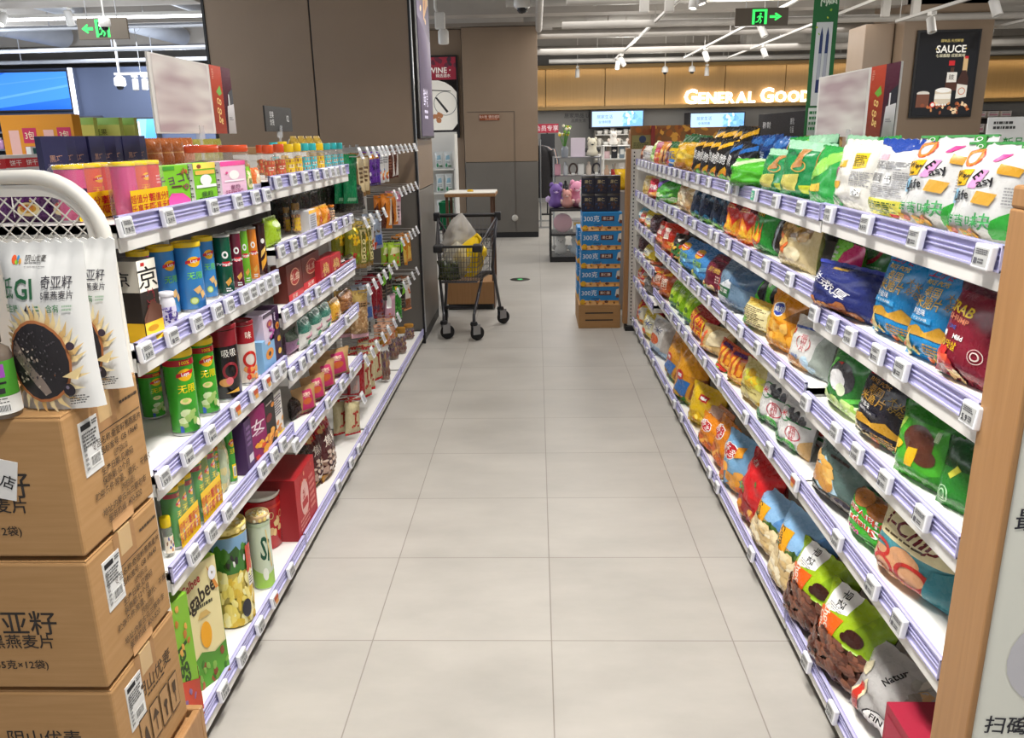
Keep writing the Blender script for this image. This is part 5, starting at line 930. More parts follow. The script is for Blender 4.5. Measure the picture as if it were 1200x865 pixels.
# ------------------------------------------------------------------ what stands in the foreground
CARTON = KRAFT
def carton(z, front, where, stick=True, right=None):
    root = empty('cardboard_box', (-1.14, 1.61, z), label=where, cat='box', group=None)
    x0, x1, y0, y1, h = -.21, .21, -.155, .155, .306
    mb = MB(); cb = CARD(); mb.box(x0, x1, y0, y1, .002, h-.003, cb, .006)
    c = Canvas(.42, h, 2).draw(front, 'paper'); c.lay(mb, flat_grid((x0, y0, 0), (.42, 0, 0), (0, 0, h)), 1, 1)
    rt = right or ('r .36 .0 .66 .14 a67d52;r .34 .72 .64 1 a67d52;s .70 .84 .96 .88 1 4a3a2a;r .34 .735 .96 .742 4a3a2a;t 食品名称:奇亚籽黑燕麦片 .62 .68 .045 4a3826;t 产品标准号:_GB_19640 .60 .61 .045 4a3826;t 食品生产许可证编号:SC1115020 .62 .54 .045 4a3826 0 .20;t 生产日期:见喷码 .56 .47 .045 4a3826;t 保质期:12个月 .52 .40 .045 4a3826;t 贮存条件:常温、避光、干燥处 .62 .33 .045 4a3826;t 生产商:内蒙古阴山优麦食品 .64 .26 .045 4a3826 0 .20;t 地址:内蒙古乌兰察布市 .58 .19 .045 4a3826;t 服务热线:_400-820 .56 .12 .045 4a3826')
    Canvas(.31, h, 3).draw(rt, 'paper').lay(mb, flat_grid((x1, y0, 0), (0, .31, 0), (0, 0, h)), 1, 1)
    o = mb.build('carton', root)
    f = MB(); f.box(x0+.004, x1-.002, y0+.003, -.002, h-.004, h, cb, .001); f.box(x0+.004, x1-.002, .002, y1-.003, h-.004, h, cb, .001); f.build('top_flaps', root)
    t = MB(); t.box(x1-.001, x1+.0012, -.026, .026, h-.06, h-.001, mat('c8a878', 'gloss'), .0005); t.box(x0+.01, x1+.001, -.026, .026, h-.0008, h+.0006, mat('c8a878', 'gloss')); t.build('packing_tape', root)
    if stick:
        s = MB(); s.box(x1, x1+.0016, -.105, -.035, .155, .272, mat('dcdcda', 'paper'))
        Canvas(.07, .117, 4).draw('r .08 .84 .6 .94 k;s .08 .5 .9 .8 5 5a5a5a;c .3 .12 .92 .34;s .66 .86 .95 .96 2 k;s .04 .1 .2 .8 8 7a7a7a', 'paper').lay(s, flat_grid((x1+.0017, -.105, .155), (0, .07, 0), (0, 0, .117)), 1, 1)
        so = s.build('shipping_label', root); so['label'] = 'white shipping label with barcode'
    return root
FT = 't 奇亚籽 .58 .53 .145 2a2420;t 5黑燕麦片 .575 .385 .085 2a2420;t (455克×12袋) .55 .20 .056 2a2420;t 阴山优麦 .28 .84 .06 2a2420;s .20 .77 .36 .80 1 2a2420'
c1 = carton(.882, FT, 'top cardboard box of the stack, under the white pouches')
c2 = carton(.568, FT, 'middle cardboard box of the stack beside the left shelves')
c2.location.x += .0; c2.location.y -= .003
c3 = carton(.254, 't 阴山优麦 .60 .60 .10 2a2420;s .46 .48 .72 .52 1 2a2420;s .46 .42 .72 .45 1 2a2420', 'bottom cardboard box of the stack, on the wooden plinth', right='r .34 .72 .64 1 a67d52;t 阴山优麦 .58 .70 .10 4a3826;s .44 .60 .72 .63 1 4a3826;e .36 .68 .035 4a3826;e .38 .74 .02 4a3826;'+''.join('r %.2f .2 %.2f .52 4a3826;r %.3f .213 %.3f .507 b18a5e;' % (a, a+.14, a+.006, a+.134) for a in (.26, .42, .58, .74))+'p 4a3826 .32 .42 .34 .42 .37 .28 .29 .28;p 4a3826 .44 .38 .54 .38 .49 .46;r .485 .26 .495 .38 4a3826;e .65 .38 .03 4a3826;r .64 .26 .66 .36 4a3826;p 4a3826 .78 .46 .84 .46 .83 .36 .79 .36;r .805 .26 .815 .36 4a3826')
s = MB(); s.box(-.04, .04, -.1575, -.156, .13, .215, mat('e6e4e0', 'paper')); Canvas(.08, .085).draw('t 总店 .6 .5 .26 k -12', 'paper').lay(s, flat_grid((-.04, -.158, .13), (.08, 0, 0), (0, 0, .085)), 1, 1)
so = s.build('paper_note', c1, (.025, 0, .01)); so['label'] = 'white paper note'; so.rotation_euler = (0, R_(12), 0)
mb = MB(); W_ = WOOD()
mb.box(-1.42, -.905, 1.40, 1.80, .0, .03, W_, .004); mb.box(-1.42, -.905, 1.40, 1.42, .03, .25, W_, .004); mb.box(-1.42, -.905, 1.78, 1.80, .03, .25, W_, .004); mb.box(-.925, -.905, 1.42, 1.78, .03, .25, W_, .004); mb.box(-1.42, -1.40, 1.42, 1.78, .03, .25, W_, .004); mb.box(-1.39, -.93, 1.43, 1.77, .2, .235, W_, .004)
for x in (-1.36, -1.14, -.97): mb.box(x-.03, x+.03, 1.425, 1.775, .235, .253, W_, .003)
mb.build('wooden_plinth', label='low pale wooden plinth under the cardboard box stack', cat='plinth')
# white oat pouches and the bottle on the top box
POUCH = 'e .22 .90 .028 e05a2a 1.4;e .27 .905 .02 3f9ad0 1.4;e .25 .885 .02 8fc63a;e .30 .89 .02 e8a02a 1.2;t 阴山优麦 .48 .905 .030 33302c;s .36 .875 .60 .885 1 6a6a6a;s .36 .855 .60 .862 1 8a8a8a;t 低 .11 .735 .095 1f5f3a;t GI .34 .735 .118 1f5f3a;t 奇亚籽 .73 .768 .056 2a2730;t 5黑燕麦片 .73 .695 .038 2a2730;t 低生糖 .14 .62 .036 2f7a45;r .265 .60 .268 .64 9fb8a0;t 46 .38 .615 .046 2a2730;s .45 .60 .54 .64 2 2f7a45;t 含有 .68 .62 .036 2f7a45;s .78 .60 .88 .64 2 9fb8a0;'
POUCH += ';'.join('p %s %s' % (('e8cf96', 'dcb878', 'f0dfb0')[i % 3], ' '.join('%.3f %.3f' % (.45+q*math.cos(b), .31+q*.69*math.sin(b)) for q, b in ((.33, a-.10), (.40, a-.07), (.50, a+.10), (.40, a+.05), (.33, a+.10)))) for i, a in enumerate([R_(x) for x in range(2, 176, 9)]+[R_(x) for x in range(190, 352, 15)]))
POUCH += ';e .45 .31 .36 b5703f 1;e .45 .31 .335 241f22 1;p 8a7a70 .13 .36 .20 .44 .54 .12 .46 .10;b .18 .2 .7 .5 90 .0022 4a4448,6a6468,3a3438 1;b .2 .16 .5 .4 26 .003 b0a090,c8b8a8,7a6a60 1;e .82 .40 .035 3a2a36;e .74 .14 .055 241c24;e .73 .155 .016 7a7080;p e8cf96 .70 .22 .9 .28 .84 .2;s .72 .05 .92 .11 4 5a5a5a'
bag('oatpouch', 'white oat flake pouch with bowl of black seeds', 'dfdfdc', POUCH, w=.2, h=.29, d=.075, stand=.75, crease=.7, fin='matte', name='oat_pouch', cat='pouch', nu=16, nv=20)
ZT = .882+.306
def stand_front(key, Y, u0, u1, vt, z, lab, yaw=0, thin=1):
    w, h, d = D[key]['dims']; xa, xb = xpos(u0, Y, z+.1), xpos(u1, Y, z+.1); X = (xa+xb)/2; H = zpos(vt, X, Y)-z
    return spawn(key, (X, Y, z), R_(yaw), 2, ((xb-xa)/w, thin, H/h), desc=lab)
stand_front('oatpouch', 1.53, 17, 116, 284, ZT, 'front white oat flake pouch with bowl of black seeds, on top box')
stand_front('oatpouch', 1.66, 66, 150, 280, ZT, 'rear white oat flake pouch, half hidden behind the front pouch', -3)
bottle('juice', 'brown bottle with lime and purple label', '6f6358', '3a3a3a', 'r 0 .34 1 1 4a9a2a;r .3 .7 .7 .95 9a4ab0;r .3 .58 .7 .62 k;r .3 .4 .45 .5 9a4ab0;r .52 .4 .66 .5 2a2a2a;r 0 0 1 .34 d8d6d0;c .5 .04 .7 .2;s .3 .22 .7 .32 3 4a4a4a', r=.035, h=.21)
o = spawn('juice', (xpos(-2, 1.47, ZT+.06), 1.47, ZT), R_(20), sc=(.95, .95, .8), desc='brown bottle with lime label, beside the front oat pouch')
# white wire rack standing at the end of the left shelves
def rr_path(x0, x1, z0, z1, r, n=8):
    return [(x0, z0), (x0, z1)]+[(x1-r+r*math.sin(a), z1-r+r*math.cos(a)) for a in (math.pi/2*i/n for i in range(n+1))]+[(x1, z0)]
RK = empty('wire_rack', (-1.3, 1.83, 0), label='white display rack with rounded corner and diamond mesh', cat='rack')
RM = mat('e6e3da', 'matte'); mb = MB()
path = [(x, 1.825, z) for x, z in rr_path(-1.75, -.984, .255, 1.628, .15)]
prof = []
for i, p in enumerate(path): prof.append(Vector(p))
mb.tube(prof, .017, RM, 10)
path2 = [(x, 1.815, z) for x, z in rr_path(-1.70, -1.018, 1.47, 1.598, .10)]
o = mb.build('frame', RK, (1.3, -1.83, 0))
mb = MB(); Z0, Z1, XA, XB = 1.49, 1.59, -1.70, -1.02
mb.box(-1.73, -1.0, 1.818, 1.834, .255, 1.49, RM, .003); mb.build('lower_panel', RK, (1.3, -1.83, 0))
mb = MB()
poly = rr_path(-1.735, -.998, 1.49, 1.61, .12); inner = rr_path(-1.70, -1.02, 1.49, 1.585, .09)
mb.prism(poly+inner[::-1], 1.822, 1.832, RM, 'y'); mb.build('inner_rim', RK, (1.3, -1.83, 0))
mb = MB(); s_ = .034
for k in range(-8, 30):
    for sg in (1, -1):
        x = XA-.1+k*s_; a, b = (x, Z0), (x+sg*.11, Z0+.11); pts = []
        for i in range(13):
            t = i/12; px, pz = a[0]+(b[0]-a[0])*t, a[1]+(b[1]-a[1])*t
            top = 1.59 if px < XB-.08 else 1.59-.08+math.sqrt(max(0, .0064-(px-(XB-.08))**2)) if px < XB else 0
            if XA < px < XB and pz <= top: pts.append((px, 1.827+sg*.0012, pz))
        if len(pts) > 1: mb.tube([pts[0], pts[-1]], .0019, RM, 5)
mb.build('diamond_mesh', RK, (1.3, -1.83, 0))
bag('purplechip', 'purple bag with cream and red picture', '4a1f52', 'e .5 .4 .3 e6d29a .7;e .5 .42 .22 c8922a .6;t 薯片 .5 .45 .12 b3242a;b .2 .6 .8 .85 6 .01 c8a24a,6a2a72;p c8242a .2 .5 .35 .6 .4 .5', w=.2, h=.2, d=.07)
for i, u in enumerate((-56, -6, 40, 82)):
    X = xpos(u, 1.95, 1.53); spawn('purplechip', (X, 1.95, 1.516), 0, 3, (.50, .6, .39), where='behind the diamond mesh')
# right foreground: wooden-edged end board with the printed panel
EP = empty('end_board', (1.2, 1.40, 0), label='wooden edged end board with pale printed panel, right foreground', cat='board')
mb = MB(); mb.box(.832, .846, 1.345, 1.468, 0, 1.56, W_, .004); mb.box(.832, 1.72, 1.345, 1.468, 1.56, 1.60, W_, .006); mb.build('wooden_frame', EP, (-1.2, -1.40, 0))
mb = MB(); mb.box(.8455, 1.72, 1.352, 1.46, 0, 1.56, mat('efefe2', 'matte'))
Canvas(.874, 1.56).draw('t 扫码 .075 .365 .020 2a2a33 -3;t 会员 .135 .365 .020 2a2a33 -3;t 最新 .070 .650 .022 2a2a33;e .165 .46 .115 d2d0d4', 'matte').lay(mb, flat_grid((.8455, 1.3515, 0), (.874, 0, 0), (0, 0, 1.56)), 1, 1)
mb.build('printed_panel', EP, (-1.2, -1.40, 0))
# ------------------------------------------------------------------ signs on the shelves
def tilt_box(mb, x0, x1, y0, y1, z0, z1, m): mb.box(x0, x1, y0, y1, z0, z1, m, .002)
#'r 0 0 1 1 d3cdc8;e .52 .66 .26 c6bfbd .16;e .48 .64 .20 b4adad .15;e .50 .63 .12 9c9698 .14;e .5 .40 .28 c6bec0 .16;e .50 .39 .2 a9a2a8 .14;e .12 .44 .13 d2b4b4 .8;e .88 .48 .12 d2b0b4 .9;e .5 .24 .22 b9b2b6 .10;e .5 .09 .4 d2aaa8 .09;e .55 .09 .26 c98c8c .07'
def promo(X, y0, y1, z0, z1, side, label):
    """a promotion card standing in a clip on the middle of the shelving, readable from the aisle"""
    r = empty('promotion_sign', (X, (y0+y1)/2, z0), label=label, cat='sign'); off = (-X, -(y0+y1)/2, -z0); t = .004*side
    mb = MB(); mb.box(X, X+.008*side, y0, y1, z0, z1, mat('dedad5', 'matte'), .001)
    L = y1-y0; H = z1-z0; xf = X-.0004*side
    org, ux = ((xf, y1, z0), (0, -L, 0)) if side > 0 else ((xf, y0, z0), (0, L, 0))
    art = 'r .70 0 .86 1 c8482e;r .86 0 1 1 5a2238;p 6fae3a .76 .62 .82 .72 .84 .6 .8 .56;t co .79 .50 .13 f0c87a -12;t co .78 .36 .13 f0c87a -12;t be .79 .22 .13 f0c87a -12;s .72 .8 .75 .95 6 e8a08a;p 23232e .90 .36 .93 .62 1 .70 1 .36;p d6d2d4 .88 0 1 0 1 .46 .90 .42;r .925 .42 .94 .6 e2dede;s .91 .2 .97 .26 2 8a868a'
    Canvas(L, H, 5).draw(art, 'matte').lay(mb, flat_grid(org, ux, (0, 0, H)), 1, 1)
    mb.build('card', r, off)
    m2 = MB(); g0 = Vector(org)+Vector(ux)*.03+Vector((-.0006*side, 0, H*.02)); u_ = Vector(ux)*.64; m2.add([g0, g0+u_, g0+u_+Vector((0, 0, H*.96)), g0+Vector((0, 0, H*.96))], [(0, 1, 2, 3)], noisy('smudged_notice', 'b09a9e', 'ddd7d1', (4, 3.2, 19), .5, detail=1.2)); o = m2.build('notice', r, off); o['label'] = 'pale notice with faint grey and pink marks'
    m3 = MB(); ym = (y0+y1)/2
    m3.box(X-.006*side, X+.014*side, ym-.02, ym+.02, z0-.02, z0+.03, clear('clear_acrylic', 'eef0f2', .35)); m3.tube([(X+.004*side, ym, 1.44), (X+.004*side, ym, z0)], .006, clear('clear_acrylic', 'eef0f2', .35), 8); m3.build('clip_stand', r, off)
promo(1.302, 3.1, 3.97, 1.665, 1.925, 1, 'pale notice sign with orange drink panel above the right shelves')
promo(-1.302, 2.86, 3.62, 1.725, 1.99, -1, 'pale notice sign with orange drink panel above the left shelves')
def black_sign(X, y0, y1, z0, z1, side, label, ops):
    r = empty('aisle_sign', (X, (y0+y1)/2, z0), label=label, cat='sign'); off = (-X, -(y0+y1)/2, -z0)
    mb = MB(); mb.box(X, X+.008*side, y0, y1, z0, z1, mat('1d1c1d', 'matte'), .001); xf = X-.0005*side; L = y1-y0
    org, ux = ((xf, y1, z0), (0, -L, 0)) if side > 0 else ((xf, y0, z0), (0, L, 0))
    Canvas(L, z1-z0, 7).draw(ops, 'matte').lay(mb, flat_grid(org, ux, (0, 0, z1-z0)), 1, 1); mb.build('board', r, off)
    m3 = MB(); ym = (y0+y1)/2; m3.box(X-.006*side, X+.014*side, ym-.015, ym+.015, z0-.03, z0+.03, clear('clear_acrylic', 'eef0f2', .35)); m3.tube([(X+.004*side, ym, z0-.12), (X+.004*side, ym, z0)], .006, clear('clear_acrylic', 'eef0f2', .35), 8); m3.build('clip_stand', r, off)
black_sign(1.30, 4.13, 4.97, 1.648, 1.785, 1, 'black aisle sign with small white lettering above right shelves', 't 薯片_零食 .22 .55 .2 d8d8d8;t 膨化 .78 .66 .18 b8b8b8;t 食品 .78 .36 .18 b8b8b8')
black_sign(-1.30, 4.03, 4.47, 1.735, 1.855, -1, 'black aisle sign with white lettering above the nut jars', 't 坚果 .22 .66 .2 d8d8d8;t 炒货 .22 .36 .2 d8d8d8;t 02 .82 .55 .26 d8d8d8')
# tall green hanging banner and a small price card
mb = MB(); mb.box(1.262, 1.374, 4.0, 4.004, 1.67, 2.62, mat('1f6b34', 'matte'))
Canvas(.112, .95, 8).draw('p 2f8a3f 0 .9 1 .97 1 1 0 1;t 清爽 .62 .66 .05 d8e8d0 -80;t 一夏 .42 .66 .05 d8e8d0 -80;r .16 .14 .82 .52 d9dcdc;p 2a3a6e .30 .20 .44 .20 .46 .46 .40 .50 .34 .46;p 2a3a6e .54 .20 .68 .20 .70 .46 .64 .50 .58 .46;r .32 .26 .44 .38 b8bcc8;r .56 .26 .68 .38 b8bcc8;r .1 0 .95 .13 dfe5e0;s .15 .02 .85 .12 4 2f7a45;b 0 .2 1 .95 8 .006 c9d84a,8fbf3a', 'matte').lay(mb, flat_grid((1.262, 3.9995, 1.67), (.112, 0, 0), (0, 0, .95)), 1, 1)
o = mb.build('hanging_banner', label='tall narrow green hanging banner with white card above right shelves', cat='banner'); 
mb = MB(); xa = 1.30
mb.box(1.16, 1.30, 2.20, 2.204, 1.50, 1.72, mat('dededc', 'matte')); Canvas(.14, .2, 9).draw('s .1 .84 .5 .96 2 3a3a3a;r .84 .88 .95 .96 8a8a8a;t 新品 .5 .68 .1 2f9a45;t 特价 .4 .5 .12 2a3a5a;s .1 .1 .9 .4 5 8a8a8a', 'matte').lay(mb, flat_grid((1.16, 2.1995, 1.52), (.14, 0, 0), (0, 0, .2)), 1, 1)
mb.box(1.14, 1.32, 2.19, 2.23, 1.474, 1.504, clear('clear_acrylic', 'eef0f2', .35))
mb.build('price_card', label='white price card standing behind the white chip bags', cat='sign')
# ------------------------------------------------------------------ lightbox on the column side, posters
r = empty('light_box', (-.95, 7.2, 1.7), label='framed lightbox poster on the side of the big column', cat='poster')
mb = MB(); mb.box(-.958, -.935, 6.78, 7.70, 1.68, 4.0, BLK(), .004); mb.build('frame', r, (.95, -7.2, -1.7))
mb = MB(); mb.box(-.936, -.932, 6.90, 7.64, 1.70, 3.9, mat('6a5f74', 'gloss'))
Canvas(.74, 2.2, 4).draw('p d8a878 .5 .42 .95 .5 1 .98 .6 .98;p c99a6a .1 .5 .5 .6 .6 .9 .2 .86;b .1 .4 .9 .95 14 .05 e8c8a0,b8886a,8a6a6a;p 7f7488 0 0 1 0 1 .36 0 .42;t 鲜食 .4 .14 .05 d8d0e8;s .25 .06 .6 .1 2 d8d0e8', 'gloss').lay(mb, flat_grid((-.9315, 6.9, 1.70), (0, .74, 0), (0, 0, 2.2)), 1, 1); mb.mats = [emat(m_.name.split('_')[-1], .45) for m_ in mb.mats]; mb.build('picture', r, (.95, -7.2, -1.7))
def poster(x0, x1, Y, z0, z1, ops, label, bg='1b1a1d', em=0):
    mb = MB(); mb.box(x0-.03, x1+.03, Y-.04, Y, z0-.03, z1+.03, BLK(), .004); mb.box(x0, x1, Y-.045, Y-.04, z0, z1, mat(bg, 'gloss'))
    cv = Canvas(x1-x0, z1-z0, 3).draw(ops, 'gloss'); cv.items = [(p, t, emat(mm.name.split('_')[-1], em) if em else mm, l, lf) for p, t, mm, l, lf in cv.items]
    cv.lay(mb, flat_grid((x0, Y-.0455, z0), (x1-x0, 0, 0), (0, 0, z1-z0)), 1, 1)
    return mb.build('framed_poster', label=label, cat='poster')
poster(-2.28, -1.31, 14.17, 1.69, 2.94, 'r 0 .72 1 1 8a1f33;t WINE_· .72 .84 .07 e8e2da;t 精选酒水 .78 .77 .035 e8e2da;b .5 .86 1 .99 8 .05 3a2430,5a2434;e .62 .36 .46 e4e0d6 1.0;o .8 .42 .2 8a8a86 .06;p 3a3a38 .5 .6 .9 .58 .9 .57 .5 .585;p 2a2a28 .62 .5 .82 .30 .85 .32 .66 .5;b .55 .2 .72 .3 6 .05 7a4a30,a8704a;r 0 0 1 .08 17161a', 'red and white food poster on the rear wall beyond the cart', em=.25)
poster(5.66, 6.52, 12.97, 1.86, 3.03, 't 调味品_天然鲜香 .55 .895 .028 c9b46a;t SAUCE .55 .80 .088 e8e4da;e .30 .80 .012 c9b46a;e .80 .80 .012 c9b46a;t 七滋酱醋_成就美味 .55 .72 .032 d8d0b0;r .58 .42 .64 .58 4a2c22;p 4a2c22 .52 .30 .72 .30 .70 .48 .64 .52 .56 .52 .52 .46;r .54 .60 .64 .66 c0242a;r .53 .40 .70 .52 d8d4cc;t 豉 .61 .46 .05 3a2a24;r .78 .52 .86 .70 c9a87a;p 3f2620 .72 .28 .90 .28 .90 .44 .85 .54 .78 .54 .72 .42;r .80 .68 .86 .71 c0242a;p d8d2c8 .72 .20 .90 .22 .90 .36 .72 .38;o .81 .29 .06 b8683a .2;e .5 .30 .14 d8d4cc .35;r .36 .14 .64 .30 c9bca8;r .36 .2 .64 .26 e6e0d4;e .5 .305 .13 e9e6e0 .3;e .16 .27 .11 c9c4ba .35;r .05 .1 .27 .26 6a4030;b .05 .03 .95 .16 30 .03 c88a5a,8a4a30,e8c8a0,b8683a;e .34 .13 .045 d8342a;e .34 .13 .03 e8e4da;s .40 .11 .62 .15 1 e8e4da', 'black SAUCE poster with bottles on the right column', em=.45)
# small door sign plate and door joint on the far column
mb = MB(); mb.box(-.93, -.60, 13.93, 13.95, 1.93, 2.02, mat('8a4a30', 'gloss'), .003); Canvas(.33, .09, 3).draw('t 消火栓_请勿遮挡 .5 .62 .4 e8c8b8;s .3 .1 .9 .3 1 e8a88a', 'gloss').lay(mb, flat_grid((-.93, 13.929, 1.93), (.33, 0, 0), (0, 0, .09)), 1, 1)
mb.build('door_plate', label='small copper plate with lettering on the far column', cat='sign')
mb = MB(); D_ = mat('5a4f46', 'matte')
for x0, x1, z0, z1 in ((-1.13, -.35, 2.06, 2.068), (-.356, -.35, .1, 2.06)): mb.box(x0, x1, 13.943, 13.953, z0, z1, D_)
struct(mb, 'trim_5')
mb = MB(); mb.lathe([(.055, 0), (.055, .02), (.03, .045)], mat('c8c4bc', 'matte'), (0, 0, 0), 16); o = mb.build('wall_socket', None, (-.37, 13.95, .33), label='round pale wall fitting low on the far column', cat='fitting'); o.rotation_euler = (R_(90), 0, 0)
# ------------------------------------------------------------------ the lit shop sign
def sign_word(parts, x, Y, z, total, root):
    m = emat('fff1d8', 1.9); cx = 0; pts = []
    for s, h in [(c, h) for s, h in parts for c in s]:
        if s == ' ': cx += h; continue
        vs, fs = text_mesh(s, .035); w = max(a for a, b in vs)-min(a for a, b in vs); mn = min(a for a, b in vs); k = h/.72
        pts.append((vs, fs, cx-mn*k, k)); cx += w*k+.05
    sc = total/cx
    for vs, fs, ox, k in pts:
        mb = MB(); n = len(vs); V = [(x+(a*k+ox)*sc, Y, z+b*k*sc) for a, b in vs]; V2 = [(a, Y+.05, b) for a, _, b in V]
        mb.add(V, fs, m)
        cnt = {}
        for f in fs:
            for i in range(len(f)): e = (f[i], f[(i+1) % len(f)]); cnt[e] = 1
        ed = [e for e in cnt if (e[1], e[0]) not in cnt]
        mb.add(V+V2, [(a, b, n+b, n+a) for a, b in ed], m); mb.build('letter', root, (-x, -Y, -z))
r = empty('lit_sign', (3.62, BY-.16, 2.345), label='glowing white GENERAL GOODS letters on the tan fascia', cat='sign'); sign_word([('G', .62), ('ENERAL', .47), (' ', .17), ('G', .62), ('OODS', .47)], 3.62, BY-.16, 2.345, 3.28, r)
# ------------------------------------------------------------------ shopping cart with bags
CT = empty('shopping_cart', (-.62, 7.05, 0), label='grey wire shopping cart holding yellow and clear bags beside column', cat='cart')
CO = (.62, -7.05, 0); GM = mat('5c5c60', 'metal'); wire = mat('6e6e72', 'metal')
def bp(x, y, z):                        # basket: nose towards the camera, handle end away
    ty = y; hw = (.175+.085*ty)*(.88+.12*z); zz0 = .50-.0*ty; zz1 = .80+.18*ty
    return (-.665+.03*ty+x*hw, 6.76+.66*ty-(.0 if z else 0)+(.03*(1-z)*(1-ty))+(-.10*(1-z)*ty), zz0+(zz1-zz0)*z)
mb = MB()
for k in range(1, 7):
    z = k/7; mb.tube([bp(-1, 1, z), bp(-1, 0, z), bp(1, 0, z), bp(1, 1, z)], .0028, wire, 5); mb.tube([bp(-1, 1, z), bp(1, 1, z)], .0028, wire, 5)
for k in range(15): t = -1+2*k/14; mb.tube([bp(t, 0, 1), bp(t, 0, 0), bp(t, 1, 0), bp(t, 1, 1)], .0024, wire, 5)
for k in range(1, 14): t = k/14; mb.tube([bp(-1, t, 1), bp(-1, t, 0), bp(1, t, 0), bp(1, t, 1)], .0024, wire, 5)
mb.build('wire_basket', CT, CO)
mb = MB()
mb.tube([bp(-1.02, 1, 1), bp(-1.02, 0, 1), bp(1.02, 0, 1), bp(1.02, 1, 1)], .008, GM, 8); mb.tube([bp(-1, .02, 0), bp(1, .02, 0)], .01, GM, 8); mb.tube([bp(-1, 1, 0), bp(1, 1, 0)], .01, GM, 8)
mb.build('basket_rim', CT, CO)
mb = MB(); PL = mat('232326', 'matte')
for sx in (-1, 1):
    a = Vector(bp(sx, 0, 1)); mb.box(a.x-.05*(1 if sx > 0 else .6), a.x+.05*(.6 if sx > 0 else 1), a.y-.02, a.y+.10, a.z-.045, a.z+.018, PL, .012)
a, b = Vector(bp(-1, 0, 1)), Vector(bp(1, 0, 1)); mb.box(a.x, b.x, a.y-.012, a.y+.012, a.z-.006, a.z+.014, PL, .005); mb.build('corner_bumper', CT, CO)
mb = MB(); a, b = Vector(bp(-1.05, 1.05, 1.02)), Vector(bp(1.05, 1.05, 1.02)); mb.tube([a, b], .018, PL, 10); mb.tube([a+Vector((0, 0, -.13)), b+Vector((0, 0, -.13))], .008, GM, 8)
for q in (a, b): mb.box(q.x-.03, q.x+.03, q.y-.03, q.y+.03, q.z-.05, q.z+.028, PL, .01)
mb.build('handle', CT, CO)
FW, RW = [(-.81, 6.79), (-.545, 6.73)], [(-.865, 7.42), (-.345, 7.36)]
mb = MB()
for (fx, fy), (rx, ry), sx in ((FW[0], RW[0], -1), (FW[1], RW[1], 1)):
    mb.tube([(fx, fy, .15), (fx, fy+.03, .22), (fx+sx*.06, fy+.34, .50), bp(sx*.98, .55, .05)], .0135, GM, 10)
    mb.tube([(rx, ry, .15), (rx-sx*.02, ry-.05, .3), (rx-sx*.055, ry-.16, .56), (rx-sx*.03, ry+.0, .86), bp(sx*1.03, 1.03, .96)], .0135, GM, 10)
mb.tube([(FW[0][0]+.02, FW[0][1]+.18, .25), (FW[1][0]+.01, FW[1][1]+.16, .25)], .012, GM, 8); mb.tube([(FW[0][0], FW[0][1]+.34, .495), (FW[1][0]+.06, FW[1][1]+.36, .495)], .012, GM, 8); mb.tube([(RW[0][0]+.05, 7.27, .5), (RW[1][0]-.05, 7.22, .5)], .012, GM, 8)
mb.build('chassis', CT, CO)
for (x, y), a in ((FW[0], -62), (FW[1], -58), (RW[0], 10), (RW[1], -55)):
    w = empty('caster', (x, y, 0), R_(a)); w.parent = CT; w.location = Vector((x, y, 0))+Vector(CO)
    t = MB(); t.lathe([(.030, -.0165), (.058, -.0165), (.0625, -.009), (.0625, .009), (.058, .0165), (.030, .0165)], mat('17171a', 'rubber'), seg=24); t.lathe([(.001, -.014), (.031, -.014), (.031, .014), (.001, .014)], mat('8f9096', 'matte'), seg=18)
    t.v = [(c, p+.03, q+.0635) for p, q, c in t.v]; t.build('wheel', w)
    f = MB(); f.box(-.025, -.02, -.02, .05, .055, .145, mat('a9aaae', 'metal'), .002); f.box(.02, .025, -.02, .05, .055, .145, mat('a9aaae', 'metal'), .002); f.lathe([(.03, .135), (.034, .145), (.028, .165)], PL, (0, 0, 0), 14); f.build('fork', w)
def blob_mesh(rx, ry, h, m, seed, peak=(0, 0), wr=.16, sq=.85):
    # a crumpled soft sack: a closed skin with folds, pulled up to a peak
    mb = MB(); n, k = 30, 22; rings = []
    for j in range(k+1):
        t = j/k; prof = math.sin(math.pi*min(.985, .04+t*.95))**(.42 if t < .5 else sq)
        ring = []
        for i in range(n):
            a = 6.2832*i/n; f = 1+wr*noise.noise(Vector((math.cos(a)*2.1+seed, math.sin(a)*2.1, t*4)))+wr*.6*noise.noise(Vector((math.cos(a)*5+seed, math.sin(a)*5, t*9)))
            ring.append((rx*prof*f*math.cos(a)+peak[0]*t*t, ry*prof*f*math.sin(a)+peak[1]*t*t, h*t*(1+.05*noise.noise(Vector((a, t*3, seed))))))
        rings.append(ring)
    return mb.rings(rings, m)
bag('yellowsack', 'bright yellow carrier bag with knotted handle in the cart', 'f0c814', 'p e0b00e .1 .2 .3 .5 .5 .3 .3 .7;p f6d84a .5 .1 .7 .5 .8 .3', w=.3, h=.36, d=.2, stand=.9, crease=3, fin='gloss', name='carrier_bag', cat='bag')
D['yellowsack']['b'] = lambda: [(None, blob_mesh(.15, .13, .37, mat('f2ca16', 'gloss'), 3, (.09, -.02), .22, 1.15))]
o = spawn('yellowsack', (-.60, 7.00, .515), 0, 0, (.9, 1, 1), 0)
m = MB(); m.tube([(.07, -.02, .33), (.10, -.03, .355), (.125, -.04, .33), (.135, -.05, .27), (.14, -.05, .20)], [.02, .02, .018, .015, .01], mat('e8c010', 'gloss'), 10); m.build('handle_loop', o)
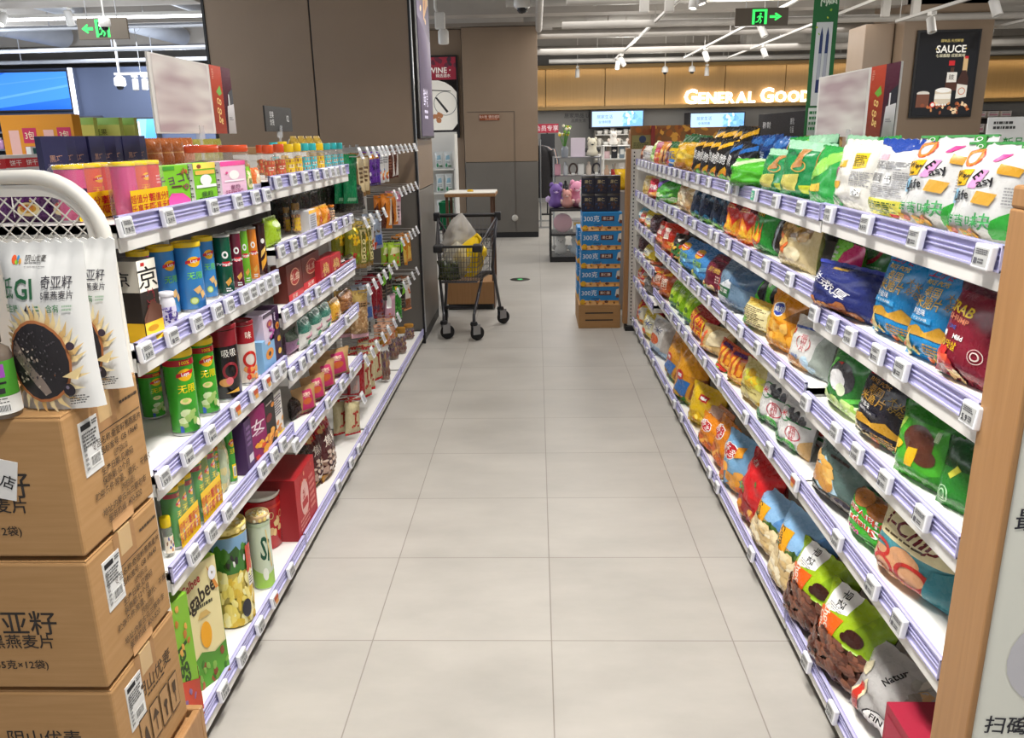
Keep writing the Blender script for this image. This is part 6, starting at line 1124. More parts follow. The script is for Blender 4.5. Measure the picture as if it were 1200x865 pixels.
def sack(key, desc, alpha, w, h, d, tint):
    def b():
        mb = bag_mesh(w, h, d, 'w', '', seed=len(key), stand=.9, crease=4); mb.mats = [clear('clear_film_'+key, tint, alpha, .12)]; return [(None, mb)]
    b = lambda: [(None, blob_mesh(w*.5, d*.5, h, clear('clear_film_'+key, tint, alpha, .1), len(key)+3, (.03, 0), .3))]
    D[key] = dict(dims=(w, h, d), desc=desc, name='plastic_bag', cat='bag', b=b)
sack('clearsack', 'puffed clear plastic bag standing up in the cart', .5, .30, .52, .22, 'dedad4'); sack('lowsack', 'small clear plastic bag in front of cart', .4, .26, .31, .2, 'd8d4c4')
spawn('clearsack', (-.70, 7.22, .515), R_(10)); spawn('lowsack', (-.71, 6.93, .515), R_(-8))
bag('greens', 'dark leafy vegetable pack at the bottom of cart', '3f4630', 'b .05 .05 .95 .95 40 .02 2f3a1f,4f5a35,6a6a4a', w=.2, h=.16, d=.1, stand=.9, crease=3, name='vegetable_pack', cat='food pack'); spawn('greens', (-.755, 6.86, .515), 0)
# ------------------------------------------------------------------ wooden demo counter behind the cart
DC = empty('demo_counter', (-.67, 8.3, 0), label='wooden demo counter with white top behind the shopping cart', cat='counter'); O_ = (.67, -8.3, 0)
mb = MB(); mb.box(-.90, -.40, 8.02, 8.5, 1.12, 1.15, WOOD(), .004); mb.box(-.895, -.405, 8.025, 8.495, 1.15, 1.16, mat('e8e4da', 'matte'), .003); mb.build('counter_top', DC, O_)
for x in (-.88, -.44):
    for y in (8.05, 8.46): m = MB(); m.box(x-.014, x+.014, y-.014, y+.014, .28, 1.12, noisy('dark_wood', '5a4030', '6a4c38', (40, 40, 3), .5), .003); m.build('post', DC, O_)
mb = MB(); mb.box(-.92, -.435, 8.0, 8.5, .06, .285, WOOD(), .004); mb.box(-.90, -.455, 8.02, 8.48, 0, .06, BLK()); mb.box(-.437, -.428, 8.0, 8.5, .02, .285, noisy('dark_wood', '5a4030', '6a4c38', (40, 40, 3), .5)); mb.build('base_cabinet', DC, O_)
mb = MB(); mb.lathe([(.03, 0), (.034, .01), (.02, .02)], mat('e8b81e', 'gloss')); mb.build('yellow_dish', None, (-.66, 8.2, 1.161), label='small yellow dish on the wooden demo counter', cat='dish')
mb = MB(); gm = mat('1c8a5a', 'gloss'); x0, x1, y0, y1 = -1.02, -.90, 8.56, 8.86
mb.box(x0, x1, y0, y1, .75, .76, gm); 
for a in ((x0, x1, y0, y0+.01), (x0, x1, y1-.01, y1), (x0, x0+.01, y0, y1), (x1-.01, x1, y0, y1)): mb.box(*a, .76, 1.02, gm, .003); mb.box(a[0]-.004, a[1]+.004, a[2]-.004, a[3]+.004, 1.0, 1.03, gm, .003)
mb.box(x0+.02, x1-.02, y0+.02, y1-.02, .0, .75, noisy('dark_wood', '5a4030', '6a4c38', (40, 40, 3), .5), .006); mb.build('green_crate', label='green plastic crate on a dark stand behind the demo counter', cat='crate')
# white shelf with wrapped packs behind the column
SH = empty('display_shelf', (-1.55, 12.2, 0), label='white shelf of wrapped packs at the rear wall beyond the column', cat='shelf')
mb = MB()
for z in (.5, .9, 1.24): mb.box(-1.95, -1.17, 12.0, 12.4, z-.02, z, WM(), .003)
mb.box(-1.95, -1.17, 12.38, 12.42, 0, 1.75, WM()); mb.box(-1.19, -1.165, 12.0, 12.42, 0, 1.72, WM()); mb.build('shelf_frame', SH, (1.55, -12.2, 0))
bag('wrapwhite', 'white and pale blue wrapped pack', 'dfe4e4', 'p 8fb8cc .2 .5 .8 .55 .7 .8 .3 .75;e .3 .2 .14 2f9a6a;r .5 .1 .9 .2 5a7a5a;s .2 .3 .8 .45 2 8a9aa0', w=.2, h=.24, d=.12, name='wrapped_pack', cat='pack')
for z, h in ((1.24, 1), (.9, 1.1), (.5, 1.2)):
    for x in (-1.62, -1.41, -1.28): spawn('wrapwhite', (x, 12.1, z), 0, 0, (.62, .8, h), where={1.24: 'on top of the white rear shelf', .9: 'on the middle of the white rear shelf', .5: 'low on the white rear shelf'}[z])
jar('brownjar', 'dark jar with gold label', '3a2a1a', 'b8863a', r=.05, h=.2, cols=('4a3020',)); 
for z, w in ((1.24, 'top'), (.9, 'middle')): spawn('brownjar', (-1.78, 12.08, z), where='at the left end of the white rear shelf, %s' % w)
# ------------------------------------------------------------------ blue cases at the end of the right run
def case_mb(blue=True):
    mb = MB(); w, d, h = .345, .30, .163
    mb.box(-w/2, w/2, -d/2, d/2, .001, h-.001, mat('1f84c6', 'matte'), .003)
    op = 'r 0 0 1 .24 c0893e;b .02 .02 .98 .26 12 .012 e0a83a,8a5a2a,c8782a;e .68 .17 .05 5a2f1f .6;e .07 .17 .07 e6b01e 1;t 300克 .23 .66 .25 eaf2f6;r .48 .53 .80 .79 5a2a22;t 果仁酥 .64 .66 .13 e8d8c8;s .30 .30 .6 .40 1 0f5a8f;p d8d4c8 .90 .5 1 .5 1 .9 .93 .85;p 6a3a24 .92 .4 1 .4 1 .56 .94 .6'
    Canvas(w, h, 3).draw(op, 'matte').lay(mb, flat_grid((-w/2, -d/2, 0), (w, 0, 0), (0, 0, h)), 1, 1)
    Canvas(d, h, 4).draw('r 0 0 1 .2 c0893e;t 300克 .5 .6 .3 eaf2f6', 'matte').lay(mb, flat_grid((-w/2, d/2, 0), (0, -d, 0), (0, 0, h)), 1, 1)
    return [(None, mb)]
D['bluecase'] = dict(dims=(.345, .3, .163), desc='blue snack case marked 300 grams', name='snack_case', cat='box', b=case_mb)
CN = ['lowest', 'second from the bottom', 'middle', 'fourth from the bottom', 'topmost']
for i in range(5): spawn('bluecase', (.556+.004*i, 7.30, .215+i*.1645), desc='blue snack case marked 300克, %s of the front stack' % CN[i])
for i in range(4): spawn('bluecase', (.545, 7.62, .215+i*.1645), desc='blue snack case in the stack behind, %s' % CN[i])
for y, lab in ((7.30, 'brown slotted carton under the front stack of blue cases'), (7.62, 'brown carton under the rear stack of blue cases')):
    mb = MB(); mb.box(-.19, .185, -.155, .15, 0, .214, CARD(), .003)
    for z in (.075, .14): mb.box(-.13, .12, -.1555, -.154, z-.006, z+.006, BLK())
    mb.build('base_carton', None, (.56, y, 0), label=lab, cat='box')
box('darkpack', 'dark snack packet', '1c1f33', 'r 0 .86 1 1 2a2420;b .1 .1 .9 .5 10 .012 3a2a24,5a3a28,2a4a7a;t 果仁 .5 .66 .16 c8b88a;e .5 .4 .24 4a2f24 .6', w=.11, h=.15, d=.05)
for r_ in range(2):
    for k in range(3):
        for q in range(2): spawn('darkpack', (.45+k*.112, 7.22+q*.055, 1.041+r_*.152), where=('in the upper' if r_ else 'in the lower')+' layer on the blue cases, '+('left', 'middle', 'right')[k]+' pile')
mb = MB(); mb.box(.80, 1.30, 7.12, 7.15, 1.56, 1.75, mat('8a5a2a', 'matte')); Canvas(.5, .19, 3).draw('b 0 .4 1 1 26 .03 c8842a,a8601e,e0a03a,8a4a1e;r .02 .02 .34 .6 8a8450;e .2 .42 .06 2a3a5a;s .05 .06 .3 .3 3 4a4a2a', 'matte').lay(mb, flat_grid((.80, 7.119, 1.56), (.5, 0, 0), (0, 0, .19)), 1, 1)
mb.box(.97, 1.0, 7.09, 7.12, 1.53, 1.75, mat('8a2a24', 'matte')); mb.build('display_header', label='brown and orange cardboard header above the far end panel', cat='sign')
mb = MB(); mb.box(1.05, 2.6, 7.2, 7.23, 1.54, 1.73, mat('9a6a34', 'matte')); Canvas(1.55, .19, 5).draw('b 0 0 1 1 60 .035 c8842a,a8601e,e0a03a,8a4a1e,d8b06a', 'matte').lay(mb, flat_grid((1.05, 7.199, 1.54), (1.55, 0, 0), (0, 0, .19)), 1, 1); mb.build('display_header', label='long orange food print header behind the far crisp bags', cat='sign')
bag('yellowcap', 'yellow round pack behind the dark packets', 'e8b81e', '', w=.2, h=.2, d=.12); spawn('yellowcap', (.86, 8.1, 1.16), 0)
mb = MB(); mb.box(.74, 1.1, 7.95, 8.3, 0, 1.16, mat('8a8078', 'matte'), .01); mb.build('display_plinth', label='grey display plinth behind the far end panel', cat='plinth')
# green floor marker
mb = MB(); mb.lathe([(.12, 0), (.12, .002), (.10, .003)], mat('4a4a46', 'metal'), seg=28); mb.lathe([(.035, .003), (.035, .0036)], emat('2fae5a', .7), seg=20); mb.build('floor_marker', None, (-.21, 9.75, 0), label='round floor marker with small green light', cat='floor light')
# ------------------------------------------------------------------ general goods area in the middle distance
GC = empty('glass_display', (.42, 11.4, 0), label='black framed two-tier glass display case with pink goods', cat='display case'); GO = (-.42, -11.4, 0)
mb = MB()
for x in (.19, .70):
    for y in (11.1, 11.7): mb.box(x-.012, x+.012, y-.012, y+.012, 0, .72, BLK())
for z in (.06, .37, .70): mb.box(.18, .71, 11.09, 11.71, z-.012, z+.012, BLK())
mb.box(.18, .71, 11.09, 11.71, 0, .05, BLK()); mb.build('frame', GC, GO)
mb = MB(); mb.box(.2, .69, 11.092, 11.096, .07, .70, clear('display_glass', 'e8eef0', .1, .03)); mb.box(.186, .19, 11.1, 11.7, .07, .7, clear('display_glass', 'e8eef0', .1, .03)); mb.build('glass', GC, GO)
def small(name, mbk, loc, label, cat, group=None, rz=0): return mbk.build(name, None, loc, rz, label=label, cat=cat, group=group)
mb = MB(); mb.lathe([(.11, -.02), (.13, -.02), (.13, .02), (.11, .02)], mat('e8a8b8', 'gloss')); mb.lathe([(.001, -.012), (.075, -.012), (.09, .012), (.001, .012)], mat('d88098', 'gloss')); mb.v = [(x, z, y+.13) for x, y, z in mb.v]; small('pink_fan', mb, (.36, 11.3, .383), 'round pink fan in the upper tier of glass case', 'fan')
mb = MB(); mb.box(-.06, .06, -.05, .05, 0, .16, mat('e6d9d2', 'matte'), .01); mb.box(-.05, .05, -.051, -.05, .10, .14, mat('e8b81e', 'matte')); small('goods_box', mb, (.56, 11.3, .383), 'white box with yellow strip beside the pink fan', 'box')
def plush(c1, c2, s=1.):
    mb = MB(); mb.lathe([(.02*s, 0), (.08*s, .02*s), (.095*s, .08*s), (.06*s, .14*s), (.07*s, .17*s), (.075*s, .21*s), (.05*s, .26*s), (.001, .275*s)], mat(c1, 'matte'), seg=16)
    for sx in (-1, 1): mb.lathe([(.001, 0), (.028*s, .012*s), (.02*s, .045*s), (.001, .055*s)], mat(c1, 'matte'), (sx*.05*s, 0, .235*s), 10); mb.lathe([(.001, 0), (.03*s, .02*s), (.03*s, .06*s), (.001, .08*s)], mat(c2, 'matte'), (sx*.09*s, -.02*s, .06*s), 10)
    for sx in (-1, 1): mb.lathe([(.001, 0), (.008*s, .006*s), (.001, .012*s)], mat('k', 'gloss'), (sx*.03*s, -.072*s, .195*s), 8)
    mb.lathe([(.001, 0), (.03*s, .015*s), (.001, .03*s)], mat(c2, 'matte'), (0, -.065*s, .165*s), 10); return mb
small('plush_toy', plush('cfcbc6', 'a8a4a0'), (.33, 11.35, .073), 'grey plush toy in the lower tier of glass case', 'plush toy')
small('plush_toy', plush('a9b8c4', '8a9aa8'), (.55, 11.3, .073), 'blue grey plush toy in the lower tier of glass case', 'plush toy')
for x, y, z, c1, c2, s, lab in ((.27, 11.35, .713, '7a5aa8', 'c8b0d8', 1.2, 'purple plush toy on top of the glass case'), (.42, 11.3, .713, 'e0a098', 'f0d0c8', .9, 'peach plush toy on top of the glass case'), (.56, 11.4, .713, 'e89ab8', 'f2d0dc', 1.3, 'pink plush toy on top of the glass case'), (.66, 11.2, .713, 'ece6e0', 'e0a0a8', 1.0, 'white plush toy on top of the glass case')):
    small('plush_toy', plush(c1, c2, s), (x, y, z), lab, 'plush toy')
# clothes rail
CR = empty('clothes_rail', (.05, 15.9, 0), label='clothes rail of dark garments beside the far column', cat='rail'); CRo = (-.05, -15.9, 0)
mb = MB()
for y in (15.3, 16.5): mb.tube([(.08, y, 0), (.08, y, 1.6)], .014, STEEL(), 8); mb.box(-.1, .26, y-.02, y+.02, 0, .03, STEEL())
mb.tube([(.08, 15.3, 1.58), (.08, 16.5, 1.58)], .014, STEEL(), 8); mb.build('rail_frame', CR, CRo)
GC_ = [('1f1d20', 'black'), ('2a2a30', 'charcoal'), ('17161a', 'black'), ('6f8a96', 'grey blue'), ('c08a6a', 'tan'), ('1f1d20', 'black'), ('23232a', 'dark grey'), ('3a4a5a', 'slate blue')]
for i, (c, n) in enumerate(GC_):
    y = 15.4+i*.14; mb = MB(); w = .21+.012*i
    ring = lambda hw, z, d: [(hw*math.cos(a), d*math.sin(a)+.006*math.sin(a*7+z*9), z) for a in (6.283*k/20 for k in range(20))]
    mb.rings([ring(w*1.02, .55, .05), ring(w, .9, .045), ring(w*.95, 1.2, .05), ring(w*1.0, 1.38, .045), ring(w*.6, 1.46, .03), ring(.05, 1.49, .02)], mat(c, 'paper'))
    for sx in (-1, 1): mb.tube([(sx*w*.85, 0, 1.40), (sx*w*1.08, 0, 1.2), (sx*w*1.12, 0, .92)], [.06, .055, .045], mat(c, 'paper'), 10)
    hk = mb.build('hanging_garment', None, (.08, y, 0), 0, label='%s garment on the clothes rail, %s from the front' % (n, ordn(i) if i else 'first'), cat='clothing')
    m = MB(); m.tube([(0, 0, 1.49), (0, 0, 1.55), (.015, 0, 1.58), (0, 0, 1.6)], .004, STEEL(), 6); m.build('hanger', hk)
# merchandise stand with flowers, cards, headbands
MS = empty('merchandise_stand', (.62, 12.9, 0), label='grey wire merchandise stand with accessories behind the glass case', cat='stand'); MO = (-.62, -12.9, 0)
mb = MB()
for x in (.27, .98):
    for y in (12.7, 13.1): mb.tube([(x, y, 0), (x, y, 1.36)], .012, STEEL(), 8)
for z in (.4, .8, 1.08, 1.35): mb.box(.26, .99, 12.69, 13.11, z-.012, z, mat('8f8f92', 'metal'))
mb.build('wire_frame', MS, MO)
rnd = random.Random(4)
AC = [('e8d8c8', 'cream'), ('3a3a40', 'black'), ('d8a0b0', 'pink'), ('c8ccd0', 'silver'), ('5a4a44', 'brown'), ('f0f0ec', 'white')]
for zi, z in enumerate((.8, 1.08)):
    for k in range(6):
        c, n = AC[(k+zi*2) % 6]; x = .33+k*.12; mb = MB()
        if k % 3 == 0: mb.box(-.045, .045, -.04, .04, 0, .17, mat(c, 'matte'), .01); nm = 'goods_box'; ds = 'small %s box' % n
        elif k % 3 == 1: mb.lathe([(.035, 0), (.042, .05), (.04, .13), (.02, .16), (.02, .19), (.001, .2)], mat(c, 'gloss')); nm = 'bottle'; ds = 'small %s bottle' % n
        else: mb.tube([(.06*math.cos(a), 0, .09+.08*math.sin(a)) for a in (6.283*q/16 for q in range(16))], .014, mat(c, 'matte'), 8, True); mb.box(-.03, .03, -.02, .02, 0, .03, mat('w', 'matte'), .004); nm = 'headband'; ds = '%s headband on a stand' % n
        mb.build(nm, None, (x, 12.85, z), label=ds+' on the %s tier of merchandise stand' % ('middle' if zi == 0 else 'upper'), cat=nm.replace('_', ' '))
mb = MB(); mb.lathe([(.05, 0), (.06, .1), (.045, .16)], mat('8a8f96', 'gloss'))
fl = MB()
for k in range(14):
    a = k*2.4; q = .03+.07*rnd.random(); h = .3+.16*rnd.random(); fl.tube([(0, 0, .1), (q*math.cos(a)*.5, q*math.sin(a)*.5, h*.7), (q*math.cos(a), q*math.sin(a), h)], .005, mat('4f8a35', 'matte'), 5)
    fl.lathe([(.001, 0), (.02, .01), (.022, .03), (.006, .045)], mat(('e8c01e', 'f0e8c8', '7fae3a')[k % 3], 'matte'), (q*math.cos(a), q*math.sin(a), h-.01), 8)
o = mb.build('flower_vase', None, (.44, 12.85, 1.35), label='grey vase of yellow flowers on the merchandise stand', cat='vase'); fl.build('flowers', o)
mb = MB(); mb.box(-.11, .11, -.01, .01, 0, .28, mat('dcd0dc', 'matte'), .004); mb.box(-.08, .08, -.06, .06, 0, .015, mat('dcd0dc', 'matte')); mb.build('price_stand', None, (.64, 12.82, 1.35), label='blank lilac card standing beside the flower vase', cat='sign')
small('plush_toy', plush('e9e2cc', '3a3a3a', 1.0), (.86, 12.85, 1.35), 'cream plush toy on top of the merchandise stand', 'plush toy')
# a second stand with three tiers of small goods, and the hooks on its top
MS = empty('merchandise_stand', (1.55, 13.6, 0), label='white tiered merchandise stand right of the flower vase stand', cat='stand'); MO = (-1.55, -13.6, 0)
mb = MB()
for x in (1.08, 2.05):
    for y in (13.4, 13.8): mb.tube([(x, y, 0), (x, y, 1.5)], .012, WM(), 8)
for z in (.4, .74, 1.02, 1.30, 1.5): mb.box(1.07, 2.06, 13.39, 13.81, z-.012, z, WM())
mb.build('stand_frame', MS, MO)
AD = [('2a2a30', 'black'), ('d8d4cc', 'ivory'), ('c8a890', 'beige'), ('7a8a96', 'slate'), ('e8c8cc', 'pale pink'), ('b0352f', 'red'), ('f0f0ec', 'white')]
for zi, z in enumerate((.74, 1.02, 1.30)):
    for k in range(8):
        c, n = AD[(k*3+zi*2) % 7]; x = 1.14+k*.12; mb = MB(); q = (k+zi) % 4
        if q == 0: mb.box(-.04, .04, -.04, .04, 0, .19, mat(c, 'matte'), .01); mb.box(-.03, .03, -.042, -.04, .06, .14, mat('f0f0ec', 'matte')); nm = 'goods_box'
        elif q == 1: mb.lathe([(.035, 0), (.045, .02), (.042, .10), (.02, .13), (.022, .17), (.001, .18)], mat(c, 'gloss')); nm = 'bottle'
        elif q == 2: mb.lathe([(.04, 0), (.048, .004), (.05, .11), (.044, .11), (.04, .01)], mat(c, 'gloss'), cap=False); mb.tube([(0, 0, .01), (.02, .01, .2)], .006, mat('8a5a3a', 'matte'), 6); mb.tube([(0, 0, .01), (-.025, 0, .19)], .006, mat('5a5a60', 'matte'), 6); nm = 'cup'
        else: mb.box(-.05, .05, -.008, .008, .0, .21, mat(c, 'matte'), .006); mb.lathe([(.001, 0), (.03, .01), (.03, .03), (.001, .04)], mat('f0e8e0', 'matte'), (0, -.012, .10), 12); nm = 'carded_goods'
        mb.build(nm, None, (x, 13.5, z), label='small %s %s on the %s tier of white stand, %s from left' % (n, nm.replace('_', ' '), ('lowest', 'middle', 'upper')[zi], 'first' if k == 0 else ordn(k)), cat=nm.replace('_', ' '))
for k, (c, n) in enumerate((('f0ece4', 'cream'), ('8a6a50', 'brown'), ('3a3a40', 'dark'))): small('plush_toy', plush(c, 'e8d8cc', .8), (1.25+k*.3, 13.6, 1.50), '%s plush toy on top of the white tiered stand' % n, 'plush toy')
# wall text, red notice
r = empty('wall_lettering', (1.07, BY+.19, 1.92), label='small dark lettering on the grey back wall', cat='lettering')
for s_, z_, h_ in (('居家用品_Life', .2, .3), ('品质生活', .08, .22)): mb = MB(); Canvas(.9, .3, 3).draw('t %s .5 %.2f %.2f 4a4a4e' % (s_, z_/.3, h_), 'matte').lay(mb, flat_grid((-.45, 0, 0), (.9, 0, 0), (0, 0, .3)), 1, 1); mb.build('lettering_line', r)
mb = MB(); mb.box(-.02, .48, 17.9, 17.93, 1.72, 1.90, mat('a81f3a', 'matte')); mb.box(.1, .40, 17.9, 17.93, 1.40, 1.70, mat('26262a', 'matte')); Canvas(.5, .18, 3).draw('t 会员专享 .5 .5 .5 e8d8dc', 'matte').lay(mb, flat_grid((-.02, 17.899, 1.72), (.5, 0, 0), (0, 0, .18)), 1, 1); mb.tube([(.24, 17.92, 0), (.24, 17.92, 1.72)], .015, BLK(), 8); mb.box(.1, .38, 17.8, 18.05, 0, .02, BLK()); mb.build('notice_stand', label='dark red notice on a black stand beyond the far column', cat='sign')
# back shelves with white crockery and lightboxes over them
def backshelf(x0, x1, label, seed, zs=(.4, .75, 1.08, 1.40, 1.66)):
    top_ = zs[-1]+.1
    r = empty('crockery_shelf', ((x0+x1)/2, 20.7, 0), label=label, cat='shelf'); off = (-(x0+x1)/2, -20.7, 0); mb = MB()
    mb.box(x0, x1, 20.95, 20.98, 0, top_, mat('c9c4bb', 'matte')); mb.box(x0-.02, x0, 20.5, 20.98, 0, top_, mat('8a857d', 'matte')); mb.box(x1, x1+.02, 20.5, 20.98, 0, top_, mat('8a857d', 'matte'))
    for z in zs: mb.box(x0, x1, 20.5, 20.96, z-.02, z, WM())
    mb.build('shelf_frame', r, off); return zs
def cup(c, k):
    mb = MB(); h = (.1, .14, .07)[k]
    mb.lathe([(.03, 0), (.042, .004), (.048 if k < 2 else .075, h), (.042 if k < 2 else .068, h), (.034, .008), (.001, .008)], mat(c, 'gloss'), seg=16, cap=False)
    if k < 2: mb.tube([(.046, 0, h*.8), (.075, 0, h*.75), (.075, 0, h*.35), (.044, 0, h*.28)], .006, mat(c, 'gloss'), 6)
    return mb
for i, (x0, x1, wd) in enumerate(((1.45, 2.55, 'left'), (3.8, 5.2, 'right'))):
    zs = backshelf(x0, x1, 'tall white crockery shelf under the %s screen on back wall' % wd, i, (.4, .75, 1.08, 1.40, 1.66) if i == 0 else (.4, .75, 1.08, 1.40))
    for zi, z in enumerate(zs[2:]):
        n = int((x1-x0)/.16)
        protos = [cup(c, k).mesh('cup') for c, k in (('ece8e0', 0), ('e2ddd2', 1), ('f2efe9', 2))]
        for k in range(n):
            q = (k+zi) % 3; o = bpy.data.objects.new(('mug', 'mug', 'bowl')[q], protos[q]); COL.objects.link(o); o.location = (x0+.1+k*.16, 20.62, z); o.scale = (1.2,)*3; o['category'] = ('mug', 'mug', 'bowl')[q]
            row_ = ('lowest', 'middle', 'top')[zi] if i == 0 else ('lower', 'upper')[zi]
            o['label'] = 'white %s on the %s row of %s crockery shelf, %s from its left end' % (('squat mug', 'tall mug', 'bowl')[q], row_, wd, 'first' if k == 0 else ordn(k)); o['group'] = 'white crockery on the back wall shelves'
def screen(x0, x1, Y, z0, z1, label, ops, c='a9c8ec', s=1.0):
    wall = BY+.19 if Y > 18 else 16.49
    r = empty('lit_screen', ((x0+x1)/2, Y, z0), label=label, cat='screen'); off = (-(x0+x1)/2, -Y, -z0)
    mb = MB(); mb.box(x0-.03, x1+.03, Y, wall, z0-.03, z1+.03, mat('3a3a40', 'matte'), .005); mb.build('housing', r, off)
    m = MB(); m.box(x0, x1, Y-.006, Y, z0, z1, emat(c, s))
    cv = Canvas(x1-x0, z1-z0, 3); cv.draw(ops)
    cv.items = [(p, t, emat(mm.name.split('_')[-1], s), l, lf) for p, t, mm, l, lf in cv.items]; cv.lay(m, flat_grid((x0, Y-.0065, z0), (x1-x0, 0, 0), (0, 0, z1-z0)), 1, 1); m.build('display', r, off)
SCR = 'p 7fb8e8 .6 0 1 0 1 1 .7 1;t 居家生活 .25 .65 .2 5a7ab0;t 全场特惠 .25 .3 .16 5a7ab0;r .62 .2 .66 .9 6aa0d8;r .70 .1 .74 .8 d8ecf8;r .80 .3 .85 .9 5f9ad0;b .6 .1 .98 .9 14 .06 cfe6f6,6aa8dc,8fc4ec'
screen(1.36, 2.58, 20.45, 1.84, 2.19, 'pale blue lit screen on back wall, left of GENERAL GOODS sign', SCR)
screen(3.73, 5.0, 20.45, 1.77, 2.10, 'pale blue lit screen under the GENERAL GOODS sign', SCR)
screen(6.3, 6.9, 20.45, 1.6, 2.0, 'small pale blue screen behind the green hanging banner', SCR)
# right-hand back shelves seen past the SAUCE column
r = empty('wall_shelf', (9.5, 20.6, 0), label='dark shelf of white packs right of the SAUCE column', cat='shelf'); off = (-9.5, -20.6, 0)
mb = MB(); mb.box(8.6, 11.5, 20.4, 21.0, 0, .9, mat('5a544e', 'matte')); mb.box(8.6, 11.5, 20.9, 21.0, .9, 2.05, mat('4a4440', 'matte'))
for z in (1.2, 1.55, 1.9): mb.box(8.6, 11.5, 20.4, 20.95, z-.03, z, mat('8a847c', 'matte'))
mb.build('shelf_frame', r, off)
box('whitepack', 'white and pink packet', 'e8e0dc', 'r .1 .2 .9 .5 d89aa8;s .1 .6 .9 .9 2 8a8a8a', w=.2, h=.25, d=.15, name='packet', cat='packet')
for z, w in ((1.2, 'lower'), (1.55, 'middle'), (1.9, 'upper')):
    for k in range(9): spawn('whitepack', (8.8+k*.3, 20.55, z), 0, 0, (1.2, 1, .75 if z < 1.9 else .5), where='on %s row of the dark shelf beyond SAUCE column' % w)
# ------------------------------------------------------------------ far left: next shelving run, wall screens
r = empty('shelf_unit', (-1.66, 3.4, 0), label='back-to-back shelf unit facing the next aisle on the left', cat='shelf'); off = (1.66, -3.4, 0)
mb = MB(); mb.box(-1.87, -1.435, 1.9, 4.27, 0, .14, WM()); mb.box(-1.87, -1.435, 1.9, 4.27, 1.575, 1.595, WM()); mb.box(-1.45, -1.435, 1.9, 4.27, .1, 1.6, WM()); mb.box(-1.88, -1.87, 1.9, 4.27, 1.54, 1.60, WM()); mb.build('shelf', r, off)
box('navybox', 'navy blue slim box', '25244f', 't 黑巧 .5 .42 .14 b88a78;s .15 .2 .85 .3 2 8a7a90', w=.09, h=.125, d=.03)
bag('amber', 'translucent amber sweet pack', 'b8642a', 'r 0 .45 1 .5 d89a5a', w=.1, h=.12, d=.04); bag('olive', 'pale olive sweet pack', 'a8a04a', 'r 0 .4 1 .5 c8c07a', w=.1, h=.12, d=.04)
for i in range(8): y = 2.72+i*.088; spawn('navybox', (-1.60-.012*(i % 3), y, 1.597), R_(75+(-9, 6, -3, 10)[i % 4]), 0, where='on the next run behind the left top shelf')
for i in range(4): spawn('amber', (-1.60, 3.46+i*.11, 1.597), R_(80), 0, (1, 1, .95), where='on the next run behind the left top shelf')
for i in range(3): spawn('olive', (-1.60, 3.92+i*.11, 1.597), R_(80), 0, (1, 1, .9), where='on the next run behind the left top shelf')
r = empty('shelf_unit', (-3.2, 4.8, 0), label='further white shelf unit with sweets, far left of picture', cat='shelf'); off = (3.2, -4.8, 0)
mb = MB(); mb.box(-3.7, -2.75, 3.2, 6.6, 0, .15, WM()); mb.box(-3.23, -3.2, 3.2, 6.6, .1, 1.6, WM())
for z in (.5, .85, 1.2, 1.55): mb.box(-3.65, -2.78, 3.2, 6.6, z-.02, z, WM()); mb.box(-2.79, -2.775, 3.2, 6.6, z-.06, z+.01, mat('c3c1e6', 'gloss'))
mb.build('shelf', r, off)
box('orangecase', 'large orange display box with pink print', 'e0941e', 'r .18 .2 .45 .72 e8b8b0;r .55 .15 .92 .42 c82a5a;r .55 .48 .92 .76 c82a5a;t 2包 .73 .28 .12 f2e0c0;t 3包 .73 .62 .12 f2e0c0', w=.22, h=.24, d=.1)
box('greencase', 'olive green box with red dot', 'c2c866', 'r 0 .7 1 1 86b04f;e .14 .3 .12 c8342a;t Co .16 .82 .26 2a4a8a;t 坚果 .5 .4 .2 5a5a2a;s .3 .1 .9 .2 2 6a6a3a', w=.25, h=.15, d=.06)
for i, u in enumerate((32, 72)): spawn('orangecase', (xpos(u, 5.0, 1.7), 5.0, 1.552), R_(3), 0, (1, 1, 1.3), where='on the further left shelf')
for i, u in enumerate((92, 122, 140)):
    for q in (0, 1): spawn('greencase', (xpos(u, 5.35+.12*i, 1.7), 5.35+.12*i, 1.552+.151*q), R_(6), where='in the %s layer on the further left shelf' % ('lower', 'upper')[q])
box('redwhite', 'red and white biscuit packet', 'dcd6d2', 'r .0 .25 1 .8 c8242a;t 饼干 .5 .52 .26 f2e8e0', w=.11, h=.09, d=.06)
box('tealwhite', 'white packet with dark teal panel', 'dcdcd8', 'r .2 .2 .8 .95 1f5a5a;e .5 .2 .2 e8a03a', w=.06, h=.13, d=.05)
for i, u in enumerate((-10, 15, 34)): spawn('redwhite', (-2.86, ypos(u, -2.86, 1.6), 1.552), R_(60), where='on the further left shelf front')
for i, u in enumerate((42, 50, 57)): spawn('tealwhite', (-2.86, ypos(u, -2.86, 1.6), 1.552), R_(60), where='on the further left shelf front')
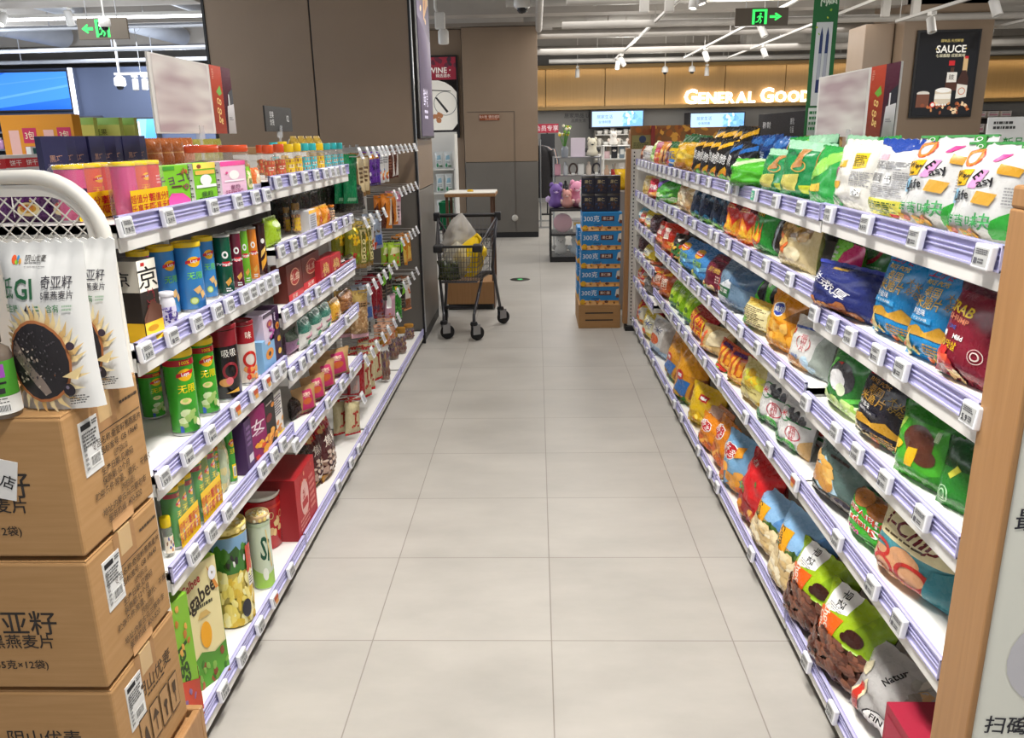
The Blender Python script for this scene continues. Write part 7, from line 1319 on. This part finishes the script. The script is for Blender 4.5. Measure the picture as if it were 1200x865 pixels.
# wall shelf with cosmetics below the blue screen
r = empty('wall_shelf', (-10.5, 16.2, 0), label='wall shelf of small bottles below the large blue screen', cat='shelf'); off = (10.5, -16.2, 0)
mb = MB(); mb.box(-15, -8.55, 16.4, 16.48, 0, 2.2, mat('4a4c58', 'matte'))
for z in (.9, 1.25, 1.6, 1.93): mb.box(-15, -8.6, 16.05, 16.45, z-.03, z, mat('8a8e9a', 'matte'))
mb.build('shelf_frame', r, off)
CS = [('2a3a6a', 'navy'), ('3f9a9a', 'teal'), ('c8d8dc', 'pale'), ('c85aa8', 'magenta'), ('d8a0c8', 'pink'), ('6a8ab8', 'blue')]
for j, (c, n) in enumerate(CS): bottle('cos%d' % j, '%s cosmetic bottle' % n, c, 'd8d8dc', r=.06, h=.22, name='cosmetic_bottle')
for zi, (z, w) in enumerate(((1.25, 'lower'), (1.6, 'middle'), (1.93, 'upper'))):
    for k in range(16): spawn('cos%d' % ([0, 0, 1, 1, 5, 3, 4, 3][(k//2+zi*3) % 8]), (-11.9+k*.2, 16.15, z), where='on the %s row below the blue screen' % w)
screen(-15, -9.05, 16.3, 2.33, 3.02, 'large bright blue screen on the far left wall', 'p 1f5fd0 0 0 .5 0 .8 1 0 1;p 5a9aee .62 .1 1 .6 1 .66 .62 .16;p 4f8fe8 .55 .5 1 .85 1 .88 .55 .54;p 2a6ae0 .7 0 1 0 1 .3;t SD .72 .42 .2 c8dcf8', '3f86ea', 1.0)
screen(-8.05, -7.45, 16.3, 1.62, 2.12, 'small pale blue screen on the blue-grey wall', 'r .1 .1 .5 .9 d8e8f8;p 5aa8ee .6 0 1 0 1 1 .75 1', '7fb8f2', 1.0)
mb = MB(); mb.box(-8.96, -8.91, 16.2, 16.28, 2.1, 3.08, emat('eef2ff', 2.2)); mb.build('light_strip', label='vertical white light strip beside the blue screen', cat='lamp')
mb = MB(); mb.box(-8.9, -8.15, 16.42, 16.48, 1.85, 2.0, mat('33343a', 'matte')); mb.box(-8.65, -8.25, 16.42, 16.48, 2.04, 2.12, mat('6a4640', 'matte')); Canvas(.4, .08).draw('t 日用_洗护 .5 .5 .5 c8a8a0', 'matte').lay(mb, flat_grid((-8.65, 16.419, 2.04), (.4, 0, 0), (0, 0, .08)), 1, 1); mb.build('wall_sign', label='small dark sign board on the blue-grey wall', cat='sign')
bag('violetbag', 'magenta gift bag with loop handle', '8a1f62', w=.3, h=.3, d=.12, name='gift_bag'); o = spawn('violetbag', (-4.13, 8.3, 1.55)); m = MB(); m.tube([(.08*math.cos(a), 0, .3+.07*math.sin(a)) for a in (math.pi*q/10 for q in range(11))], .008, mat('8a1f62', 'gloss'), 6); m.build('loop_handle', o)
mb = MB(); mb.box(-4.6, -3.7, 8.0, 8.6, 0, 1.548, mat('b8b4b0', 'matte'), .01); mb.build('display_plinth', label='pale display plinth under the magenta gift bag', cat='plinth')
# ------------------------------------------------------------------ hanging from the ceiling
PW = noisy('painted_pipe', 'a39e98', 'b2ada7', (3, 3, 3), .55); GAL = noisy('galvanised_duct', '9b9894', 'b8b5b0', (2, 9, 9), .38)
def hung(name, label, cat, pts, r, m, seams=0, seg=16):
    mb = MB(); mb.tube(pts, r, m, seg)
    if seams:
        a, b = Vector(pts[0]), Vector(pts[-1]); n = int((b-a).length/seams)
        for i in range(1, n): p = a.lerp(b, i/n); d = (b-a).normalized()*.02; mb.tube([p-d, p+d], r*1.04, m, seg)
    a, b = Vector(pts[0]), Vector(pts[-1])
    for t in (.1, .3, .5, .7, .9): p = a.lerp(b, t); mb.tube([p, (p.x, p.y, 4.5)], .008, m, 5)
    return mb.build(name, label=label, cat=cat)
for i, (x0, x1, y, z, rr) in enumerate(((-.4, 9.5, 12.2, 3.62, .22), (-.2, 12, 15.4, 3.75, .26), (4.2, 9, 17.6, 3.55, .3))):
    hung('air_duct', 'galvanised round air duct across the right ceiling, %s from the front' % ('first', 'second', 'third')[i], 'duct', [(x0, y, z), (x1, y, z)], rr, GAL, 1.1, 20)
for i, (y, z, rr) in enumerate(((9.0, 3.36, .05), (11.0, 3.3, .06), (12.8, 3.22, .05), (14.6, 3.3, .07), (17.0, 3.25, .06), (18.4, 3.4, .09))):
    hung('ceiling_pipe', 'painted ceiling pipe running across the shop, %s from the front' % ordn(i if i else 0).replace('nearest', 'first'), 'pipe', [(-.2 if i > 2 else -12, y, z), (14, y, z)] if i > 2 else [(.4, y, z), (14, y, z)], rr, PW, 2.4, 12)
for i, (x, z, rr) in enumerate(((-9.5, 3.78, .22), (-7.2, 3.72, .16), (-11.5, 3.7, .2), (-5.2, 3.65, .1), (-13, 3.8, .25))):
    hung('air_duct', 'painted air duct running back over the left aisles, %s' % ('second from the far left', 'middle one', 'third from the far left', 'nearest the column', 'far left')[i] if False else 'painted air duct above the left aisles at %s' % ('half distance', 'the column side but one', 'the outer side', 'the column side', 'the far edge')[i], 'duct', [(x, 9.5, z), (x+.5, 16.3, z-.12)], rr, noisy('cool_painted_duct', 'a2a6ae', 'b4b8c0', (2, 2, 2), .5), 1.5, 16)
for i, (y, z) in enumerate(((12.4, 3.3), (13.6, 3.12), (15.0, 3.08))):
    hung('ceiling_pipe', 'pale pipe crossing above the left aisles, %s from the front' % ('first', 'second', 'third')[i], 'pipe', [(-15, y, z), (-3.2 if i else -3.6, y, z)], .032, noisy('cool_painted_duct', 'a2a6ae', 'b4b8c0', (2, 2, 2), .5), 2.0, 12)
for i, (y, z, rr) in enumerate(((9.9, 3.62, .04), (11.6, 3.75, .09), (13.9, 3.6, .05), (15.0, 3.42, .035), (16.1, 3.62, .11), (17.7, 3.28, .04), (18.9, 3.22, .05))):
    hung('ceiling_conduit', 'slim conduit across the right ceiling, %s from the front' % ordn(i).replace('nearest', 'first'), 'pipe', [(.3, y, z), (13, y+.2, z)], rr, PW if i % 2 else GAL, 1.3, 10)
def spot(loc, aim, label, on=True, s=1., stem=0):
    r = empty('track_spot', loc, label=label, cat='spotlight'); v = Vector(aim).normalized(); q = v.to_track_quat('-Z', 'Y')
    m = MB(); m.box(-.03, .03, -.06, .06, -.01, .03, WM(), .004); m.tube([(0, 0, -.01), (0, 0, -.07)], .01, WM(), 8); (m.tube([(0, 0, .03), (0, 0, 4.5-loc[2])], .008, WM(), 6) if stem else 0); m.build('mount', r)
    b = MB(); b.lathe([(.035*s, .06*s), (.048*s, .05*s), (.05*s, -.12*s), (.044*s, -.125*s), (.04*s, -.10*s)], mat('dcdad6', 'matte'), seg=18, cap=False); b.lathe([(.001, .061*s), (.036*s, .06*s)], mat('dcdad6', 'matte'), seg=18, cap=False)
    o = b.build('head', r, (0, 0, -.09)); o.rotation_mode = 'QUATERNION'; o.rotation_quaternion = q
    g = MB(); g.lathe([(.001, -.105*s), (.041*s, -.103*s)], emat('fff6e6', 9) if on else mat('2a2a2c', 'gloss'), seg=18, cap=False); l = g.build('lens', o)
    return r
def track(x, y0, y1, z, label, spots):
    mb = MB(); mb.box(x-.02, x+.02, y0, y1, z, z+.035, mat('d6d3ce', 'matte'), .004); mb.box(x-.012, x+.012, y0, y1, z-.001, z+.001, mat('8a8782', 'matte'))
    n = max(2, int((y1-y0)/2))
    for i in range(n+1): y = y0+.1+(y1-y0-.2)*i/n; mb.tube([(x, y, z+.03), (x, y, 4.5)], .006, mat('b8b5b0', 'matte'), 5)
    mb.build('light_track', label=label, cat='light track')
    for y, dx, on, lab in spots: spot((x, y, z-.03), (dx, -.4, -1.2), lab, on)
track(1.75, 9.2, 19.5, 3.22, 'white light track running back, left of exit sign', [(9.4, .3, True, 'glowing track spot at top centre, left one'), (9.7, -.2, True, 'glowing track spot at top centre, right one'), (17.5, .6, True, 'small glowing track spot on left track, far end, front'), (18.3, -.2, True, 'small glowing track spot on left track, far end, rear')])
track(3.1, 9.8, 18, 3.15, 'white light track running back beside the exit sign', [(12.0, .5, False, 'unlit track spot beside the green exit sign'), (15.8, .4, True, 'glowing track spot right of the exit sign')])
track(4.2, 9.0, 19, 3.2, 'white light track running back behind the green banner', [(13.0, .4, False, 'track spot behind the green banner, front'), (16, .4, False, 'track spot behind the green banner, rear')])
track(4.75, 7.9, 11.6, 3.02, 'nearest white light track in front of SAUCE column', [(9.2, .3, False, 'large white track spot above the SAUCE poster, right'), (10.6, .1, False, 'white track spot above the SAUCE poster, left')])
track(6.9, 9, 14, 3.1, 'white light track at the right picture edge', [(12, .2, False, 'track spot at the right edge beside SAUCE column')])
mb = MB(); mb.box(-9.5, -4.15, 10.98, 11.06, 3.24, 3.28, mat('c9c6c0', 'matte')); mb.box(-9.5, -4.15, 10.985, 11.055, 3.215, 3.24, emat('f6f8ff', 6)); mb.tube([(-5, 11.02, 3.27), (-5, 11.02, 4.5)], .006, STEEL(), 5); mb.tube([(-8, 11.02, 3.27), (-8, 11.02, 4.5)], .006, STEEL(), 5)
mb.build('linear_lamp', label='long glowing white linear lamp at the upper left', cat='lamp')
mb = MB(); mb.box(-14, -4.15, 10.4, 10.9, 3.34, 4.5, noisy('painted_beam', 'a39d96', 'aea8a1', (2, 2, 2), .75)); struct(mb, 'ceiling_bulkhead')
mb = MB(); mb.box(-14, -9.6, 14.98, 15.06, 2.86, 2.9, mat('c9c6c0', 'matte')); mb.box(-14, -9.6, 14.985, 15.055, 2.84, 2.86, emat('f6f8ff', 5)); mb.tube([(-10, 15.02, 2.9), (-10, 15.02, 4.5)], .006, STEEL(), 5); mb.build('linear_lamp', label='linear lamp in front of the large blue screen', cat='lamp')
spot((-6.75, 10.9, 3.33), (0, -.8, -1), 'glowing spotlight above the long linear lamp'); spot((-5.9, 10.9, 3.34), (0, .3, -1), 'pale unlit spotlight above the long linear lamp', False)
def camera_dome(loc, label, s=1.):
    r = empty('security_camera', loc, label=label, cat='camera'); m = MB(); m.tube([(0, 0, .06*s), (0, 0, 4.5-loc[2])], .01*s, WM(), 8); m.lathe([(.03*s, .08*s), (.07*s, .05*s), (.075*s, -.03*s), (.06*s, -.05*s)], mat('e2e0dc', 'gloss'), seg=20); m.build('body', r)
    l = MB(); l.lathe([(.045*s, -.045*s), (.043*s, -.07*s), (.028*s, -.088*s), (.001, -.094*s)], mat('17171a', 'gloss'), (0, -.012*s, 0), 18); l.build('lens_dome', r)
camera_dome((-.16, 11.2, 3.32), 'white security camera above the far column', 1.5)
camera_dome((2.9, 19.3, 3.02), 'security camera left of the GENERAL GOODS sign, left one'); camera_dome((3.5, 19.3, 3.02), 'security camera left of the GENERAL GOODS sign, right one'); camera_dome((11.1, 19.3, 3.0), 'security camera in front of fascia at far right')
camera_dome((-4.10, 8.2, 2.79), 'white security camera in front of the left exit sign', .75)
spot((.95, 19.4, 3.12), (0, 0, -1), 'small white spot hanging before the left fascia', stem=1); spot((3.85, 19.4, 3.1), (0, 0, -1), 'small glowing spot above the letters GENERAL', stem=1)
camera_dome((xpos(141, 14.2, 2.62), 14.2, 2.66), 'white security camera before the blue-grey wall', 1.3)
mb = MB(); xa = xpos(134, 14.3, 2.8); mb.box(xa, xa+.55, 14.28, 14.33, 2.78, 2.82, mat('d6d3ce', 'matte'), .004); mb.tube([(xa+.1, 14.3, 2.82), (xa+.1, 14.3, 4.5)], .006, STEEL(), 5); mb.tube([(xa+.45, 14.3, 2.82), (xa+.45, 14.3, 4.5)], .006, STEEL(), 5); mb.build('light_track', label='short white light track before the blue-grey wall', cat='light track')
spot((xa+.34, 14.3, 2.75), (0, -.1, -1), 'white spot on short track before blue-grey wall, left one', False); spot((xa+.5, 14.3, 2.75), (0, -.1, -1), 'white spot on short track before blue-grey wall, right one', False)
def exit_sign(loc, w, h, label, left):
    r = empty('exit_sign', loc, label=label, cat='exit sign'); m = MB(); m.box(-w/2, w/2, 0, .03, -h/2, h/2, mat('6f6558', 'matte'), .003)
    for x in (-w*.3, w*.3): m.tube([(x, .015, h/2), (x, .015, 4.5-loc[2])], .005, STEEL(), 5)
    m.build('panel', r); g = emat('35e05f', 1.3); m = MB(); cu = .5 if left else .46
    c = Canvas(w, h); c.poly([(cu-.14, .1), (cu+.14, .1), (cu+.14, .92), (cu-.14, .92)], g); c.layer += 1; dk = mat('123a1f', 'matte')
    c.poly([(cu-.09, .1), (cu+.09, .1), (cu+.09, .8), (cu-.09, .8)], dk); c.layer += 1
    A = w/h; P = lambda *a: [(cu+x/A, .45+y) for x, y in zip(a[::2], a[1::2])]
    c.poly(P(*[v for k in range(12) for v in (.05+.065*math.cos(k*.5236), .22+.065*math.sin(k*.5236))]), g)
    for q in ((-.04, .14, .10, .12, .06, -.08, -.06, -.06), (.06, -.06, .14, -.16, .06, -.30, 0, -.30, .06, -.16, -.02, -.04), (-.06, -.06, 0, -.08, -.06, -.22, -.22, -.26, -.22, -.20, -.1, -.17), (.08, .12, .2, .04, .18, 0, .06, .06), (-.04, .14, -.17, .04, -.14, 0, 0, .08)): c.layer += .2; c.poly(P(*q), g)
    s = -1 if left else 1; ax = cu+s*.30; B = lambda *a: [(ax+s*x, .5+y) for x, y in zip(a[::2], a[1::2])]
    c.layer += 1; c.poly(B(-.11, -.07, .02, -.07, .02, .07, -.11, .07), g); c.poly(B(.0, -.22, .12, 0, .0, .22, -.02, .16, .04, 0, -.02, -.16), g)
    c.lay(m, flat_grid((-w/2, -.0006, -h/2), (w, 0, 0), (0, 0, h)), 1, 1); m.build('running_figure', r)
exit_sign((-4.28, 8.5, 2.78), .50, .20, 'green lit exit sign with left arrow at upper left', True)
exit_sign((2.68, 10.4, 2.98), .62, .20, 'green lit exit sign with right arrow, top right of centre', False)
# hanging speakers, cable bundle
for x, y, z, lab in ((1.32, 10.6, 3.2, 'pale hanging box in the ceiling, left of two'), (1.62, 10.6, 3.2, 'pale hanging box in the ceiling, right of two'), (-4.5, 12.0, 3.2, 'pale hanging box in the left ceiling'), (4.75, 12, 3.26, 'pale hanging box behind the green banner, left'), (5.15, 12, 3.26, 'pale hanging box behind the green banner, right')):
    mb = MB(); mb.box(x-.055, x+.055, y-.04, y+.04, z-.12, z+.12, mat('c2beb8', 'matte'), .01); mb.tube([(x, y, z+.12), (x, y, 4.5)], .006, STEEL(), 5); mb.box(x-.09, x+.09, y-.02, y+.02, z+.14, z+.16, mat('c2beb8', 'matte')); mb.build('hanging_speaker', label=lab, cat='speaker')
r = empty('track_spot', (-1.32, 12.3, 3.33), label='white twin spotlight hanging at left of the far column', cat='spotlight')
m = MB(); m.tube([(-.08, 0, 1.1), (-.08, 0, .1), (-.02, 0, -.05)], .02, WM(), 8); m.build('arm', r)
m = MB(); m.box(-.09, .05, -.06, .06, -.18, .04, mat('dcdad6', 'matte'), .015); m.build('driver_box', r); m = MB(); m.lathe([(.05, .06), (.075, .03), (.075, -.13), (.06, -.14)], mat('dcdad6', 'matte'), (.02, 0, -.24), 18); m.build('head', r)
hung('cable_tray', 'pale cable tray above the centre, hung from the ceiling', 'cable tray', [(.06, 9.3, 3.27), (.06, 13.6, 3.27)], .05, PW, 1.0, 8)
# ------------------------------------------------------------------ labels
finish_labels()
